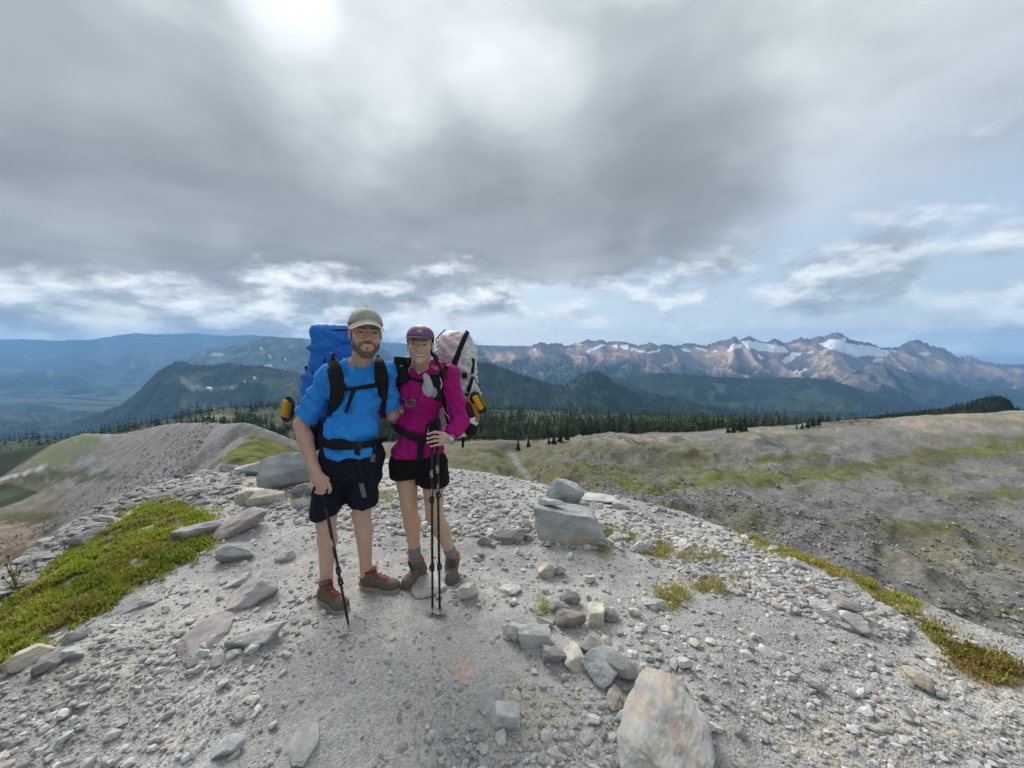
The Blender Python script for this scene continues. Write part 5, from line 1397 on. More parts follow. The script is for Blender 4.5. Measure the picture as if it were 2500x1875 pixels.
def tube(pts, rad, seg=8, closed=False, cap=True):
    """swept tube; rad scalar or list"""
    pts = np.asarray(pts, float); n = len(pts); rad = np.broadcast_to(np.asarray(rad, float), (n,))
    T_ = np.gradient(pts, axis=0); T_ /= np.maximum(np.linalg.norm(T_, axis=1), 1e-9)[:, None]
    up = np.array([0, 0, 1.0]) if abs(T_[0][2]) < 0.9 else np.array([1.0, 0, 0])
    N_ = np.cross(T_, up); N_ /= np.maximum(np.linalg.norm(N_, axis=1), 1e-9)[:, None]; B_ = np.cross(T_, N_)
    a = np.arange(seg) * 2 * math.pi / seg
    V = (pts[:, None] + rad[:, None, None] * (np.cos(a)[None, :, None] * N_[:, None] + np.sin(a)[None, :, None] * B_[:, None])).reshape(-1, 3)
    F = [(i * seg + k, i * seg + (k + 1) % seg, (i + 1) * seg + (k + 1) % seg, (i + 1) * seg + k) for i in range(n - 1) for k in range(seg)]
    if cap:
        c0, c1 = len(V), len(V) + 1; V = np.concatenate([V, pts[:1], pts[-1:]])
        F += [(c0, (k + 1) % seg, k, c0) for k in range(0)]
        for k in range(0, seg, 2):
            F.append((c0, (k + 2) % seg, (k + 1) % seg, k)); m_ = (n - 1) * seg; F.append((c1, m_ + k, m_ + (k + 1) % seg, m_ + (k + 2) % seg))
    return V, np.array(F)

def smooth_path(P, n):
    """Catmull-Rom through the rows of P"""
    P = np.asarray(P, float); m = len(P); t = np.linspace(0, m - 1, n); i = np.clip(t.astype(int), 0, m - 2); f = (t - i)[:, None]
    p0 = P[np.clip(i - 1, 0, m - 1)]; p1 = P[i]; p2 = P[i + 1]; p3 = P[np.clip(i + 2, 0, m - 1)]
    return 0.5 * ((2 * p1) + (-p0 + p2) * f + (2 * p0 - 5 * p1 + 4 * p2 - p3) * f ** 2 + (-p0 + 3 * p1 - 3 * p2 + p3) * f ** 3)

def ribbon(C, Nn, wid, th, across=None):
    """strip along C facing Nn with widths wid and thickness th, slightly rounded edges"""
    C = np.asarray(C, float); n = len(C); T_ = np.gradient(C, axis=0); T_ /= np.maximum(np.linalg.norm(T_, axis=1), 1e-9)[:, None]
    S_ = np.cross(T_, Nn); S_ /= np.maximum(np.linalg.norm(S_, axis=1), 1e-9)[:, None]
    wid = np.broadcast_to(np.asarray(wid, float), (n,))[:, None]
    prof = [(-0.5, 0.0), (-0.5, 0.6), (-0.42, 1.0), (0.0, 1.12), (0.42, 1.0), (0.5, 0.6), (0.5, 0.0)]
    V = np.stack([C + S_ * wid * a + Nn * th * b for a, b in prof], 1).reshape(-1, 3); k = len(prof)
    F = [(i * k + j, i * k + (j + 1) % k, (i + 1) * k + (j + 1) % k, (i + 1) * k + j) for i in range(n - 1) for j in range(k)]
    for e in (0, n - 1):
        o = e * k; F += [(o, o + 1, o + 5, o + 6), (o + 1, o + 2, o + 4, o + 5), (o + 2, o + 3, o + 4, o + 4)]
    F = np.array([f for f in F])
    return V, F

def strap_on(field, px, wpx, th, y0, y1, n=40, off=0.0, wdep=2.35):
    """ribbon lying on a sculpted surface under the given pixel path"""
    px = smooth_path(np.column_stack([px, wpx]), n)
    C = []; Wd = []
    for u, v, w in px:
        p = field.hit(u, v, y0, y1)
        if p is None:
            p = at(u, v, C[-1][1]) if C else field.touch(u, v, y0, y1)
        C.append(p); Wd.append(w / FPX * wdep)
    C = np.array(C)
    for _ in range(3):
        C[1:-1] = 0.25 * C[:-2] + 0.5 * C[1:-1] + 0.25 * C[2:]
    N_ = field.grad(C, 0.02); N_[:, 2] *= 0.6; N_ /= np.linalg.norm(N_, axis=1)[:, None]
    for _ in range(4):
        N_[1:-1] = 0.25 * N_[:-2] + 0.5 * N_[1:-1] + 0.25 * N_[2:]
    N_ /= np.linalg.norm(N_, axis=1)[:, None]
    return ribbon(C + N_ * off, N_, Wd, th)

def rotm(yaw, pitch=0.0, roll=0.0):
    """columns: local x (to the viewer's right), y (forward out of the face), z up; yaw turns the face to the viewer's right"""
    f0 = np.array([0, -1.0, 0]); r0 = np.array([1.0, 0, 0]); z0 = np.array([0, 0, 1.0])
    cy, sy = math.cos(yaw), math.sin(yaw)
    f = cy * f0 + sy * r0; r_ = cy * r0 - sy * f0
    cp, sp = math.cos(pitch), math.sin(pitch)
    f, z = cp * f - sp * z0, cp * z0 + sp * f
    cr, sr = math.cos(roll), math.sin(roll)
    r_, z = cr * r_ + sr * z, cr * z - sr * r_
    return np.stack([r_, f, z], 1)

def cloth_mat(name, base, rough=0.85, weave=900.0, var=0.12, spec=0.2, sheen=0.0, colattr=False):
    m, nt, b = material(name, rough, spec)
    p = geopos(nt); n1 = noise(nt, p, 30.0, 4.0, 0.6); n2 = noise(nt, p, weave, 2.0, 0.5)
    k = mth(nt, 'ADD', mth(nt, 'MULTIPLY', n1, 0.7), mth(nt, 'MULTIPLY', n2, 0.3))
    f = nd(nt, 'ShaderNodeMapRange', {0: k, 1: 0.3, 2: 0.7, 3: 1 - var, 4: 1 + var}).outputs[0]
    src = attr(nt, 'Col').outputs['Color'] if colattr else tuple(base)
    nt.links.new(nd(nt, 'ShaderNodeVectorMath', {0: src, 'Scale': f}, operation='SCALE').outputs[0], b.inputs['Base Color'])
    bump(nt, b, k, 0.25, 0.004)
    if sheen: b.inputs['Sheen Weight'].default_value = sheen
    return m

def text_mesh(s, size, mat, name, parent, origin, right, up, depth=0.0006):
    cu = bpy.data.curves.new('t', 'FONT'); cu.body = s; cu.size = size; cu.extrude = depth; cu.align_x = 'CENTER'; cu.align_y = 'CENTER'
    o = bpy.data.objects.new('t', cu); COL.objects.link(o)
    me = bpy.data.meshes.new_from_object(o.evaluated_get(bpy.context.evaluated_depsgraph_get()))
    bpy.data.objects.remove(o)
    right = np.asarray(right, float); right /= np.linalg.norm(right); up = np.asarray(up, float); up = up - right * (up @ right); up /= np.linalg.norm(up); nn = np.cross(right, up)
    co = np.array([v.co for v in me.vertices]).reshape(-1, 3)
    co = np.asarray(origin) + co[:, :1] * right + co[:, 1:2] * up + co[:, 2:3] * nn
    me.vertices.foreach_set('co', co.astype(np.float32).ravel()); me.materials.clear(); me.materials.append(mat)
    ob = bpy.data.objects.new(name, me); COL.objects.link(ob)
    if parent is not None: ob.parent = parent
    return ob
# ================================================================== people
def part(name, VF, mat, root, parent=None, cols=None, smooth=True):
    V, F = VF
    o = mesh_np(name, np.asarray(V, float) - np.array(root.location), F, mat, parent or root, smooth, cols=cols)
    return o

def empty(name, loc, label, cat, group=None):
    o = bpy.data.objects.new(name, None); COL.objects.link(o); o.location = loc; o.empty_display_size = 0.1
    return tag(o, label, cat, group)

def skin_mat():
    m, nt, b = material('skin', 0.55, 0.35)
    c = attr(nt, 'Col').outputs['Color']; n1 = noise(nt, geopos(nt), 90.0, 4.0, 0.6)
    f = nd(nt, 'ShaderNodeMapRange', {0: n1, 1: 0.3, 2: 0.7, 3: 0.92, 4: 1.08}).outputs[0]
    nt.links.new(nd(nt, 'ShaderNodeVectorMath', {0: c, 'Scale': f}, operation='SCALE').outputs[0], b.inputs['Base Color'])
    bump(nt, b, n1, 0.12, 0.003)
    return m
M_SKIN = skin_mat()
def flatm(name, col, rough=0.7, spec=0.3, metal=0.0):
    m, nt, b = material(name, rough, spec)
    n1 = noise(nt, geopos(nt), 140.0, 3.0, 0.6)
    f = nd(nt, 'ShaderNodeMapRange', {0: n1, 1: 0.3, 2: 0.7, 3: 0.88, 4: 1.12}).outputs[0]
    nt.links.new(nd(nt, 'ShaderNodeVectorMath', {0: tuple(col), 'Scale': f}, operation='SCALE').outputs[0], b.inputs['Base Color'])
    b.inputs['Metallic'].default_value = metal
    return m
M_BLACK = cloth_mat('black_webbing', (0.014, 0.014, 0.016), 0.8, 1500)
M_BLACKP = flatm('black_plastic', (0.016, 0.016, 0.018), 0.45, 0.4)
M_NAVY = cloth_mat('navy_shorts_cloth', (0.010, 0.013, 0.024), 0.85)
M_BLKSH = cloth_mat('black_shorts_cloth', (0.008, 0.008, 0.010), 0.85)
M_BLUE = cloth_mat('blue_shirt_cloth', (0.030, 0.27, 0.74), 0.8, 1200, 0.08)
M_BLUEP = cloth_mat('blue_pack_nylon', (0.016, 0.18, 0.62), 0.55, 1200, 0.12, 0.35)
M_PINK = cloth_mat('magenta_hoody_cloth', (0.36, 0.006, 0.155), 0.75, 1200, 0.08)
M_KHAKI = cloth_mat('khaki_cap_cloth', (0.40, 0.38, 0.325), 0.9)
M_TEETH = flatm('teeth', (0.66, 0.62, 0.54), 0.3, 0.5); M_LIP = flatm('lips', (0.40, 0.17, 0.14), 0.5, 0.4); M_EYE = flatm('eye_white', (0.36, 0.33, 0.30), 0.3, 0.5); M_IRIS = flatm('iris', (0.03, 0.02, 0.014), 0.2, 0.6)
M_HAIR = cloth_mat('dark_brown_hair', (0.030, 0.018, 0.011), 0.6, 700, 0.4)
M_RED = cloth_mat('red_laces', (0.42, 0.045, 0.045), 0.8); M_SHOE = cloth_mat('olive_shoe_leather', (0.135, 0.112, 0.08), 0.8, 600, 0.2); M_SOLE = flatm('dusty_sole', (0.33, 0.30, 0.26), 0.9, 0.1); M_HEEL = flatm('salmon_heel', (0.52, 0.20, 0.16), 0.8, 0.2)
M_BOOT = cloth_mat('grey_boot_leather', (0.150, 0.135, 0.118), 0.85, 500, 0.22); M_BOOTSOLE = flatm('dark_boot_sole', (0.14, 0.13, 0.12), 0.9, 0.1); M_SOCK = cloth_mat('grey_sock_knit', (0.22, 0.22, 0.23), 0.95, 400); M_SALMON = cloth_mat('salmon_collar', (0.46, 0.15, 0.14), 0.9); M_LACE = cloth_mat('brown_lace', (0.07, 0.06, 0.04), 0.9)
M_POLE = flatm('dark_pole_metal', (0.018, 0.016, 0.016), 0.35, 0.5, 0.3); M_WHITE = flatm('white_print', (0.75, 0.75, 0.73), 0.6, 0.3); M_COPPER = flatm('copper_marks', (0.30, 0.13, 0.05), 0.5, 0.4)
M_BASK = flatm('dusty_basket', (0.30, 0.29, 0.27), 0.8, 0.2); M_YEL = flatm('yellow_footbed', (0.70, 0.38, 0.02), 0.7, 0.3); M_ORA = flatm('orange_strap', (0.72, 0.16, 0.02), 0.7, 0.3); M_OCH = cloth_mat('ochre_sole', (0.33, 0.19, 0.03), 0.8)
M_GREYC = cloth_mat('pale_grey_pouch', (0.42, 0.46, 0.43), 0.85, 900, 0.1); M_GREYW = cloth_mat('grey_webbing', (0.36, 0.36, 0.36), 0.85, 1500); M_MESHY = cloth_mat('grey_mesh', (0.30, 0.30, 0.29), 0.85, 260, 0.35)
M_TONGUE = cloth_mat('dark_red_lining', (0.17, 0.045, 0.04), 0.9)
M_STEEL = flatm('steel', (0.45, 0.45, 0.45), 0.35, 0.5, 0.8)

SKIN_M = np.array((0.58, 0.355, 0.265)); SKIN_W = np.array((0.60, 0.385, 0.27))

def head_prims(fd, c, R, s, man):
    w = lambda x, y, z: np.asarray(c) + R @ (np.array([x, y, z]) * s)
    E = lambda p, r, k, op='add': fd.ell(w(*p), np.array(r) * s, k, op, R)
    jw = 1.0 if man else 0.92
    E((0, -0.018, 0.03), (0.077, 0.098, 0.092), 0.01)
    E((0, 0.022, -0.03), (0.064 * jw, 0.070, 0.082), 0.03)
    fd.cone(w(-0.042 * jw, 0.005, -0.068), w(0, 0.066, -0.100), 0.026 * s, 0.021 * s, 0.022); fd.cone(w(0.042 * jw, 0.005, -0.068), w(0, 0.066, -0.100), 0.026 * s, 0.021 * s, 0.022)
    E((0, 0.070, -0.100), (0.022 * jw, 0.018, 0.017), 0.012)
    for q in (-1, 1):
        E((q * 0.040, 0.058, -0.034), (0.026, 0.026, 0.024), 0.016)
        E((q * 0.033, 0.102, 0.000), (0.019, 0.018, 0.012), 0.010, 'sub')
        E((q * 0.033, 0.076, -0.001), (0.016, 0.013, 0.012), 0.004)
        E((q * 0.012, 0.098, -0.035), (0.009, 0.011, 0.008), 0.004)
        E((q * 0.0755, -0.006, -0.010), (0.0085, 0.017, 0.028), 0.004); E((q * 0.084, 0.002, -0.008), (0.006, 0.008, 0.016), 0.004, 'sub')
        fd.cone(w(q * 0.012, 0.085, 0.019), w(q * 0.048, 0.068, 0.020), 0.011 * s, 0.010 * s, 0.010)
    fd.cone(w(0, 0.084, 0.010), w(0, 0.110, -0.029), 0.0085 * s, 0.0125 * s, 0.008)
    E((0, 0.070, -0.062), (0.034, 0.026, 0.028), 0.014)

def face_pt(fd, c, R, s, x, z, lift):
    """point on the face surface in front of local (x, z)"""
    ys = np.linspace(0.15, 0.0, 240) * s
    P = np.asarray(c) + (R @ np.stack([np.full(240, x * s), ys, np.full(240, z * s)])).T
    d = fd.sample(P); i = int(np.argmax(d < 0))
    return P[i] + R[:, 1] * lift

def face_details(fd, c, R, s, root, body, man):
    fp = lambda x, z, l: face_pt(fd, c, R, s, x, z, l)
    zc, hw = (-0.063, 0.024) if man else (-0.064, 0.031)
    xs = np.linspace(-hw, hw, 13); t = xs / hw
    curve = zc + 0.010 * t * t
    hgt = (0.0046 if man else 0.0062) * (1 - t * t) ** 0.6 + 0.0004
    up = np.array([fp(x, z + h * 0.7, 0.0012) for x, z, h in zip(xs, curve, hgt)]); dn = np.array([fp(x, z - h, 0.0012) for x, z, h in zip(xs, curve, hgt)]); md = np.array([fp(x, z, 0.0022) for x, z in zip(xs, curve)])
    V = np.concatenate([up, md, dn]); n = len(xs)
    part('teeth', (V, np.concatenate([np.array([(i, i + 1, n + i + 1, n + i) for i in range(n - 1)]), np.array([(n + i, n + i + 1, 2 * n + i + 1, 2 * n + i) for i in range(n - 1)])])), M_TEETH, root, body)
    lr = 0.0022 if man else 0.0030
    part('upper_lip', tube(up + R[:, 2] * 0.0015, lr * (1 - 0.6 * np.abs(t)), 6), M_LIP, root, body)
    part('lower_lip', tube(dn - R[:, 2] * 0.0020, lr * 1.15 * (1 - 0.6 * np.abs(t)), 6), M_LIP, root, body)
    for q in (-1, 1):
        ex, ez = q * 0.033, 0.0005
        xx = np.linspace(-0.0135, 0.0135, 9); tt = xx / 0.0135
        hh = (0.0019 if man else 0.0026) * (1 - tt * tt) ** 0.7 + 0.0002
        a = np.array([fp(ex + x, ez + h + 0.0012 * (1 - t_ * t_), 0.0006) for x, h, t_ in zip(xx, hh, tt)]); b = np.array([fp(ex + x, ez - h, 0.0006) for x, h in zip(xx, hh)])
        part('eye', (np.concatenate([a, b]), np.array([(i, i + 1, 9 + i + 1, 9 + i) for i in range(8)])), M_EYE, root, body)
        ci = fp(ex, ez + 0.0008, 0.0016); ang = np.arange(10) * 2 * math.pi / 10
        part('iris', (np.concatenate([[ci + R[:, 1] * 0.0006], ci + 0.0046 * s * (np.cos(ang)[:, None] * R[:, 0] + 0.75 * np.sin(ang)[:, None] * R[:, 2])]), np.array([(0, 1 + k, 1 + (k + 1) % 10) for k in range(10)])), M_IRIS, root, body)
        part('eyelid', tube(a + R[:, 1] * 0.0010 + R[:, 2] * 0.0006, 0.0014, 5), M_HAIR, root, body)
        bz = 0.0195 if man else 0.0185
        bxs = np.linspace(0.010, 0.052, 9); tb = (bxs - 0.010) / 0.042
        br = np.array([fp(q * x, bz + 0.006 * math.sin(math.pi * t_ * 0.8) - 0.003 * t_, 0.001) for x, t_ in zip(bxs, tb)])
        part('eyebrow', tube(br, (0.0034 if man else 0.0028) * (1 - 0.65 * tb) * np.minimum(1, 0.5 + 4 * tb), 6), M_HAIR, root, body)
        if man:
            continue
        pe = np.asarray(c) + R @ (np.array([q * 0.080, 0.004, -0.040]) * s)
        part('earring', tube(np.array([pe, pe + [0, -0.002, -0.006]]), 0.003, 6), M_STEEL, root, body)

def brim(c, R, s, r0, r1, half, droop, z0, th, tilt, wide=1.0):
    a = np.linspace(-half, half, 25); rr = np.linspace(0, 1, 7)
    rows = []
    for side in (0, 1):
        for t in rr:
            x = np.sin(a) * r0 * wide; y = np.cos(a) * r0 * 1.18 - 0.015
            ext = (r1 - r0) * np.cos(a / half * math.pi / 2) ** 0.45
            yy = y + t * ext; xx = x * (1 + 0.02 * t)
            z = z0 - droop * (xx / 0.08) ** 2 - tilt * t * ext - side * th
            rows.append(np.stack([xx, yy, z], -1))
    P = np.concatenate(rows); n = 25
    F = []
    for sd in (0, 1):
        o = sd * 7 * n
        for i in range(6):
            for k in range(n - 1):
                f = (o + i * n + k, o + i * n + k + 1, o + (i + 1) * n + k + 1, o + (i + 1) * n + k)
                F.append(f if sd else f[::-1])
    for k in range(n - 1):
        F.append((6 * n + k, 6 * n + k + 1, 13 * n + k + 1, 13 * n + k))
    return np.asarray(c) + (R @ (P * s).T).T, np.array(F)

def folds(V, N_, spec, seed):
    """cloth wrinkles: list of (amp, freq, direction, sharp) ridged waves"""
    d = np.zeros(len(V))
    for i, (amp, fr, dr, asp) in enumerate(spec):
        dr = np.asarray(dr, float); dr /= np.linalg.norm(dr); o = np.cross(dr, [0, 1.0, 0]); o /= np.linalg.norm(o)
        a = V @ dr * fr; b = V @ o * fr / asp
        d += amp * (0.5 - np.abs(pnoise(a + 0.5 * pnoise(a * 0.6, b, seed + i), b, seed + 10 + i)) * 1.5)
    return V + N_ * d[:, None]

def shoe(root, ank, heel, toe, L, wid, upper_mat, sole_mat, high, pre, lace_mat, collar_mat, tall=0.0, heel_mat=None):
    """ank: ankle joint, heel/toe: ground points under heel and toe tip"""
    heel = np.array(heel, float); toe = np.array(toe, float)
    f = toe - heel; L = np.linalg.norm(f); f /= L; up = np.array([0, 0, 1.0]); up = up - f * (up @ f); up /= np.linalg.norm(up); r_ = np.cross(f, up)
    R = np.stack([r_, f, up], 1)
    w = lambda x, y, z: heel + R @ np.array([x, y, z])
    top = max(0.11 + tall, 0.1)
    lo = np.minimum(np.minimum(heel, toe), ank) - 0.09; hi = np.maximum(np.maximum(heel, toe), ank) + [0.09, 0.09, 0.06 + tall]
    fd = Field(lo, hi, 0.0045)
    fd.ell(w(0, L * 0.16, 0.055), (0.037, 0.05, 0.052), 0.01, R=R)
    fd.cone(w(0, L * 0.2, 0.05), w(0, L * 0.62, 0.042), 0.040, 0.043, 0.02)
    fd.ell(w(0, L * 0.76, 0.036), (wid * 0.47, L * 0.225, 0.036), 0.02, R=R)
    fd.cone(w(0, L * 0.34, 0.085 if high else 0.074), w(0, L * 0.62, 0.058 if high else 0.050), 0.034, 0.027, 0.02)
    if high:
        fd.cone(w(0, L * 0.24, 0.07), np.asarray(ank) + [0, 0, tall], 0.050, 0.052, 0.015)
    else:
        fd.cone(w(0, L * 0.22, 0.07), w(0, L * 0.24, 0.100), 0.040, 0.040, 0.015)
    fd.plane(w(0, 0, 0.012), -up, 0.003)
    V, F = fd.mesh(); V = relax(V, F, 1); Nn = fd.grad(V)
    V = V + Nn * (0.0018 * fbm(V[:, 0] * 60, V[:, 1] * 60 + V[:, 2] * 45, 3, 5))[:, None]
    lf_ = (V - heel) @ f / L; V = V + Nn * (0.003 * sm(lf_, 0.72, 0.76) - (0.004 * np.abs(pnoise(lf_ * 16, ((V - heel) @ up) * 22, 9)) * sm(lf_, 0.72, 0.6) if high else 0))[:, None]
    sh = part(pre, (V, F), upper_mat, root)
    sf = Field(lo - 0.01, hi + 0.01, 0.0045)
    sf.cone(w(0, L * 0.15, 0.012), w(0, L * 0.45, 0.012), 0.040, 0.036, 0.01); sf.cone(w(0, L * 0.45, 0.012), w(0, L * 0.76, 0.012), 0.036, wid * 0.49, 0.015); sf.ell(w(0, L * 0.80, 0.012), (wid * 0.48, L * 0.20, 0.05), 0.01, R=R)
    sf.plane(w(0, 0, 0.026), up, 0.004); sf.plane(w(0, 0, -0.002), -up, 0.003)
    V, F = sf.mesh()
    ly = (V - heel) @ f
    V = V + (-up) * (np.where(((V - heel) @ up) < 0.004, 0.005 * (np.sin(ly * 320) > 0) * 0.5, 0))[:, None]
    part('sole', (V, F), sole_mat, root, sh)
    if heel_mat is not None:
        hf = Field(lo - 0.01, hi + 0.01, 0.0045); hf.ell(w(0, L * 0.06, 0.032), (0.034, 0.036, 0.024), 0.005, R=R)
        part('heel_counter', hf.mesh(), heel_mat, root, sh)
    # laces: zig-zag over the instep
    rows = 7 if not high else 8; pts = []
    for i in range(rows):
        t = 0.66 - 0.34 * i / (rows - 1) if not high else 0.64 - 0.22 * min(i, 3) / 3
        for q in ((-1, 1) if i % 2 == 0 else (1, -1)):
            if high and i > 3:
                hz_ = 0.085 + (0.155 - 0.085) * (i - 3) / 4; yy_ = np.linspace(0.3, 0.0, 150); P = heel + (R @ np.stack([np.full(150, q * 0.016), yy_, np.full(150, hz_)])).T
                d = fd.sample(P); k = int(np.argmax(d < 0)); pts.append(P[k] + f * 0.005); continue
            zz_ = np.linspace(0.2, 0.0, 120); P = heel + (R @ np.stack([np.full(120, q * (0.020 + 0.004 * i / rows)), np.full(120, L * t), zz_])).T
            d = fd.sample(P); k = int(np.argmax(d < 0)); pts.append(P[k] + up * 0.006 + f * 0.002)
    part('lace', tube(np.array(pts), 0.0032, 5), lace_mat, root, sh)
    # tongue strip under the laces and lace bow
    tp = np.array([0.5 * (pts[2 * i] + pts[2 * i + 1]) for i in range(rows)])
    nn = np.tile(0.4 * f + up, (rows, 1)); nn /= np.linalg.norm(nn, axis=1)[:, None]
    part('tongue', ribbon(tp - nn * 0.003, nn, 0.036 if not high else 0.030, 0.003), M_TONGUE if not high else upper_mat, root, sh)
    b0 = tp[-1] + up * 0.008 + f * 0.01
    for q in (-1, 1):
        a = np.linspace(0, 2 * math.pi, 12)
        loop = b0 + np.outer(0.012 * (1 - np.cos(a)) * q, r_) + np.outer(0.013 * np.sin(a) - 0.004 * (1 - np.cos(a)), up) + np.outer(0.006 * (1 - np.cos(a)), f)
        part('lace_bow', tube(loop, 0.0022, 5), lace_mat, root, sh)
    # collar ring
    cc = (w(0, L * 0.24, 0.128) if not high else np.asarray(ank) + [0, 0, tall + 0.012]); a = np.linspace(0, 2 * math.pi, 20)
    rad = 0.036 if not high else 0.047
    ring = cc + np.outer(np.cos(a) * rad * 0.95, r_) + np.outer(np.sin(a) * rad * 1.1, f) + np.outer(0.006 * np.sin(a), up)
    part('collar', tube(ring, 0.0055 if not high else 0.008, 8), M_TONGUE if not high else collar_mat, root, sh)
    return sh

def capped(field_mesh): return field_mesh

# ------------------------------------------------------------------ man in blue
def build_man():
    J = dict(rsh=at(803, 918, 2.35), rel=at(735, 1038, 2.33), rwr=at(768, 1146, 2.23), lsh=at(940, 908, 2.38), lel=at(958, 1010, 2.50), lwr=at(1005, 1032, 2.70),
             rhip=at(818, 1122, 2.36), lhip=at(900, 1118, 2.38), rkn=at(796, 1280, 2.33), ran=at(797, 1412, 2.345), lkn=at(882, 1256, 2.40), lan=at(894, 1385, 2.46), neck=at(880, 893, 2.37))
    hc_ = at(893, 813, 2.22); hs = 1.10; HR = rotm(math.radians(27), math.radians(2), math.radians(-3))
    TR = rotm(math.radians(14))
    gz = float(H0(np.array([-0.95]), np.array([2.3]))[0])
    root = empty('person', (J['rhip'][0], J['rhip'][1], gz), 'man in blue t-shirt, dark shorts and khaki cap leaning on a trekking pole', 'person')
    hb = hc_
    fd = Field((-1.42, 2.02, 0.0), (-0.52, 2.80, 1.86), 0.0056, [(0, hb[0] - 0.11, hb[0] + 0.11, 0.003), (1, hb[1] - 0.15, hb[1] + 0.14, 0.003), (2, hb[2] - 0.15, hb[2] + 0.15, 0.003), (2, 1.0 - 0.16, 1.0 + 0.0, 0.004)])
    head_prims(fd, hc_, HR, hs, True)
    W = lambda x, y, z: hc_ + HR @ (np.array([x, y, z]) * hs)
    fd.cone(W(0, -0.015, -0.06), J['neck'] + [0, 0.01, 0.0], 0.058, 0.064, 0.02)
    fd.cone(J['rsh'] + [0, 0.01, -0.015], J['lsh'] + [0, 0.01, -0.015], 0.034, 0.034, 0.03)
    fd.ell(at(868, 955, 2.38), (0.145, 0.095, 0.18), 0.04, R=TR); fd.ell(at(864, 1070, 2.38), (0.125, 0.085, 0.16), 0.05, R=TR)
    fd.cone(J['neck'], J['rsh'] + [0, 0.01, -0.01], 0.052, 0.045, 0.04); fd.cone(J['neck'], J['lsh'] + [0, 0.01, -0.01], 0.052, 0.045, 0.04)
    # arms
    fd.cone(J['rsh'] + (J['rel'] - J['rsh']) * 0.15, J['rel'], 0.034, 0.043, 0.02); el = J['rel']; fa = el + (J['rwr'] - el) * 0.3
    fd.cone(el, fa, 0.040, 0.045, 0.02); fd.cone(fa, J['rwr'], 0.045, 0.029, 0.02)
    fd.cone(J['lsh'] + (J['lel'] - J['lsh']) * 0.15, J['lel'], 0.034, 0.043, 0.02); fd.cone(J['lel'], J['lwr'], 0.046, 0.034, 0.02)
    # legs
    for h_, k_, a_ in (('rhip', 'rkn', 'ran'), ('lhip', 'lkn', 'lan')):
        hp, kn, an = J[h_], J[k_], J[a_]
        fd.cone(hp, kn, 0.082, 0.056, 0.03); cf = kn + (an - kn) * 0.30 + [0, 0.018, 0]
        fd.cone(kn, cf, 0.052, 0.057, 0.025); fd.cone(cf, an, 0.056, 0.036, 0.025); fd.ell(kn + [0, -0.030, 0.005], (0.034, 0.03, 0.045), 0.02)
        fd.cone(an, an + [0, 0, -0.05], 0.037, 0.04, 0.02); fd.cone(kn + (an - kn) * 0.4 + [0, -0.025, 0], an + [0, -0.012, 0], 0.028, 0.022, 0.02)
        for q in (-1, 1): fd.ell(an + [q * 0.030, 0, 0.0], (0.013, 0.015, 0.016), 0.01)
    # right hand closed over the pole grip
    px = lambda u, v, Y: at(u, v, Y)
    fd.cone(J['rwr'], px(779, 1172, 2.205), 0.031, 0.036, 0.02); fd.ell(px(781, 1172, 2.205), (0.036, 0.03, 0.042), 0.02); fd.cone(px(772, 1176, 2.21), px(796, 1172, 2.20), 0.024, 0.022, 0.015)
    for chain, r_ in ((((795, 1172, 2.185), (804, 1184, 2.17), (806, 1195, 2.175), (804, 1202, 2.19)), 0.0105), (((788, 1178, 2.18), (794, 1192, 2.158), (790, 1202, 2.165), (786, 1204, 2.185)), 0.0108), (((781, 1181, 2.18), (785, 1195, 2.162), (780, 1203, 2.17), (778, 1204, 2.19)), 0.0102), (((774, 1181, 2.185), (776, 1194, 2.17), (772, 1201, 2.178), (771, 1201, 2.195)), 0.0092), (((786, 1164, 2.23), (797, 1178, 2.25), (796, 1192, 2.245)), 0.0115)):
        for a, b in zip(chain[:-1], chain[1:]): fd.cone(px(*a), px(*b), r_, r_ * 0.95, 0.004)
    # left hand, relaxed behind the woman's back
    lw = J['lwr']; fd.cone(lw, lw + [0.06, 0.03, -0.03], 0.03, 0.034, 0.02)
    for i in range(4):
        b0 = lw + [0.07, 0.035, -0.01 - 0.02 * i]; fd.cone(b0, b0 + [0.04, 0.0, -0.012], 0.010, 0.009, 0.004); fd.cone(b0 + [0.04, 0, -0.012], b0 + [0.06, -0.02, -0.02], 0.009, 0.008, 0.004)
    fd.cone(lw + [0.02, 0.0, 0.02], lw + [0.07, -0.02, 0.03], 0.011, 0.009, 0.006)
    # beard bulk
    for q in (-1, 1): fd.cone(W(q * 0.041, 0.012, -0.070), W(q * 0.013, 0.064, -0.108), 0.0265 * hs, 0.0215 * hs, 0.010)
    fd.ell(W(0, 0.070, -0.106), np.array((0.024, 0.018, 0.017)) * hs, 0.01, R=HR)
    V, F = fd.mesh(); V = relax(V, F, 1, 0.4)
    q = ((V - hc_) @ HR) / hs
    n1 = fbm(q[:, 0] * 160, q[:, 2] * 160 + q[:, 1] * 90, 3, 3); n2 = fbm(q[:, 0] * 40, q[:, 2] * 40 + q[:, 1] * 30, 2, 4)
    ax_ = np.abs(q[:, 0]) + 0.003 * n2
    zl = np.interp(ax_, [0, 0.016, 0.028, 0.040, 0.052, 0.062, 0.072], [-0.092, -0.090, -0.084, -0.074, -0.060, -0.044, -0.005])
    bm = sm(q[:, 2] + 0.004 * n1, zl + 0.006, zl - 0.006) * sm(q[:, 1], -0.012, 0.004) * sm(q[:, 2], -0.150, -0.132)
    mu = sm(ax_, 0.040, 0.032) * sm(q[:, 2] + 0.004 * n1 + 0.25 * ax_, -0.060, -0.054) * sm(q[:, 2] + 0.25 * ax_, -0.036, -0.041) * (q[:, 1] > 0.04)
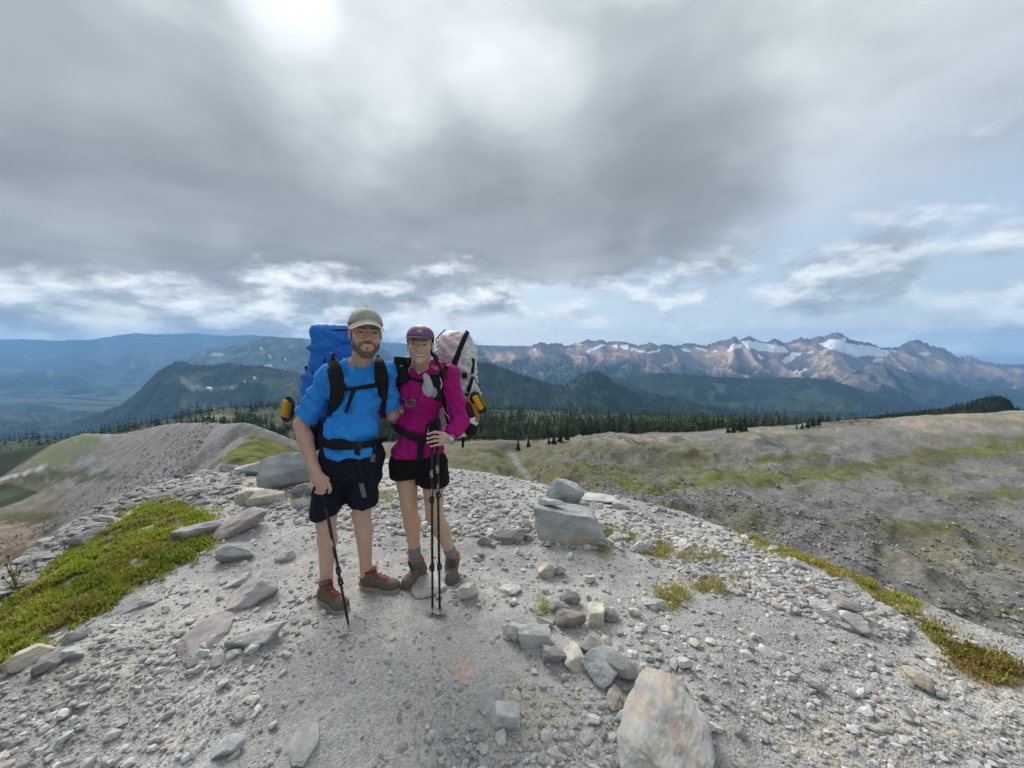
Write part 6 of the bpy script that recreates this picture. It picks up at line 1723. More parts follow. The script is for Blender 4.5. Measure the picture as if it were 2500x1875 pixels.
    sd_ = sm(ax_, 0.029, 0.033) * sm(ax_, 0.046, 0.040) * sm(q[:, 2], -0.098, -0.088) * sm(q[:, 2], -0.048, -0.054) * (q[:, 1] > 0.03)
    soul = sm(ax_, 0.010, 0.006) * sm(q[:, 2], -0.070, -0.074) * sm(q[:, 2], -0.094, -0.088) * (q[:, 1] > 0.05) * 0.7
    inhead = (np.abs(q) < 0.2).all(1)
    bm = np.clip(np.maximum.reduce([bm, mu * 0.9, sd_ * 0.9, soul]), 0, 1) * inhead
    Nn = fd.grad(V, 0.004)
    V = V + Nn * (bm * (1 - mu) * (0.0005 + 0.0016 * n1))[:, None]
    ear = sm(np.sqrt(((np.abs(q[:, 0]) - 0.080) / 0.016) ** 2 + ((q[:, 1] + 0.006) / 0.028) ** 2 + ((q[:, 2] + 0.012) / 0.040) ** 2), 1.15, 0.95) * (np.abs(q[:, 0]) > 0.0735); bm = bm * (1 - ear)
    hair = sm(q[:, 2], -0.03, -0.01) * sm(q[:, 1], 0.030, 0.018) * (np.abs(q[:, 0]) > 0.03) * inhead * (1 - ear); hair = np.maximum(hair, sm(q[:, 1], -0.03, -0.05) * sm(q[:, 2], -0.08, -0.06) * inhead)
    C = np.tile(SKIN_M, (len(V), 1)) * (1 + 0.06 * fbm(V[:, 0] * 14, V[:, 2] * 14, 3, 8))[:, None]
    flush = (sm(np.abs(q[:, 0]), 0.06, 0.03) * sm(q[:, 2], -0.06, -0.03) * sm(q[:, 2], 0.01, -0.015) * (q[:, 1] > 0.03) * inhead)
    C = lerp(C, np.array((0.50, 0.26, 0.20)), flush * 0.45)
    leg = sm(V[:, 2], 0.62, 0.5); C = lerp(C, np.array((0.60, 0.42, 0.33)), leg * 0.6)
    hand = sm(np.linalg.norm(V - px(786, 1185, 2.19), axis=1), 0.12, 0.05); C = lerp(C, np.array((0.55, 0.31, 0.25)), hand * 0.5)
    C = lerp(C, np.array((0.105, 0.060, 0.036)), bm * (0.72 + 0.25 * sm(n1, -0.5, 0.2)))
    C = lerp(C, np.array((0.040, 0.026, 0.017)), hair)
    body = part('body', (V, F), M_SKIN, root, cols=C)
    face_details(fd, hc_, HR, hs, root, body, True)
    # cap
    cf = Field(hc_ - 0.2, hc_ + 0.2, 0.004)
    cf.ell(W(0, -0.018, 0.028), np.array((0.090, 0.112, 0.106)) * hs, 0.005, R=HR); cf.ell(W(0, 0.055, 0.07), np.array((0.055, 0.05, 0.05)) * hs, 0.03, R=HR)
    cf.plane(W(0, 0, 0.042), -(HR @ np.array([0, -0.16, 1.0])), 0.004)
    V, F = cf.mesh(); V = relax(V, F, 2); g_ = cf.grad(V); ql = ((V - hc_) @ HR) / hs
    ang = np.arctan2(ql[:, 0], ql[:, 1] + 0.02); V = V - g_ * (0.0016 * np.exp(-((np.mod(ang + math.pi / 6, math.pi / 3) - math.pi / 6) / 0.03) ** 2))[:, None]
    cap = part('cap', (V, F), M_KHAKI, root)
    part('brim', brim(hc_, HR, hs, 0.088, 0.178, 1.38, 0.042, 0.076, 0.004, 0.36), M_KHAKI, root, cap)
    part('button', tube(np.array([W(0, -0.018, 0.133), W(0, -0.018, 0.139)]), 0.007, 8), M_KHAKI, root, cap)
    # shirt
    sf = Field((-1.36, 2.08, 0.80), (-0.58, 2.66, 1.58), 0.0055)
    sf.ell(at(868, 950, 2.37), (0.160, 0.126, 0.20), 0.05, R=TR); sf.ell(at(862, 1050, 2.36), (0.156, 0.124, 0.17), 0.06, R=TR); sf.ell(at(862, 1112, 2.37), (0.176, 0.138, 0.13), 0.05, R=TR)
    sf.cone(J['rsh'] + [0.02, 0, -0.01], J['lsh'] - [0.02, 0, 0.01], 0.060, 0.060, 0.04); sf.cone(J['neck'] + [0, 0, -0.02], J['rsh'], 0.058, 0.054, 0.04); sf.cone(J['neck'] + [0, 0, -0.02], J['lsh'], 0.058, 0.054, 0.04)
    rs_e = J['rsh'] + (J['rel'] - J['rsh']) * 0.82; sf.cone(J['rsh'], rs_e + (J['rel'] - J['rsh']) * 0.15, 0.052, 0.067, 0.03)
    ls_e = J['lsh'] + (J['lel'] - J['lsh']) * 0.82; sf.cone(J['lsh'], ls_e + (J['lel'] - J['lsh']) * 0.15, 0.052, 0.062, 0.03)
    dr = (J['rel'] - J['rsh']); sf.plane(rs_e, dr + np.array([-0.10, 0, 0.0]), 0.003, (rs_e - 0.14, rs_e + [0.085, 0.14, 0.12]))
    dl = (J['lel'] - J['lsh']); sf.plane(ls_e, dl, 0.003, (ls_e - [0.06, 0.12, 0.13], ls_e + 0.13))
    sf.cone(J['neck'] + [0.0, -0.02, 0.03], W(0, 0, -0.04), 0.073, 0.07, 0.006, 'sub')
    hemz = at(850, 1119, 2.25)[2]; sf.plane((-0.98, 0, hemz), (0.05, 0, -1), 0.003)
    # cinched by the hip belt
    bz = at(862, 1083, 2.25)[2]
    V, F = sf.mesh(); V = relax(V, F, 1); Nn = sf.grad(V)
    pinch = np.exp(-((V[:, 2] - bz) / 0.028) ** 2) * (np.abs(V[:, 0] - at(862, 1083, 2.36)[0]) < 0.24)
    blouse = np.exp(-((V[:, 2] - bz - 0.062) / 0.035) ** 2) * (V[:, 1] < 2.36)
    armm = sm(V[:, 0], J['rsh'][0] + 0.02, J['rsh'][0] - 0.04)
    V2 = folds(V, Nn, [(0.018, 8, (0.8, 0, -0.6), 6.0), (0.015, 12, (0.55, 0, 0.8), 6.0), (0.008, 24, (0.9, 0, 0.4), 6.0), (0.004, 46, (0.6, 0, -0.8), 5.0)], 3)
    V2 = V2 + Nn * ((blouse * 0.016 - pinch * 0.012) * (1 - armm) * (1 + 0.5 * pnoise(V[:, 0] * 26, V[:, 0] * 0)))[:, None]
    # swag folds hanging from the sternum strap
    st = at(868, 950, 2.23); dd = V - st; ra_ = np.hypot(dd[:, 0], dd[:, 2]); an_ = np.arctan2(dd[:, 0], -dd[:, 2])
    V2 = V2 + Nn * (0.006 * np.cos(an_ * 9 + 1.5 * pnoise(ra_ * 9, an_ * 2)) * sm(ra_, 0.03, 0.09) * sm(ra_, 0.30, 0.12) * (V[:, 1] < 2.36) * (1 - armm))[:, None]
    shirt = part('shirt', (V2, F), M_BLUE, root)
    nk = np.linspace(0, 2 * math.pi, 28); nc = J['neck'] + [0.0, -0.012, 0.012]
    ringp = np.array([nc + [0.074 * math.cos(a), 0.072 * math.sin(a), -0.02 + 0.022 * math.sin(a)] for a in nk])
    # shorts
    hf = Field((-1.30, 2.1, 0.40), (-0.58, 2.64, 1.02), 0.006)
    hf.ell(at(862, 1128, 2.38), (0.165, 0.116, 0.13), 0.05, R=TR)
    for h_, k_, hem, rb in (('rhip', 'rkn', (812, 1270), 0.094), ('lhip', 'lkn', (884, 1247), 0.094)):
        hp, kn = J[h_], J[k_]; sx_ = -0.012 if h_ == 'rhip' else 0.0
        hf.cone(hp + [0, 0, 0.02], kn + (kn - hp) * 0.08 + [sx_, 0, 0], 0.097, rb, 0.04)
    for (u, v, Y, ux) in ((812, 1271, 2.30, -1), (884, 1248, 2.36, 1)):
        p = at(u, v, Y - 0.06); q0 = p - [0.30, 0.3, 0.30]; q1 = p + [0.30, 0.4, 0.10]
        if ux < 0: q1[0] = (J['rkn'][0] + J['lkn'][0]) / 2
        else: q0[0] = (J['rkn'][0] + J['lkn'][0]) / 2
        hf.plane(p, (-0.08 * ux, 0.15, -1), 0.003, (q0, q1))
    V, F = hf.mesh(); V = relax(V, F, 1); Nn = hf.grad(V)
    V = folds(V, Nn, [(0.012, 9, (0.9, 0, 0.4), 5.0), (0.008, 14, (0.7, 0, -0.7), 5.0), (0.003, 34, (1, 0, 0.3), 5.0)], 23)
    part('shorts', (V, F), M_NAVY, root)
    g0 = lambda u, v: (lambda p: np.array([p[0], p[1], p[2] - 0.003]))(on_ground(u, v))
    # shoes
    shoe(root, J['ran'], g0(783, 1462), g0(846, 1497), 0.3, 0.105, M_SHOE, M_SOLE, False, 'shoe', M_RED, M_SALMON, 0, M_HEEL)
    shoe(root, J['lan'], g0(882, 1433), g0(977, 1442), 0.3, 0.105, M_SHOE, M_SOLE, False, 'shoe', M_RED, M_SALMON, 0, M_HEEL)
    return dict(J=J, shirt=sf, shorts=hf, body=fd, hc=hc_)
MAN = build_man()

# ------------------------------------------------------------------ woman in magenta
def build_woman():
    J = dict(lsh=at(1097, 917, 2.52), lel=at(1122, 1024, 2.47), lwr=at(1099, 1072, 2.33), rsh=at(968, 914, 2.54), rel=at(945, 1000, 2.66), rwr=at(900, 1020, 2.74), neck=at(1028, 903, 2.54),
             rhip=at(990, 1132, 2.52), lhip=at(1055, 1132, 2.52), rkn=at(999, 1236, 2.47), ran=at(1013, 1352, 2.52), lkn=at(1061, 1260, 2.42), lan=at(1101, 1350, 2.56))
    hc_ = at(1026, 841, 2.44); hs = 1.0; HR = rotm(math.radians(9), math.radians(1), math.radians(-2)); TR = rotm(math.radians(8))
    root = empty('person', (J['rhip'][0], J['rhip'][1], float(H0(np.array([-0.55]), np.array([2.45]))[0])), 'woman in magenta hoody, black shorts and patterned cap holding two trekking poles', 'person')
    W = lambda x, y, z: hc_ + HR @ (np.array([x, y, z]) * hs)
    px = lambda u, v, Y: at(u, v, Y)
    hd = px(1065, 1072, 2.29)
    fd = Field((-1.06, 2.18, 0.05), (-0.24, 2.86, 1.82), 0.0056, [(0, hc_[0] - 0.10, hc_[0] + 0.10, 0.003), (1, hc_[1] - 0.13, hc_[1] + 0.13, 0.003), (2, hc_[2] - 0.14, hc_[2] + 0.14, 0.003), (2, hd[2] - 0.07, hd[2] + 0.07, 0.0035)])
    head_prims(fd, hc_, HR, hs, False)
    fd.cone(W(0, -0.012, -0.06), J['neck'] + [0, 0.005, 0], 0.048, 0.055, 0.02)
    fd.cone(J['rsh'], J['lsh'], 0.042, 0.042, 0.03); fd.ell(at(1030, 965, 2.53), (0.115, 0.085, 0.17), 0.04, R=TR); fd.ell(at(1022, 1090, 2.53), (0.12, 0.085, 0.15), 0.05, R=TR)
    fd.cone(J['lsh'], J['lel'], 0.042, 0.037, 0.02); fd.cone(J['lel'], J['lwr'], 0.037, 0.026, 0.02); fd.cone(J['rsh'], J['rel'], 0.042, 0.036, 0.02); fd.cone(J['rel'], J['rwr'], 0.036, 0.026, 0.02)
    for h_, k_, a_ in (('rhip', 'rkn', 'ran'), ('lhip', 'lkn', 'lan')):
        hp, kn, an = J[h_], J[k_], J[a_]
        fd.cone(hp, kn, 0.086, 0.053, 0.03); cf = kn + (an - kn) * 0.36 + [0, 0.018, 0]
        fd.cone(kn, cf, 0.050, 0.055, 0.025); fd.cone(cf, an, 0.054, 0.034, 0.025); fd.ell(kn + [0, -0.028, 0.005], (0.033, 0.028, 0.042), 0.02); fd.cone(an, an - (kn - an) / np.linalg.norm(kn - an) * 0.05, 0.034, 0.030, 0.02)
    # left hand round the two grips
    fd.cone(J['lwr'], px(1086, 1071, 2.31), 0.024, 0.028, 0.015); fd.cone(px(1084, 1063, 2.305), px(1081, 1079, 2.305), 0.021, 0.019, 0.015); fd.cone(px(1078, 1060, 2.295), px(1076, 1082, 2.295), 0.016, 0.014, 0.01)
    for kn_, mid_, tip_, r_ in (((1076, 1057), (1060, 1055), (1045, 1060), 0.0088), ((1077, 1067), (1060, 1066), (1044, 1071), 0.0090), ((1077, 1076), (1060, 1076), (1045, 1081), 0.0086), ((1074, 1085), (1063, 1087), (1053, 1090), 0.0076)):
        a, b, c = px(*kn_, 2.285), px(*mid_, 2.255), px(*tip_, 2.262)
        fd.cone(a, b, r_ * 1.12, r_, 0.004); fd.cone(b, c, r_, r_ * 0.82, 0.004); fd.cone(c, c + [-0.004, 0.018, 0], r_ * 0.8, r_ * 0.7, 0.004)
    fd.cone(px(1080, 1062, 2.32), px(1060, 1052, 2.335), 0.013, 0.010, 0.006); fd.cone(px(1060, 1052, 2.335), px(1043, 1053, 2.315), 0.010, 0.008, 0.004)
    # right hand behind the man's pack
    lw = J['rwr']; fd.cone(lw, lw + [-0.06, 0.02, -0.02], 0.026, 0.03, 0.02)
    for i in range(4): b0 = lw + [-0.07, 0.02, 0.01 - 0.018 * i]; fd.cone(b0, b0 + [-0.05, -0.01, -0.01], 0.009, 0.007, 0.004)
    fd.cone(lw + [-0.02, 0, 0.02], lw + [-0.06, -0.02, 0.035], 0.010, 0.008, 0.006)
    V, F = fd.mesh(); V = relax(V, F, 1, 0.4)
    q = ((V - hc_) @ HR) / hs; inhead = (np.abs(q) < 0.2).all(1)
    C = np.tile(SKIN_W, (len(V), 1)) * (1 + 0.05 * fbm(V[:, 0] * 14, V[:, 2] * 14, 3, 8))[:, None]
    C = lerp(C, np.array((0.53, 0.27, 0.20)), sm(np.abs(np.abs(q[:, 0]) - 0.04), 0.025, 0.008) * sm(q[:, 2], -0.06, -0.035) * sm(q[:, 2], 0.005, -0.02) * (q[:, 1] > 0.03) * inhead * 0.4)
    leg = sm(V[:, 2], 0.85, 0.7); C = lerp(C, np.array((0.56, 0.355, 0.23)), leg * 0.7)
    hand = sm(np.linalg.norm(V - hd, axis=1), 0.10, 0.05); C = lerp(C, np.array((0.60, 0.41, 0.32)), hand * 0.7)
    body = part('body', (V, F), M_SKIN, root, cols=C)
    face_details(fd, hc_, HR, hs, root, body, False)
    for tip_ in ((1044.5, 1058.5), (1043.5, 1069), (1044.5, 1079), (1052, 1089)):
        p = px(*tip_, 2.252); nl = Field(p - 0.02, p + 0.02, 0.0022); nl.ell(p, (0.0065, 0.004, 0.0042), 0.001)
        part('fingernail', nl.mesh(), M_WHITE, root, body)
    # hair: shell round the back and sides, braid over the shoulder
    hf = Field(hc_ - 0.2, hc_ + 0.2, 0.0045)
    hf.ell(W(0, -0.026, 0.020), (0.085, 0.103, 0.078), 0.005, R=HR); hf.ell(W(0, -0.05, -0.04), (0.07, 0.055, 0.06), 0.03, R=HR)
    hf.plane(W(0, 0.028, 0), HR @ np.array([0, 1.0, 0.45]), 0.006)
    for qd in (-1, 1): hf.ell(W(qd * 0.080, 0.0, -0.014), (0.018, 0.018, 0.030), 0.004, 'sub', R=HR)
    V, F = hf.mesh(); g_ = hf.grad(V); V = V + g_ * (0.003 * pnoise(V[:, 0] * 120, V[:, 2] * 25))[:, None]
    part('hair', (V, F), M_HAIR, root)
    bp = smooth_path(np.array([W(0.05, -0.07, -0.05), px(1061, 868, 2.47), px(1067, 884, 2.44), px(1077, 900, 2.43), px(1085, 912, 2.42), px(1088, 922, 2.42)]), 22)
    bf = Field(bp.min(0) - 0.04, bp.max(0) + 0.04, 0.004)
    for i, p in enumerate(bp):
        sd = HR[:, 0] * (0.004 if i % 2 else -0.004); r_ = 0.0165 - 0.0004 * i; bf.ell(p + sd, (r_, r_, r_ * 0.9), 0.003)
    part('braid', bf.mesh(), M_HAIR, root)
    # cap with a flat brim, five coloured panels
    cf = Field(hc_ - 0.2, hc_ + 0.2, 0.0035)
    cf.ell(W(0, -0.016, 0.030), (0.088, 0.108, 0.086), 0.005, R=HR, power=2.6); cf.plane(W(0, 0, 0.040), -(HR @ np.array([0, -0.08, 1.0])), 0.003)
    V, F = cf.mesh(); V = relax(V, F, 1)
    ql = (V - hc_) @ HR; a_ = fbm(ql[:, 0] * 22 + 3, ql[:, 2] * 40 + ql[:, 1] * 10, 3, 6); b_ = fbm(ql[:, 0] * 16 + 9, ql[:, 2] * 34, 3, 9)
    C = np.tile(np.array((0.20, 0.055, 0.22)), (len(V), 1))
    C = lerp(C, np.array((0.10, 0.15, 0.28)), sm(a_, 0.05, 0.25)); C = lerp(C, np.array((0.45, 0.20, 0.08)), sm(b_ + 6 * (ql[:, 2] - 0.10), 0.05, 0.2)); C = lerp(C, np.array((0.12, 0.20, 0.10)), sm(b_ - 6 * (ql[:, 2] - 0.055), 0.28, 0.45)); C = lerp(C, np.array((0.30, 0.07, 0.17)), sm(a_, -0.1, -0.35))
    m_cap = cloth_mat('patterned_cap_cloth', (0, 0, 0), 0.85, 900, 0.1, colattr=True)
    cap = part('cap', (V, F), m_cap, root, cols=C)
    part('brim', brim(hc_, HR, hs, 0.086, 0.168, 1.42, 0.006, 0.052, 0.004, 0.10, 1.02), flatm('cap_brim_cloth', (0.055, 0.065, 0.075), 0.85, 0.2), root, cap)
    # round white emblem: ring with a small wing to its left
    em = lambda x, z: face_pt(cf, hc_, HR, hs, x, z, 0.0015)
    ang = np.linspace(0, 2 * math.pi, 18); part('emblem', tube(np.array([em(0.004 + 0.012 * math.cos(t), 0.084 + 0.008 * math.sin(t)) for t in ang]), 0.0022, 6), M_WHITE, root, cap)
    part('emblem', tube(np.array([em(-0.016, 0.083), em(-0.011, 0.087), em(-0.006, 0.085), em(0.002, 0.080)]), 0.0020, 6), M_WHITE, root, cap)
    # hoody
    sf = Field((-1.02, 2.22, 0.84), (-0.24, 2.84, 1.60), 0.0052)
    sf.ell(at(1030, 962, 2.53), (0.142, 0.110, 0.17), 0.04, R=TR); sf.ell(at(1027, 965, 2.475), (0.125, 0.06, 0.075), 0.05, R=TR); sf.ell(at(1022, 1050, 2.53), (0.150, 0.108, 0.15), 0.05, R=TR); sf.ell(at(1019, 1108, 2.53), (0.182, 0.130, 0.13), 0.05, R=TR)
    sf.cone(J['rsh'], J['lsh'], 0.055, 0.055, 0.04); sf.cone(J['neck'] + [0, 0, -0.025], J['rsh'], 0.055, 0.052, 0.04); sf.cone(J['neck'] + [0, 0, -0.025], J['lsh'], 0.055, 0.052, 0.04)
    sf.cone(J['lsh'], J['lel'], 0.060, 0.056, 0.025); cu = J['lwr'] + (J['lel'] - J['lwr']) * 0.10
    sf.cone(J['lel'], cu, 0.056, 0.041, 0.02); sf.cone(J['rsh'], J['rel'], 0.058, 0.05, 0.025); sf.cone(J['rel'], J['rwr'], 0.05, 0.036, 0.02)
    dlw = J['lwr'] - J['lel']; sf.plane(cu - dlw * 0.02, dlw, 0.002, (cu - 0.06, cu + 0.06))
    # hood collapsed round the neck, zip neck opening
    for qd in (-1, 1): sf.cone(J['neck'] + [0.035 * qd, -0.055, 0.0], J['neck'] + [0.062 * qd, 0.03, 0.035], 0.020, 0.030, 0.02)
    sf.cone(J['neck'] + [-0.06, 0.05, 0.03], J['neck'] + [0.075, 0.05, 0.03], 0.036, 0.04, 0.02); sf.ell(px(1078, 893, 2.56), (0.035, 0.03, 0.032), 0.015)
    sf.cone(J['neck'] + [0, -0.02, 0.0], W(0, 0, -0.05), 0.058, 0.060, 0.006, 'sub'); sf.cone(J['neck'] + [0, -0.10, -0.035], J['neck'] + [0, -0.05, 0.03], 0.012, 0.026, 0.015, 'sub')
    hz = at(1030, 1121, 2.40)[2]; sf.plane((-0.55, 2.42, hz), (0.0, 0.12, -1), 0.003)
    V, F = sf.mesh(); V = relax(V, F, 1); Nn = sf.grad(V)
    bz = at(1030, 1066, 2.4)[2]
    cxx = at(1022, 1060, 2.53)[0]
    belt = np.exp(-((V[:, 2] - bz + 0.10 * (V[:, 0] - cxx)) / 0.022) ** 2) * (np.abs(V[:, 0] - cxx) < 0.2)
    arm = sm(V[:, 0], J['lsh'][0] + 0.00, J['lsh'][0] + 0.05)
    el_ = np.exp(-(np.linalg.norm(V - (J['lel'] + J['lwr']) / 2, axis=1) / 0.09) ** 2)
    V2 = folds(V, Nn, [(0.013, 9, (0.8, 0, -0.6), 6.0), (0.012, 13, (0.4, 0, 0.9), 6.0), (0.006, 28, (0.8, 0, 0.5), 6.0), (0.003, 52, (0.6, 0, -0.8), 5.0)], 43)
    V2 = V2 + Nn * (0.004 * el_ * np.sin(((V - J['lel']) @ (dlw / np.linalg.norm(dlw))) * 230) * arm - 0.008 * belt * (1 - arm))[:, None]
    part('hoody', (V2, F), M_PINK, root)
    # shorts
    pf = Field((-0.95, 2.25, 0.55), (-0.25, 2.82, 1.05), 0.0058)
    pf.ell(at(1021, 1122, 2.53), (0.170, 0.118, 0.12), 0.04, R=TR)
    for h_, k_, ex in (('rhip', 'rkn', 0.55), ('lhip', 'lkn', 0.60)): pf.cone(J[h_], J[h_] + (J[k_] - J[h_]) * ex, 0.108, 0.104, 0.03)
    mid_x = (J['rhip'][0] + J['lhip'][0]) / 2 - 0.01
    for (u, v, sg) in ((980, 1172, -1), (1050, 1188, 1)):
        p = at(u, v, 2.42); q0 = p - [0.3, 0.3, 0.3]; q1 = p + [0.3, 0.5, 0.08]
        if sg < 0: q1[0] = mid_x
        else: q0[0] = mid_x
        pf.plane(p, (-0.05 * sg, 0.1, -1), 0.003, (q0, q1))
    V, F = pf.mesh(); V = relax(V, F, 1); Nn = pf.grad(V); V = folds(V, Nn, [(0.008, 10, (0.9, 0, 0.4), 5.0), (0.005, 18, (0.7, 0, -0.7), 5.0)], 63)
    part('shorts', (V, F), M_BLKSH, root)
    # socks and boots
    g0 = lambda u, v: (lambda p: np.array([p[0], p[1], p[2] - 0.003]))(on_ground(u, v))
    for a_, k_, he, to in (('ran', 'rkn', (1036, 1404), (984, 1440)), ('lan', 'lkn', (1102, 1398), (1105, 1428))):
        an, kn = J[a_], J[k_]; d_ = (kn - an) / np.linalg.norm(kn - an)
        sk = Field(an - 0.1, an + 0.12, 0.004); sk.cone(an - d_ * 0.03, an + d_ * 0.045, 0.041, 0.043, 0.004); sk.plane(an + d_ * 0.06, d_, 0.002)
        part('sock', sk.mesh(), M_SOCK, root)
        shoe(root, an - d_ * 0.045, g0(*he), g0(*to), 0.28, 0.10, M_BOOT, M_BOOTSOLE, True, 'boot', M_LACE, M_SALMON, 0.0)
    # watch
    wr = J['lwr']; ax_ = dlw / np.linalg.norm(dlw); s1 = np.cross(ax_, [0, -1.0, 0.2]); s1 /= np.linalg.norm(s1); s2 = np.cross(ax_, s1)
    t = np.linspace(0, 2 * math.pi, 20); wp = wr + ax_ * 0.002 + np.outer(np.cos(t) * 0.029, s1) + np.outer(np.sin(t) * 0.029, s2)
    nn = np.outer(np.cos(t), s1) + np.outer(np.sin(t), s2)
    wt = part('wristwatch', ribbon(wp, nn, 0.020, 0.003), M_BLACKP, root)
    fc = wr + ax_ * 0.002 + np.array([0.012, -0.030, 0.010]); wf = Field(fc - 0.04, fc + 0.04, 0.003); Rw = np.stack([ax_, np.cross([0.35, -0.93, 0.1], ax_) / np.linalg.norm(np.cross([0.35, -0.93, 0.1], ax_)), np.cross(ax_, np.cross([0.35, -0.93, 0.1], ax_)) / np.linalg.norm(np.cross(ax_, np.cross([0.35, -0.93, 0.1], ax_)))], 1)
    wf.box(fc, (0.017, 0.020, 0.006), 0.005, 0.001, R=Rw); part('watch_case', wf.mesh(), M_STEEL, root, wt)
    return dict(J=J, hoody=sf, body=fd, hc=hc_)
WOMAN = build_woman()
# ================================================================== packs, poles, sandals and what hangs on them
Z1 = lambda a, b: (660 + a * 0.25316, 720 + b * 0.25316)
Z2 = lambda a, b: (660 + a * 0.26528, 1100 + b * 0.26528)
def z1path(L): return np.array([Z1(a, b) for a, b, _ in L]), np.array([w * 0.25316 for _, _, w in L])

def man_pack():
    sf = MAN['shirt']; hf = MAN['shorts']; TR = rotm(math.radians(14))
    base = at(835, 1090, 2.66)
    root = empty('backpack', base, 'tall blue backpack with black straps worn by the man', 'backpack')
    pk = Field((-1.62, 2.44, 0.92), (-0.72, 3.0, 1.86), 0.0062)
    pk.box(at(838, 965, 2.69), (0.205, 0.115, 0.29), 0.09, 0.02, R=TR); pk.box(at(826, 868, 2.67), (0.165, 0.115, 0.12), 0.08, 0.03, R=TR); pk.ell(at(760, 950, 2.66), (0.055, 0.09, 0.17), 0.03)
    V, F = pk.mesh(); V = relax(V, F, 1); Nn = pk.grad(V)
    V = folds(V, Nn, [(0.016, 8, (0.2, 0, 1.0), 4.0), (0.010, 16, (0.5, 0, 0.85), 4.0), (0.004, 34, (0.8, 0, 0.5), 4.0)], 73)
    bag = part('bag', (V, F), M_BLUEP, root)
    ld = Field((-1.60, 2.44, 1.40), (-0.72, 3.0, 1.95), 0.0062)
    ld.box(at(822, 818, 2.66), (0.150, 0.125, 0.075), 0.06, 0.01, R=TR); ld.ell(at(800, 846, 2.63), (0.13, 0.11, 0.05), 0.03, R=TR)
    V, F = ld.mesh(); V = relax(V, F, 1); V = folds(V, ld.grad(V), [(0.012, 10, (0.3, 0, 1.0), 4.0), (0.006, 22, (0.6, 0, 0.8), 4.0)], 83)
    lid = part('lid', (V, F), M_BLUEP, root)
    V, F = strap_on(ld, *z1path([(575, 345, 12), (650, 338, 16), (740, 333, 16)]), 0.004, 2.3, 2.8, 14, 0.002, 2.6); part('zip', (V, F), M_BLACKP, root, lid)
    V, F = strap_on(pk, *z1path([(530, 610, 14), (522, 650, 14), (512, 690, 14)]), 0.004, 2.3, 2.9, 10, 0.002, 2.6); part('compression_strap', (V, F), M_BLACK, root, bag)
    V, F = strap_on(pk, *z1path([(418, 630, 16), (414, 700, 16), (412, 760, 16)]), 0.004, 2.3, 2.9, 10, 0.002, 2.6); part('compression_strap', (V, F), M_BLACK, root, bag)
    bk = Field(at(750, 898, 2.62) - 0.05, at(750, 898, 2.62) + 0.05, 0.004); bk.box(at(750, 898, 2.62), (0.014, 0.01, 0.018), 0.004, 0.002); part('side_buckle', bk.mesh(), M_BLACKP, root, bag)
    # shoulder straps: padded, over the shirt
    for nm, L in (('shoulder_strap', [(636, 585, 40), (615, 640, 95), (617, 700, 145), (652, 800, 148), (662, 900, 146), (640, 1000, 122), (602, 1100, 96), (577, 1150, 66)]), ('shoulder_strap', [(1032, 612, 40), (1058, 670, 90), (1074, 760, 120), (1080, 860, 120), (1092, 960, 82), (1104, 1060, 42), (1110, 1150, 30)])):
        p, w = z1path(L); part(nm, strap_on(sf, p, w, 0.014, 2.0, 2.7, 46, 0.010), M_BLACK, root)
    p, w = z1path([(552, 1165, 34), (535, 1220, 34), (505, 1300, 40), (480, 1380, 46)]); part('strap_tail', strap_on(sf, p, w, 0.005, 2.0, 2.7, 20, 0.010), M_BLACK, root)
    p, w = z1path([(735, 910, 34), (800, 902, 36), (880, 890, 38), (950, 880, 40), (1020, 868, 32)]); part('sternum_strap', strap_on(sf, p, w, 0.005, 2.0, 2.7, 26, 0.020), M_BLACK, root)
    p, w = z1path([(812, 905, 34), (785, 980, 34), (760, 1060, 32), (738, 1132, 30)]); part('strap_tail', strap_on(sf, p, w, 0.003, 2.0, 2.7, 20, 0.020), M_BLACK, root)
    hb, w = z1path([(495, 1395, 110), (560, 1412, 120), (650, 1430, 118), (740, 1442, 96), (840, 1445, 64), (950, 1430, 62), (1040, 1408, 62), (1095, 1392, 62)]); part('hip_belt', strap_on(sf, hb, w, 0.012, 2.0, 2.7, 50, 0.010), M_BLACK, root)
    bc = sf.touch(*Z1(850, 1445), 2.0, 2.7) + [0, -0.014, 0]; bb = Field(bc - 0.06, bc + 0.06, 0.004); bb.box(bc, (0.034, 0.009, 0.022), 0.006, 0.002); part('belt_buckle', bb.mesh(), M_BLACKP, root)
    def drop(L, mat, nm, th=0.003, dy=-0.012):
        P = []
        for u, v in L:
            h = min([q[1] for q in (sf.hit(u, v, 2.0, 2.7), hf.hit(u, v, 2.0, 2.7)) if q is not None] + [2.5]); P.append(at(u, v, h + dy))
        P = smooth_path(np.array(P), 14); return part(nm, ribbon(P, np.tile([0.1, -0.98, 0.1], (14, 1)), 0.030, th), mat, root)
    drop([Z1(835, 1460), Z1(838, 1540), Z1(842, 1620), Z2(830, 160), Z2(850, 260)], M_BLACK, 'belt_webbing')
    drop([Z1(985, 1440), Z1(990, 1500), Z1(990, 1540)], M_BLACK, 'belt_webbing')
    drop([Z1(990, 1530), Z1(988, 1570), Z1(985, 1612)], flatm('smoked_plastic', (0.10, 0.10, 0.10), 0.3, 0.5), 'clip')
    drop([Z2(836, 300), Z2(852, 370), Z2(868, 430)], flatm('smoky_bottle', (0.13, 0.13, 0.13), 0.25, 0.5), 'hanging_tag')
    pd = Field(at(770, 1075, 2.5) - 0.16, at(770, 1075, 2.5) + 0.16, 0.006); pd.box(at(768, 1068, 2.50), (0.05, 0.07, 0.085), 0.03, 0.01); pd.box(at(765, 1020, 2.56), (0.05, 0.06, 0.07), 0.03, 0.02); part('hip_pad', pd.mesh(), M_BLACK, root)
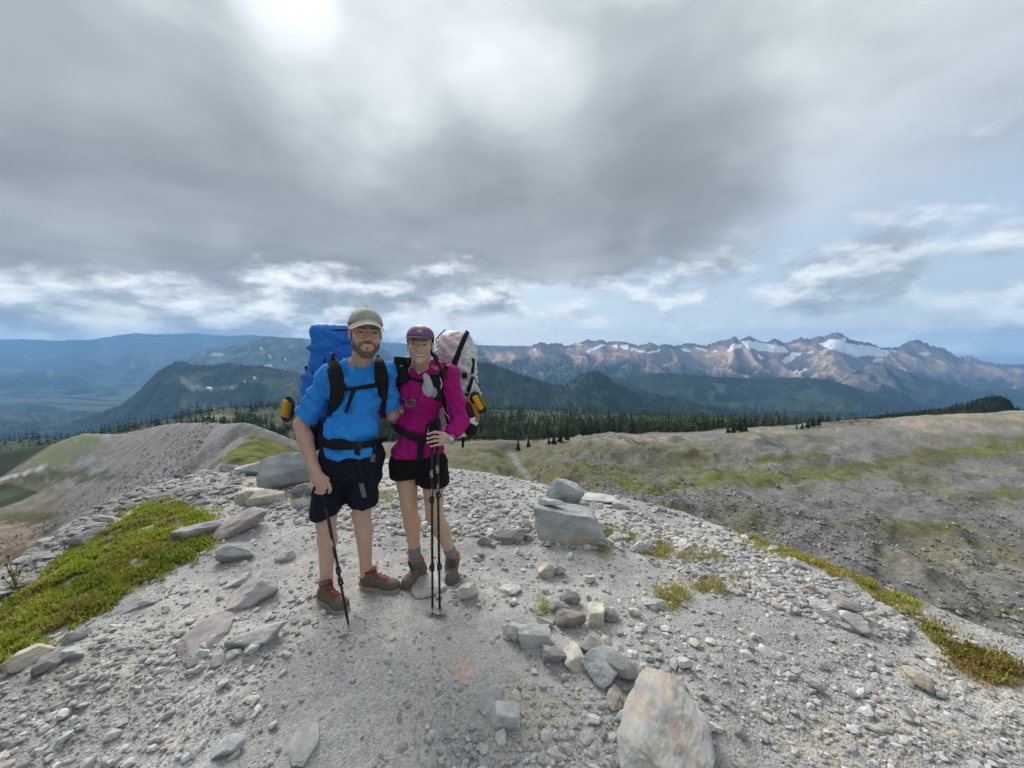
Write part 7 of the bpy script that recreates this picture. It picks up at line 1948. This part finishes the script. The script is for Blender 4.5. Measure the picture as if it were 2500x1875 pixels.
    lp = at(810, 868, 2.50); part('haul_loop', tube(lp + np.array([[-0.012, 0, 0], [-0.006, -0.004, 0.022], [0.008, -0.004, 0.020], [0.012, 0, -0.004]]), 0.004, 6), M_STEEL, root)
man_pack()

def sandal(c, R, L, label, lettered=True, extra=False):
    """hanging sandal seen on its sole: black rim, coloured footbed"""
    root = empty('sandal', c, label, 'sandal', 'sandals hung on the packs')
    fd = Field(c - L * 0.62, c + L * 0.62, 0.004)
    w = lambda x, y, z: c + R @ np.array([x, y, z])
    fd.ell(w(0, 0, L * 0.10), (L * 0.24, 0.016, L * 0.36), 0.02, R=R); fd.ell(w(0.0, 0, -L * 0.25), (L * 0.19, 0.016, L * 0.25), 0.05, R=R)
    part('sole', fd.mesh(), M_BLACKP, root)
    yf = Field(c - L * 0.62, c + L * 0.62, 0.0035)
    yf.box(w(-L * 0.04, 0.020, L * 0.02), (L * 0.115, 0.014, L * 0.30), 0.014, 0.002, R=R); part('footbed', yf.mesh(), M_YEL, root)
    of = Field(c - L * 0.62, c + L * 0.62, 0.0035); of.box(w(L * 0.145, 0.018, 0), (L * 0.06, 0.012, L * 0.28), 0.010, 0.002, R=R); part('side_panel', of.mesh(), M_OCH, root)
    if lettered:
        t = text_mesh('LUNA', 0.036, M_YEL, 'lettering', root, w(L * 0.145, 0.032, 0) - np.array(c), R[:, 2], -R[:, 0])
    for a in (-1, 1):
        P = smooth_path(np.array([w(a * L * 0.19, 0.0, L * 0.05), w(a * L * 0.16, 0.045, L * 0.10), w(0, 0.06, L * 0.22)]), 10)
        part('strap', ribbon(P - R[:, 1] * 0.06, np.tile(-R[:, 1], (10, 1)), 0.016, 0.003), M_ORA if extra else M_BLACK, root)
    return root
sandal(at(703, 998, 2.56), rotm(math.radians(-20), 0, math.radians(-14)), 0.20, 'black sandal with yellow footbed hung on the blue pack, left of the man')

def woman_pack():
    sf = WOMAN['hoody']; root = empty('backpack', at(1110, 1060, 2.82), 'white and grey roll-top backpack with pinkish top worn by the woman', 'backpack')
    pk = Field((-0.90, 2.60, 0.90), (0.08, 3.16, 1.80), 0.0062); R = rotm(math.radians(10), 0, math.radians(-5))
    pk.ell(at(1108, 890, 2.84), (0.165, 0.14, 0.25), 0.03, R=R, power=2.6); pk.ell(at(1120, 985, 2.84), (0.165, 0.14, 0.24), 0.05, R=R, power=2.6); pk.box(at(1080, 1010, 2.80), (0.14, 0.10, 0.18), 0.08, 0.05)
    V, F = pk.mesh(); V = relax(V, F, 1); Nn = pk.grad(V)
    V2 = folds(V, Nn, [(0.015, 8, (0.35, 0, 1.0), 5.0), (0.010, 18, (0.6, 0, 0.8), 5.0), (0.006, 34, (-0.5, 0, 0.85), 5.0)], 91)
    u, v = proj(V); n_ = fbm(V[:, 0] * 12, V[:, 2] * 12, 3, 5)
    C = lerp(np.array((0.42, 0.42, 0.42)), np.array((0.64, 0.64, 0.62)), sm(n_ + 0.6 * fbm(V[:, 0] * 30, V[:, 2] * 55, 3, 8), -0.5, 0.5)); C = lerp(C, np.array((0.74, 0.50, 0.53)), sm(v + 8 * n_, 850, 820) * sm(u, 1140, 1110)); C = lerp(C, np.array((0.60, 0.62, 0.55)), sm(u + 4 * n_, 1148, 1153) * sm(v, 905, 890))
    m = cloth_mat('crinkled_white_fabric', (0, 0, 0), 0.5, 120, 0.16, 0.4, colattr=True)
    bag = part('bag', (V2, F), m, root, cols=C)
    for L, th in (([(1895, 365, 46), (1855, 450, 46), (1815, 560, 48), (1785, 640, 52), (1755, 720, 56)], 0.008), ([(1695, 342, 18), (1645, 390, 22), (1605, 440, 26)], 0.006), ([(1950, 615, 30), (1948, 680, 34), (1940, 760, 34)], 0.008), ([(1845, 780, 50), (1890, 778, 52)], 0.008), ([(1945, 790, 26), (1920, 880, 34), (1890, 970, 40)], 0.006)):
        p, w = z1path(L); part('compression_strap', strap_on(pk, p, w, th, 2.4, 3.1, 18, 0.006, 2.8), M_BLACK, root, bag)
    p, w = z1path([(1955, 800, 14), (1940, 900, 16), (1905, 1005, 18)]); part('cord', strap_on(pk, p, w, 0.005, 2.4, 3.1, 16, 0.012, 2.8), M_WHITE, root, bag)
    cd = smooth_path(np.array([at(*Z1(1965, 790), 2.74), at(*Z1(2000, 860), 2.72), at(*Z1(2040, 930), 2.70)]), 8); part('cord', tube(cd, 0.004, 6), M_BLACK, root)
    # lower pouch and straps beside her forearm
    pf = Field(at(1148, 1040, 2.66) - [0.12, 0.14, 0.16], at(1148, 1040, 2.66) + [0.12, 0.14, 0.16], 0.005); pf.ell(at(*Z1(1930, 1255), 2.68), (0.052, 0.06, 0.088), 0.01); V, F = pf.mesh(); part('side_pouch', (V, F), M_BLACK, root)
    p, w = z1path([(1880, 1185, 30), (1930, 1215, 34), (1985, 1245, 34)]); part('white_strap', strap_on(pf, p, w, 0.005, 2.4, 2.9, 12, 0.004, 2.65), M_WHITE, root)
    p, w = z1path([(1930, 1205, 30), (1965, 1195, 34), (2002, 1190, 34)]); part('white_strap', strap_on(pf, p, w, 0.005, 2.4, 2.9, 12, 0.007, 2.65), M_WHITE, root)
    P = np.array([at(*Z1(1858, 1370), 2.66), at(*Z1(1857, 1420), 2.66), at(*Z1(1855, 1472), 2.66)]); part('strap_tail', ribbon(P, np.tile([0, -1.0, 0], (3, 1)), 0.018, 0.003), M_BLACK, root)
    # shoulder straps, sternum strap, hip belt on the hoody
    p, w = z1path([(1700, 700, 56), (1660, 760, 60), (1640, 860, 62), (1640, 960, 60), (1662, 1060, 48), (1700, 1150, 40), (1732, 1235, 34)]); part('shoulder_strap', strap_on(sf, p, w, 0.012, 2.1, 2.8, 36, 0.009, 2.45), M_BLACK, root)
    p, w = z1path([(1350, 655, 50), (1310, 700, 84), (1280, 780, 92), (1262, 860, 70), (1250, 930, 40)]); part('shoulder_strap', strap_on(sf, p, w, 0.012, 2.1, 2.8, 28, 0.006, 2.45), M_BLACK, root)
    p, w = z1path([(1320, 800, 34), (1400, 822, 34), (1480, 838, 30)]); part('sternum_strap', strap_on(sf, p, w, 0.005, 2.1, 2.8, 16, 0.014, 2.45), M_BLACK, root)
    p, w = z1path([(1372, 655, 24), (1345, 730, 26), (1298, 838, 22)]); part('grey_strap', strap_on(sf, p, w, 0.004, 2.1, 2.8, 16, 0.014, 2.45), M_GREYW, root)
    p, w = z1path([(1150, 1235, 66), (1240, 1290, 68), (1330, 1345, 70), (1420, 1378, 70), (1520, 1392, 60), (1620, 1392, 56)]); part('hip_belt', strap_on(sf, p, w, 0.008, 2.1, 2.8, 36, 0.010, 2.42), M_BLACK, root)
    p, w = z1path([(1452, 1400, 64), (1448, 1480, 66), (1442, 1580, 64)]); part('belt_webbing', strap_on(sf, p, w, 0.004, 2.1, 2.8, 14, 0.016, 2.42), M_BLACK, root)
    bc = sf.touch(*Z1(1465, 832), 2.1, 2.8) + [0, -0.008, 0]; b2 = Field(bc - 0.03, bc + 0.03, 0.003); b2.box(bc, (0.011, 0.004, 0.012), 0.003, 0.001); b2.box(bc, (0.006, 0.02, 0.007), 0.001, 0.001, 'sub'); part('buckle', b2.mesh(), flatm('red_buckle', (0.35, 0.05, 0.08), 0.5), root)
    # black mesh pocket on the strap
    mc = sf.touch(*Z1(1605, 890), 2.1, 2.8) + [0, -0.012, 0]; mf = Field(mc - 0.12, mc + 0.12, 0.0045); Rm = rotm(math.radians(8), 0, math.radians(5))
    mf.box(mc, (0.036, 0.026, 0.090), 0.022, 0.004, R=Rm); mp = part('strap_pocket', mf.mesh(), M_BLACK, root)
    g2 = mc + [-0.012, -0.022, -0.028]; gf = Field(g2 - 0.06, g2 + 0.06, 0.004); gf.ell(g2, (0.026, 0.010, 0.040), 0.002, R=Rm); part('mesh_panel', gf.mesh(), M_MESHY, root, mp)
    cd = smooth_path(np.array([mc + [0.030, -0.026, 0.065], mc + [0.040, -0.03, 0.03], mc + [0.034, -0.028, -0.005]]), 8); part('cord', tube(cd, 0.0028, 6), M_WHITE, root, mp)
    cd = smooth_path(np.array([sf.touch(*Z1(1660, 1060), 2.1, 2.8) + [0, -0.012, 0], sf.touch(*Z1(1680, 1120), 2.1, 2.8) + [0, -0.012, 0], sf.touch(*Z1(1735, 1190), 2.1, 2.8) + [0, -0.012, 0]]), 10); part('cord', tube(cd, 0.0035, 6), M_GREYW, root)
woman_pack()

def strap_things():
    sf = WOMAN['hoody']
    # pale glove-like pouch tucked under the strap pocket
    c = sf.touch(*Z1(1520, 870), 2.1, 2.8) + [0, -0.020, 0]
    root = empty('cloth_pouch', c, 'pale grey cloth pouch tucked into the chest strap of the woman', 'pouch')
    R = rotm(0, 0, math.radians(14)); f = Field(c - 0.12, c + 0.12, 0.004)
    f.ell(c + R @ np.array([-0.004, 0, -0.034]), (0.034, 0.020, 0.040), 0.01, R=R); f.ell(c + R @ np.array([0.008, 0, 0.03]), (0.024, 0.016, 0.052), 0.04, R=R)
    V, F = f.mesh(); V = relax(V, F, 1); V = folds(V, f.grad(V), [(0.006, 26, (0.9, 0, 0.3), 5.0), (0.003, 60, (0.8, 0, 0.5), 4.0)], 12); part('cloth', (V, F), M_GREYC, root)
    # camera pouch on the other strap
    c = sf.touch(*Z1(1285, 760), 2.1, 2.8) + [0, -0.03, 0]
    root = empty('camera_pouch', c, 'black camera pouch clipped to the shoulder strap between the two hikers', 'pouch')
    f = Field(c - 0.14, c + 0.14, 0.0045); top = at(*Z1(1255, 645), c[1]); low = at(*Z1(1280, 760), c[1])
    f.box(top, (0.036, 0.035, 0.034), 0.012, 0.004, R=rotm(0, 0, -0.08)); f.box(low, (0.034, 0.03, 0.060), 0.018, 0.012, R=rotm(0, 0, 0.12)); part('case', f.mesh(), M_BLACK, root)
    f = Field(c - 0.16, c + 0.16, 0.004); f.box(at(*Z1(1325, 632), c[1] + 0.01), (0.022, 0.025, 0.024), 0.010, 0.002); part('lens_cap', f.mesh(), M_BLACKP, root)
    p = at(*Z1(1262, 688), c[1] - 0.036); part('emblem', tube(np.array([p + [-0.010, 0, -0.002], p + [0, 0, 0.004], p + [0.010, 0, 0.001]]), 0.0024, 6), M_WHITE, root)
    f = Field(c - 0.16, c + 0.16, 0.004); f.ell(at(*Z1(1212, 690), c[1]), (0.014, 0.012, 0.010), 0.002); part('strap_toggle', f.mesh(), M_PINK, root)
    # sunglasses hanging on the chest
    root = empty('sunglasses', sf.touch(*Z1(1330, 1000), 2.1, 2.8), 'dark sunglasses hanging by a cord on the chest of the woman', 'sunglasses')
    hit = lambda a, b, o=-0.010: sf.touch(*Z1(a, b), 2.1, 2.8) + [0, o, 0]
    for L in ([(1375, 850), (1350, 930), (1330, 1010), (1330, 1042)], [(1452, 870), (1440, 960), (1412, 1030), (1385, 1066)]): part('temple', tube(smooth_path(np.array([hit(*q) for q in L]), 14), 0.0028, 6), M_BLACKP, root)
    for ca, cb in ((1270, 1030), (1362, 1040)):
        a = np.linspace(0, 2 * math.pi, 20); part('rim', tube(np.array([hit(ca + 46 * math.cos(t), cb + 34 * math.sin(t)) for t in a]), 0.0022, 6), M_STEEL, root)
        b = [hit(ca, cb, -0.008)] + [hit(ca + 44 * math.cos(t), cb + 32 * math.sin(t), -0.008) for t in a[:-1]]
        part('lens', (np.array(b), np.array([(0, 1 + k, 1 + (k + 1) % 19) for k in range(19)])), flatm('dark_lens', (0.10, 0.005, 0.05), 0.1, 0.6), root)
strap_things()
c2 = at(*Z1(2005, 1035), 2.70)
sandal(c2, rotm(math.radians(20), 0, math.radians(28)), 0.19, 'black sandal with yellow panel hung on the white pack, right of the woman', False, True)
def orange_strap():
    root = empty('sandal', at(*Z1(1920, 1110), 2.66), 'orange edged sandal tucked behind the forearm of the woman', 'sandal', 'sandals hung on the packs')
    c = np.array(root.location); R = rotm(math.radians(10), 0, math.radians(18)); f = Field(c - 0.14, c + 0.14, 0.004); f.ell(c, (0.032, 0.016, 0.085), 0.005, R=R); part('sole', f.mesh(), M_BLACKP, root)
    a = np.linspace(-0.3, math.pi + 0.2, 16); part('rim', tube(np.array([c + R @ np.array([0.030 * math.cos(t), 0.014, 0.075 * math.sin(t)]) for t in a]), 0.006, 6), M_ORA, root)
    f = Field(c - 0.14, c + 0.14, 0.004); f.box(c + [0.045, -0.01, -0.01], (0.016, 0.010, 0.060), 0.008, 0.002, R=R); part('footbed', f.mesh(), M_OCH, root)
orange_strap()

def pole(top, tip, label, grip_len=0.13, locks=(0.36, 0.50), rads=(0.0095, 0.0080, 0.0068), basket=0.0, mark=True, strap=True, bdir=1):
    top = np.array(top, float); tip = np.array(tip, float); d = tip - top; L = np.linalg.norm(d); d /= L
    root = empty('trekking_pole', tip, label, 'trekking pole', 'trekking poles')
    P = lambda t: top + d * t
    t = np.array([-0.018, -0.014, 0.0, 0.02, 0.05, 0.08, 0.11, grip_len, grip_len + 0.02]); r_ = np.array([0.006, 0.017, 0.020, 0.0175, 0.0155, 0.0165, 0.0145, 0.015, 0.0115])
    part('grip', tube(np.array([P(a) for a in t]), r_, 12), M_BLACK, root)
    a, b = locks[0] * L, locks[1] * L
    part('upper_shaft', tube(np.array([P(grip_len), P(a)]), rads[0], 10), M_POLE, root); part('middle_shaft', tube(np.array([P(a), P(b)]), rads[1], 10), M_POLE, root); ls = part('lower_shaft', tube(np.array([P(b), P(L - 0.05)]), [rads[1] * 0.95, rads[2]], 10), M_POLE, root)
    for q in (a, b):
        lk = part('lever_lock', tube(np.array([P(q - 0.022), P(q - 0.018), P(q + 0.018), P(q + 0.026)]), [0.009, 0.0135, 0.0135, 0.009], 10), M_BLACKP, root)
        part('lever', tube(np.array([P(q - 0.012) + [0.013 * bdir, -0.006, 0], P(q + 0.012) + [0.017 * bdir, -0.006, 0]]), 0.005, 6), M_BLACKP, root, lk)
        part('bolt', tube(np.array([P(q) + [0.010 * bdir, -0.013, 0], P(q) + [0.010 * bdir, -0.016, 0]]), 0.004, 6), M_STEEL, root, lk)
    part('tip', tube(np.array([P(L - 0.06), P(L - 0.03), P(L + 0.02)]), [0.0085, 0.007, 0.003], 8), M_BLACKP, root)
    if basket:
        n = 28; an = np.arange(n) * 2 * math.pi / n; cc = P(L - 0.045); rr_ = basket * (1 + 0.07 * np.cos(an * 7))
        x = np.cross(d, [0, 1.0, 0]); x /= np.linalg.norm(x); y = np.cross(d, x); V = []; F = []
        for z_, k in ((0.0, 1), (0.006, 1)):
            for rad in (0.010, basket * 0.36, basket * 0.62, 1):
                V += [cc + d * (z_ + 0.012 * (rad if rad != 1 else basket) / basket) + (rr_[i] if rad == 1 else rad) * (math.cos(an[i]) * x + math.sin(an[i]) * y) for i in range(n)]
        for lay in (0, 4):
            for k in range(3):
                for i in range(n):
                    if k == 1 and i % 4 in (1, 2): continue
                    f_ = ((lay + k) * n + i, (lay + k) * n + (i + 1) % n, (lay + k + 1) * n + (i + 1) % n, (lay + k + 1) * n + i); F.append(f_ if lay else f_[::-1])
        for i in range(n): F.append((3 * n + i, 3 * n + (i + 1) % n, 7 * n + (i + 1) % n, 7 * n + i))
        part('basket', (np.array(V), np.array(F)), M_BASK, root, smooth=False)
    if mark:
        o = P(a - 0.16) + np.array([0, -rads[0] - 0.0006, 0]) - tip
        text_mesh('LEKI', 0.024, M_WHITE, 'lettering', root, o, -d, np.array([-1.0, 0, 0])); 
        o2 = P(a - 0.07) + np.array([0, -rads[0] - 0.0004, 0]); part('stripe', ribbon(np.array([o2, o2 + d * 0.045]), np.tile([0, -1.0, 0], (2, 1)), 0.005, 0.0008), M_WHITE, root)
        for i in range(6):
            p_ = P(a + 0.05 + i * (b - a - 0.08) / 6); part('length_mark', tube(np.array([p_, p_ + d * 0.003]), rads[1] + 0.0006, 10), M_COPPER, root)
    if strap:
        lp = smooth_path(np.array([top + [0, 0, 0.01], top + [-0.03, 0.0, -0.02], top + [-0.032, -0.004, -0.07], top + [-0.012, -0.012, -0.11]]), 12)
        part('wrist_strap', ribbon(lp, np.tile([-0.5, -0.85, 0.1], (12, 1)), 0.016, 0.002), M_BLACK, root)
    return root
g_ = on_ground(851, 1527); pole(at(785, 1180, 2.205), g_, 'black trekking pole leaning under the right hand of the man', 0.12, (0.62, 0.70), strap=False)
g_ = on_ground(1056, 1500); pole(at(1054, 1032, 2.30), g_, 'left one of the two trekking poles held upright by the woman', basket=0.040, locks=(0.40, 0.755), bdir=-1)
g_ = on_ground(1074, 1504); pole(at(1067, 1026, 2.305), g_, 'right one of the two trekking poles held upright by the woman', basket=0.040, locks=(0.385, 0.75))
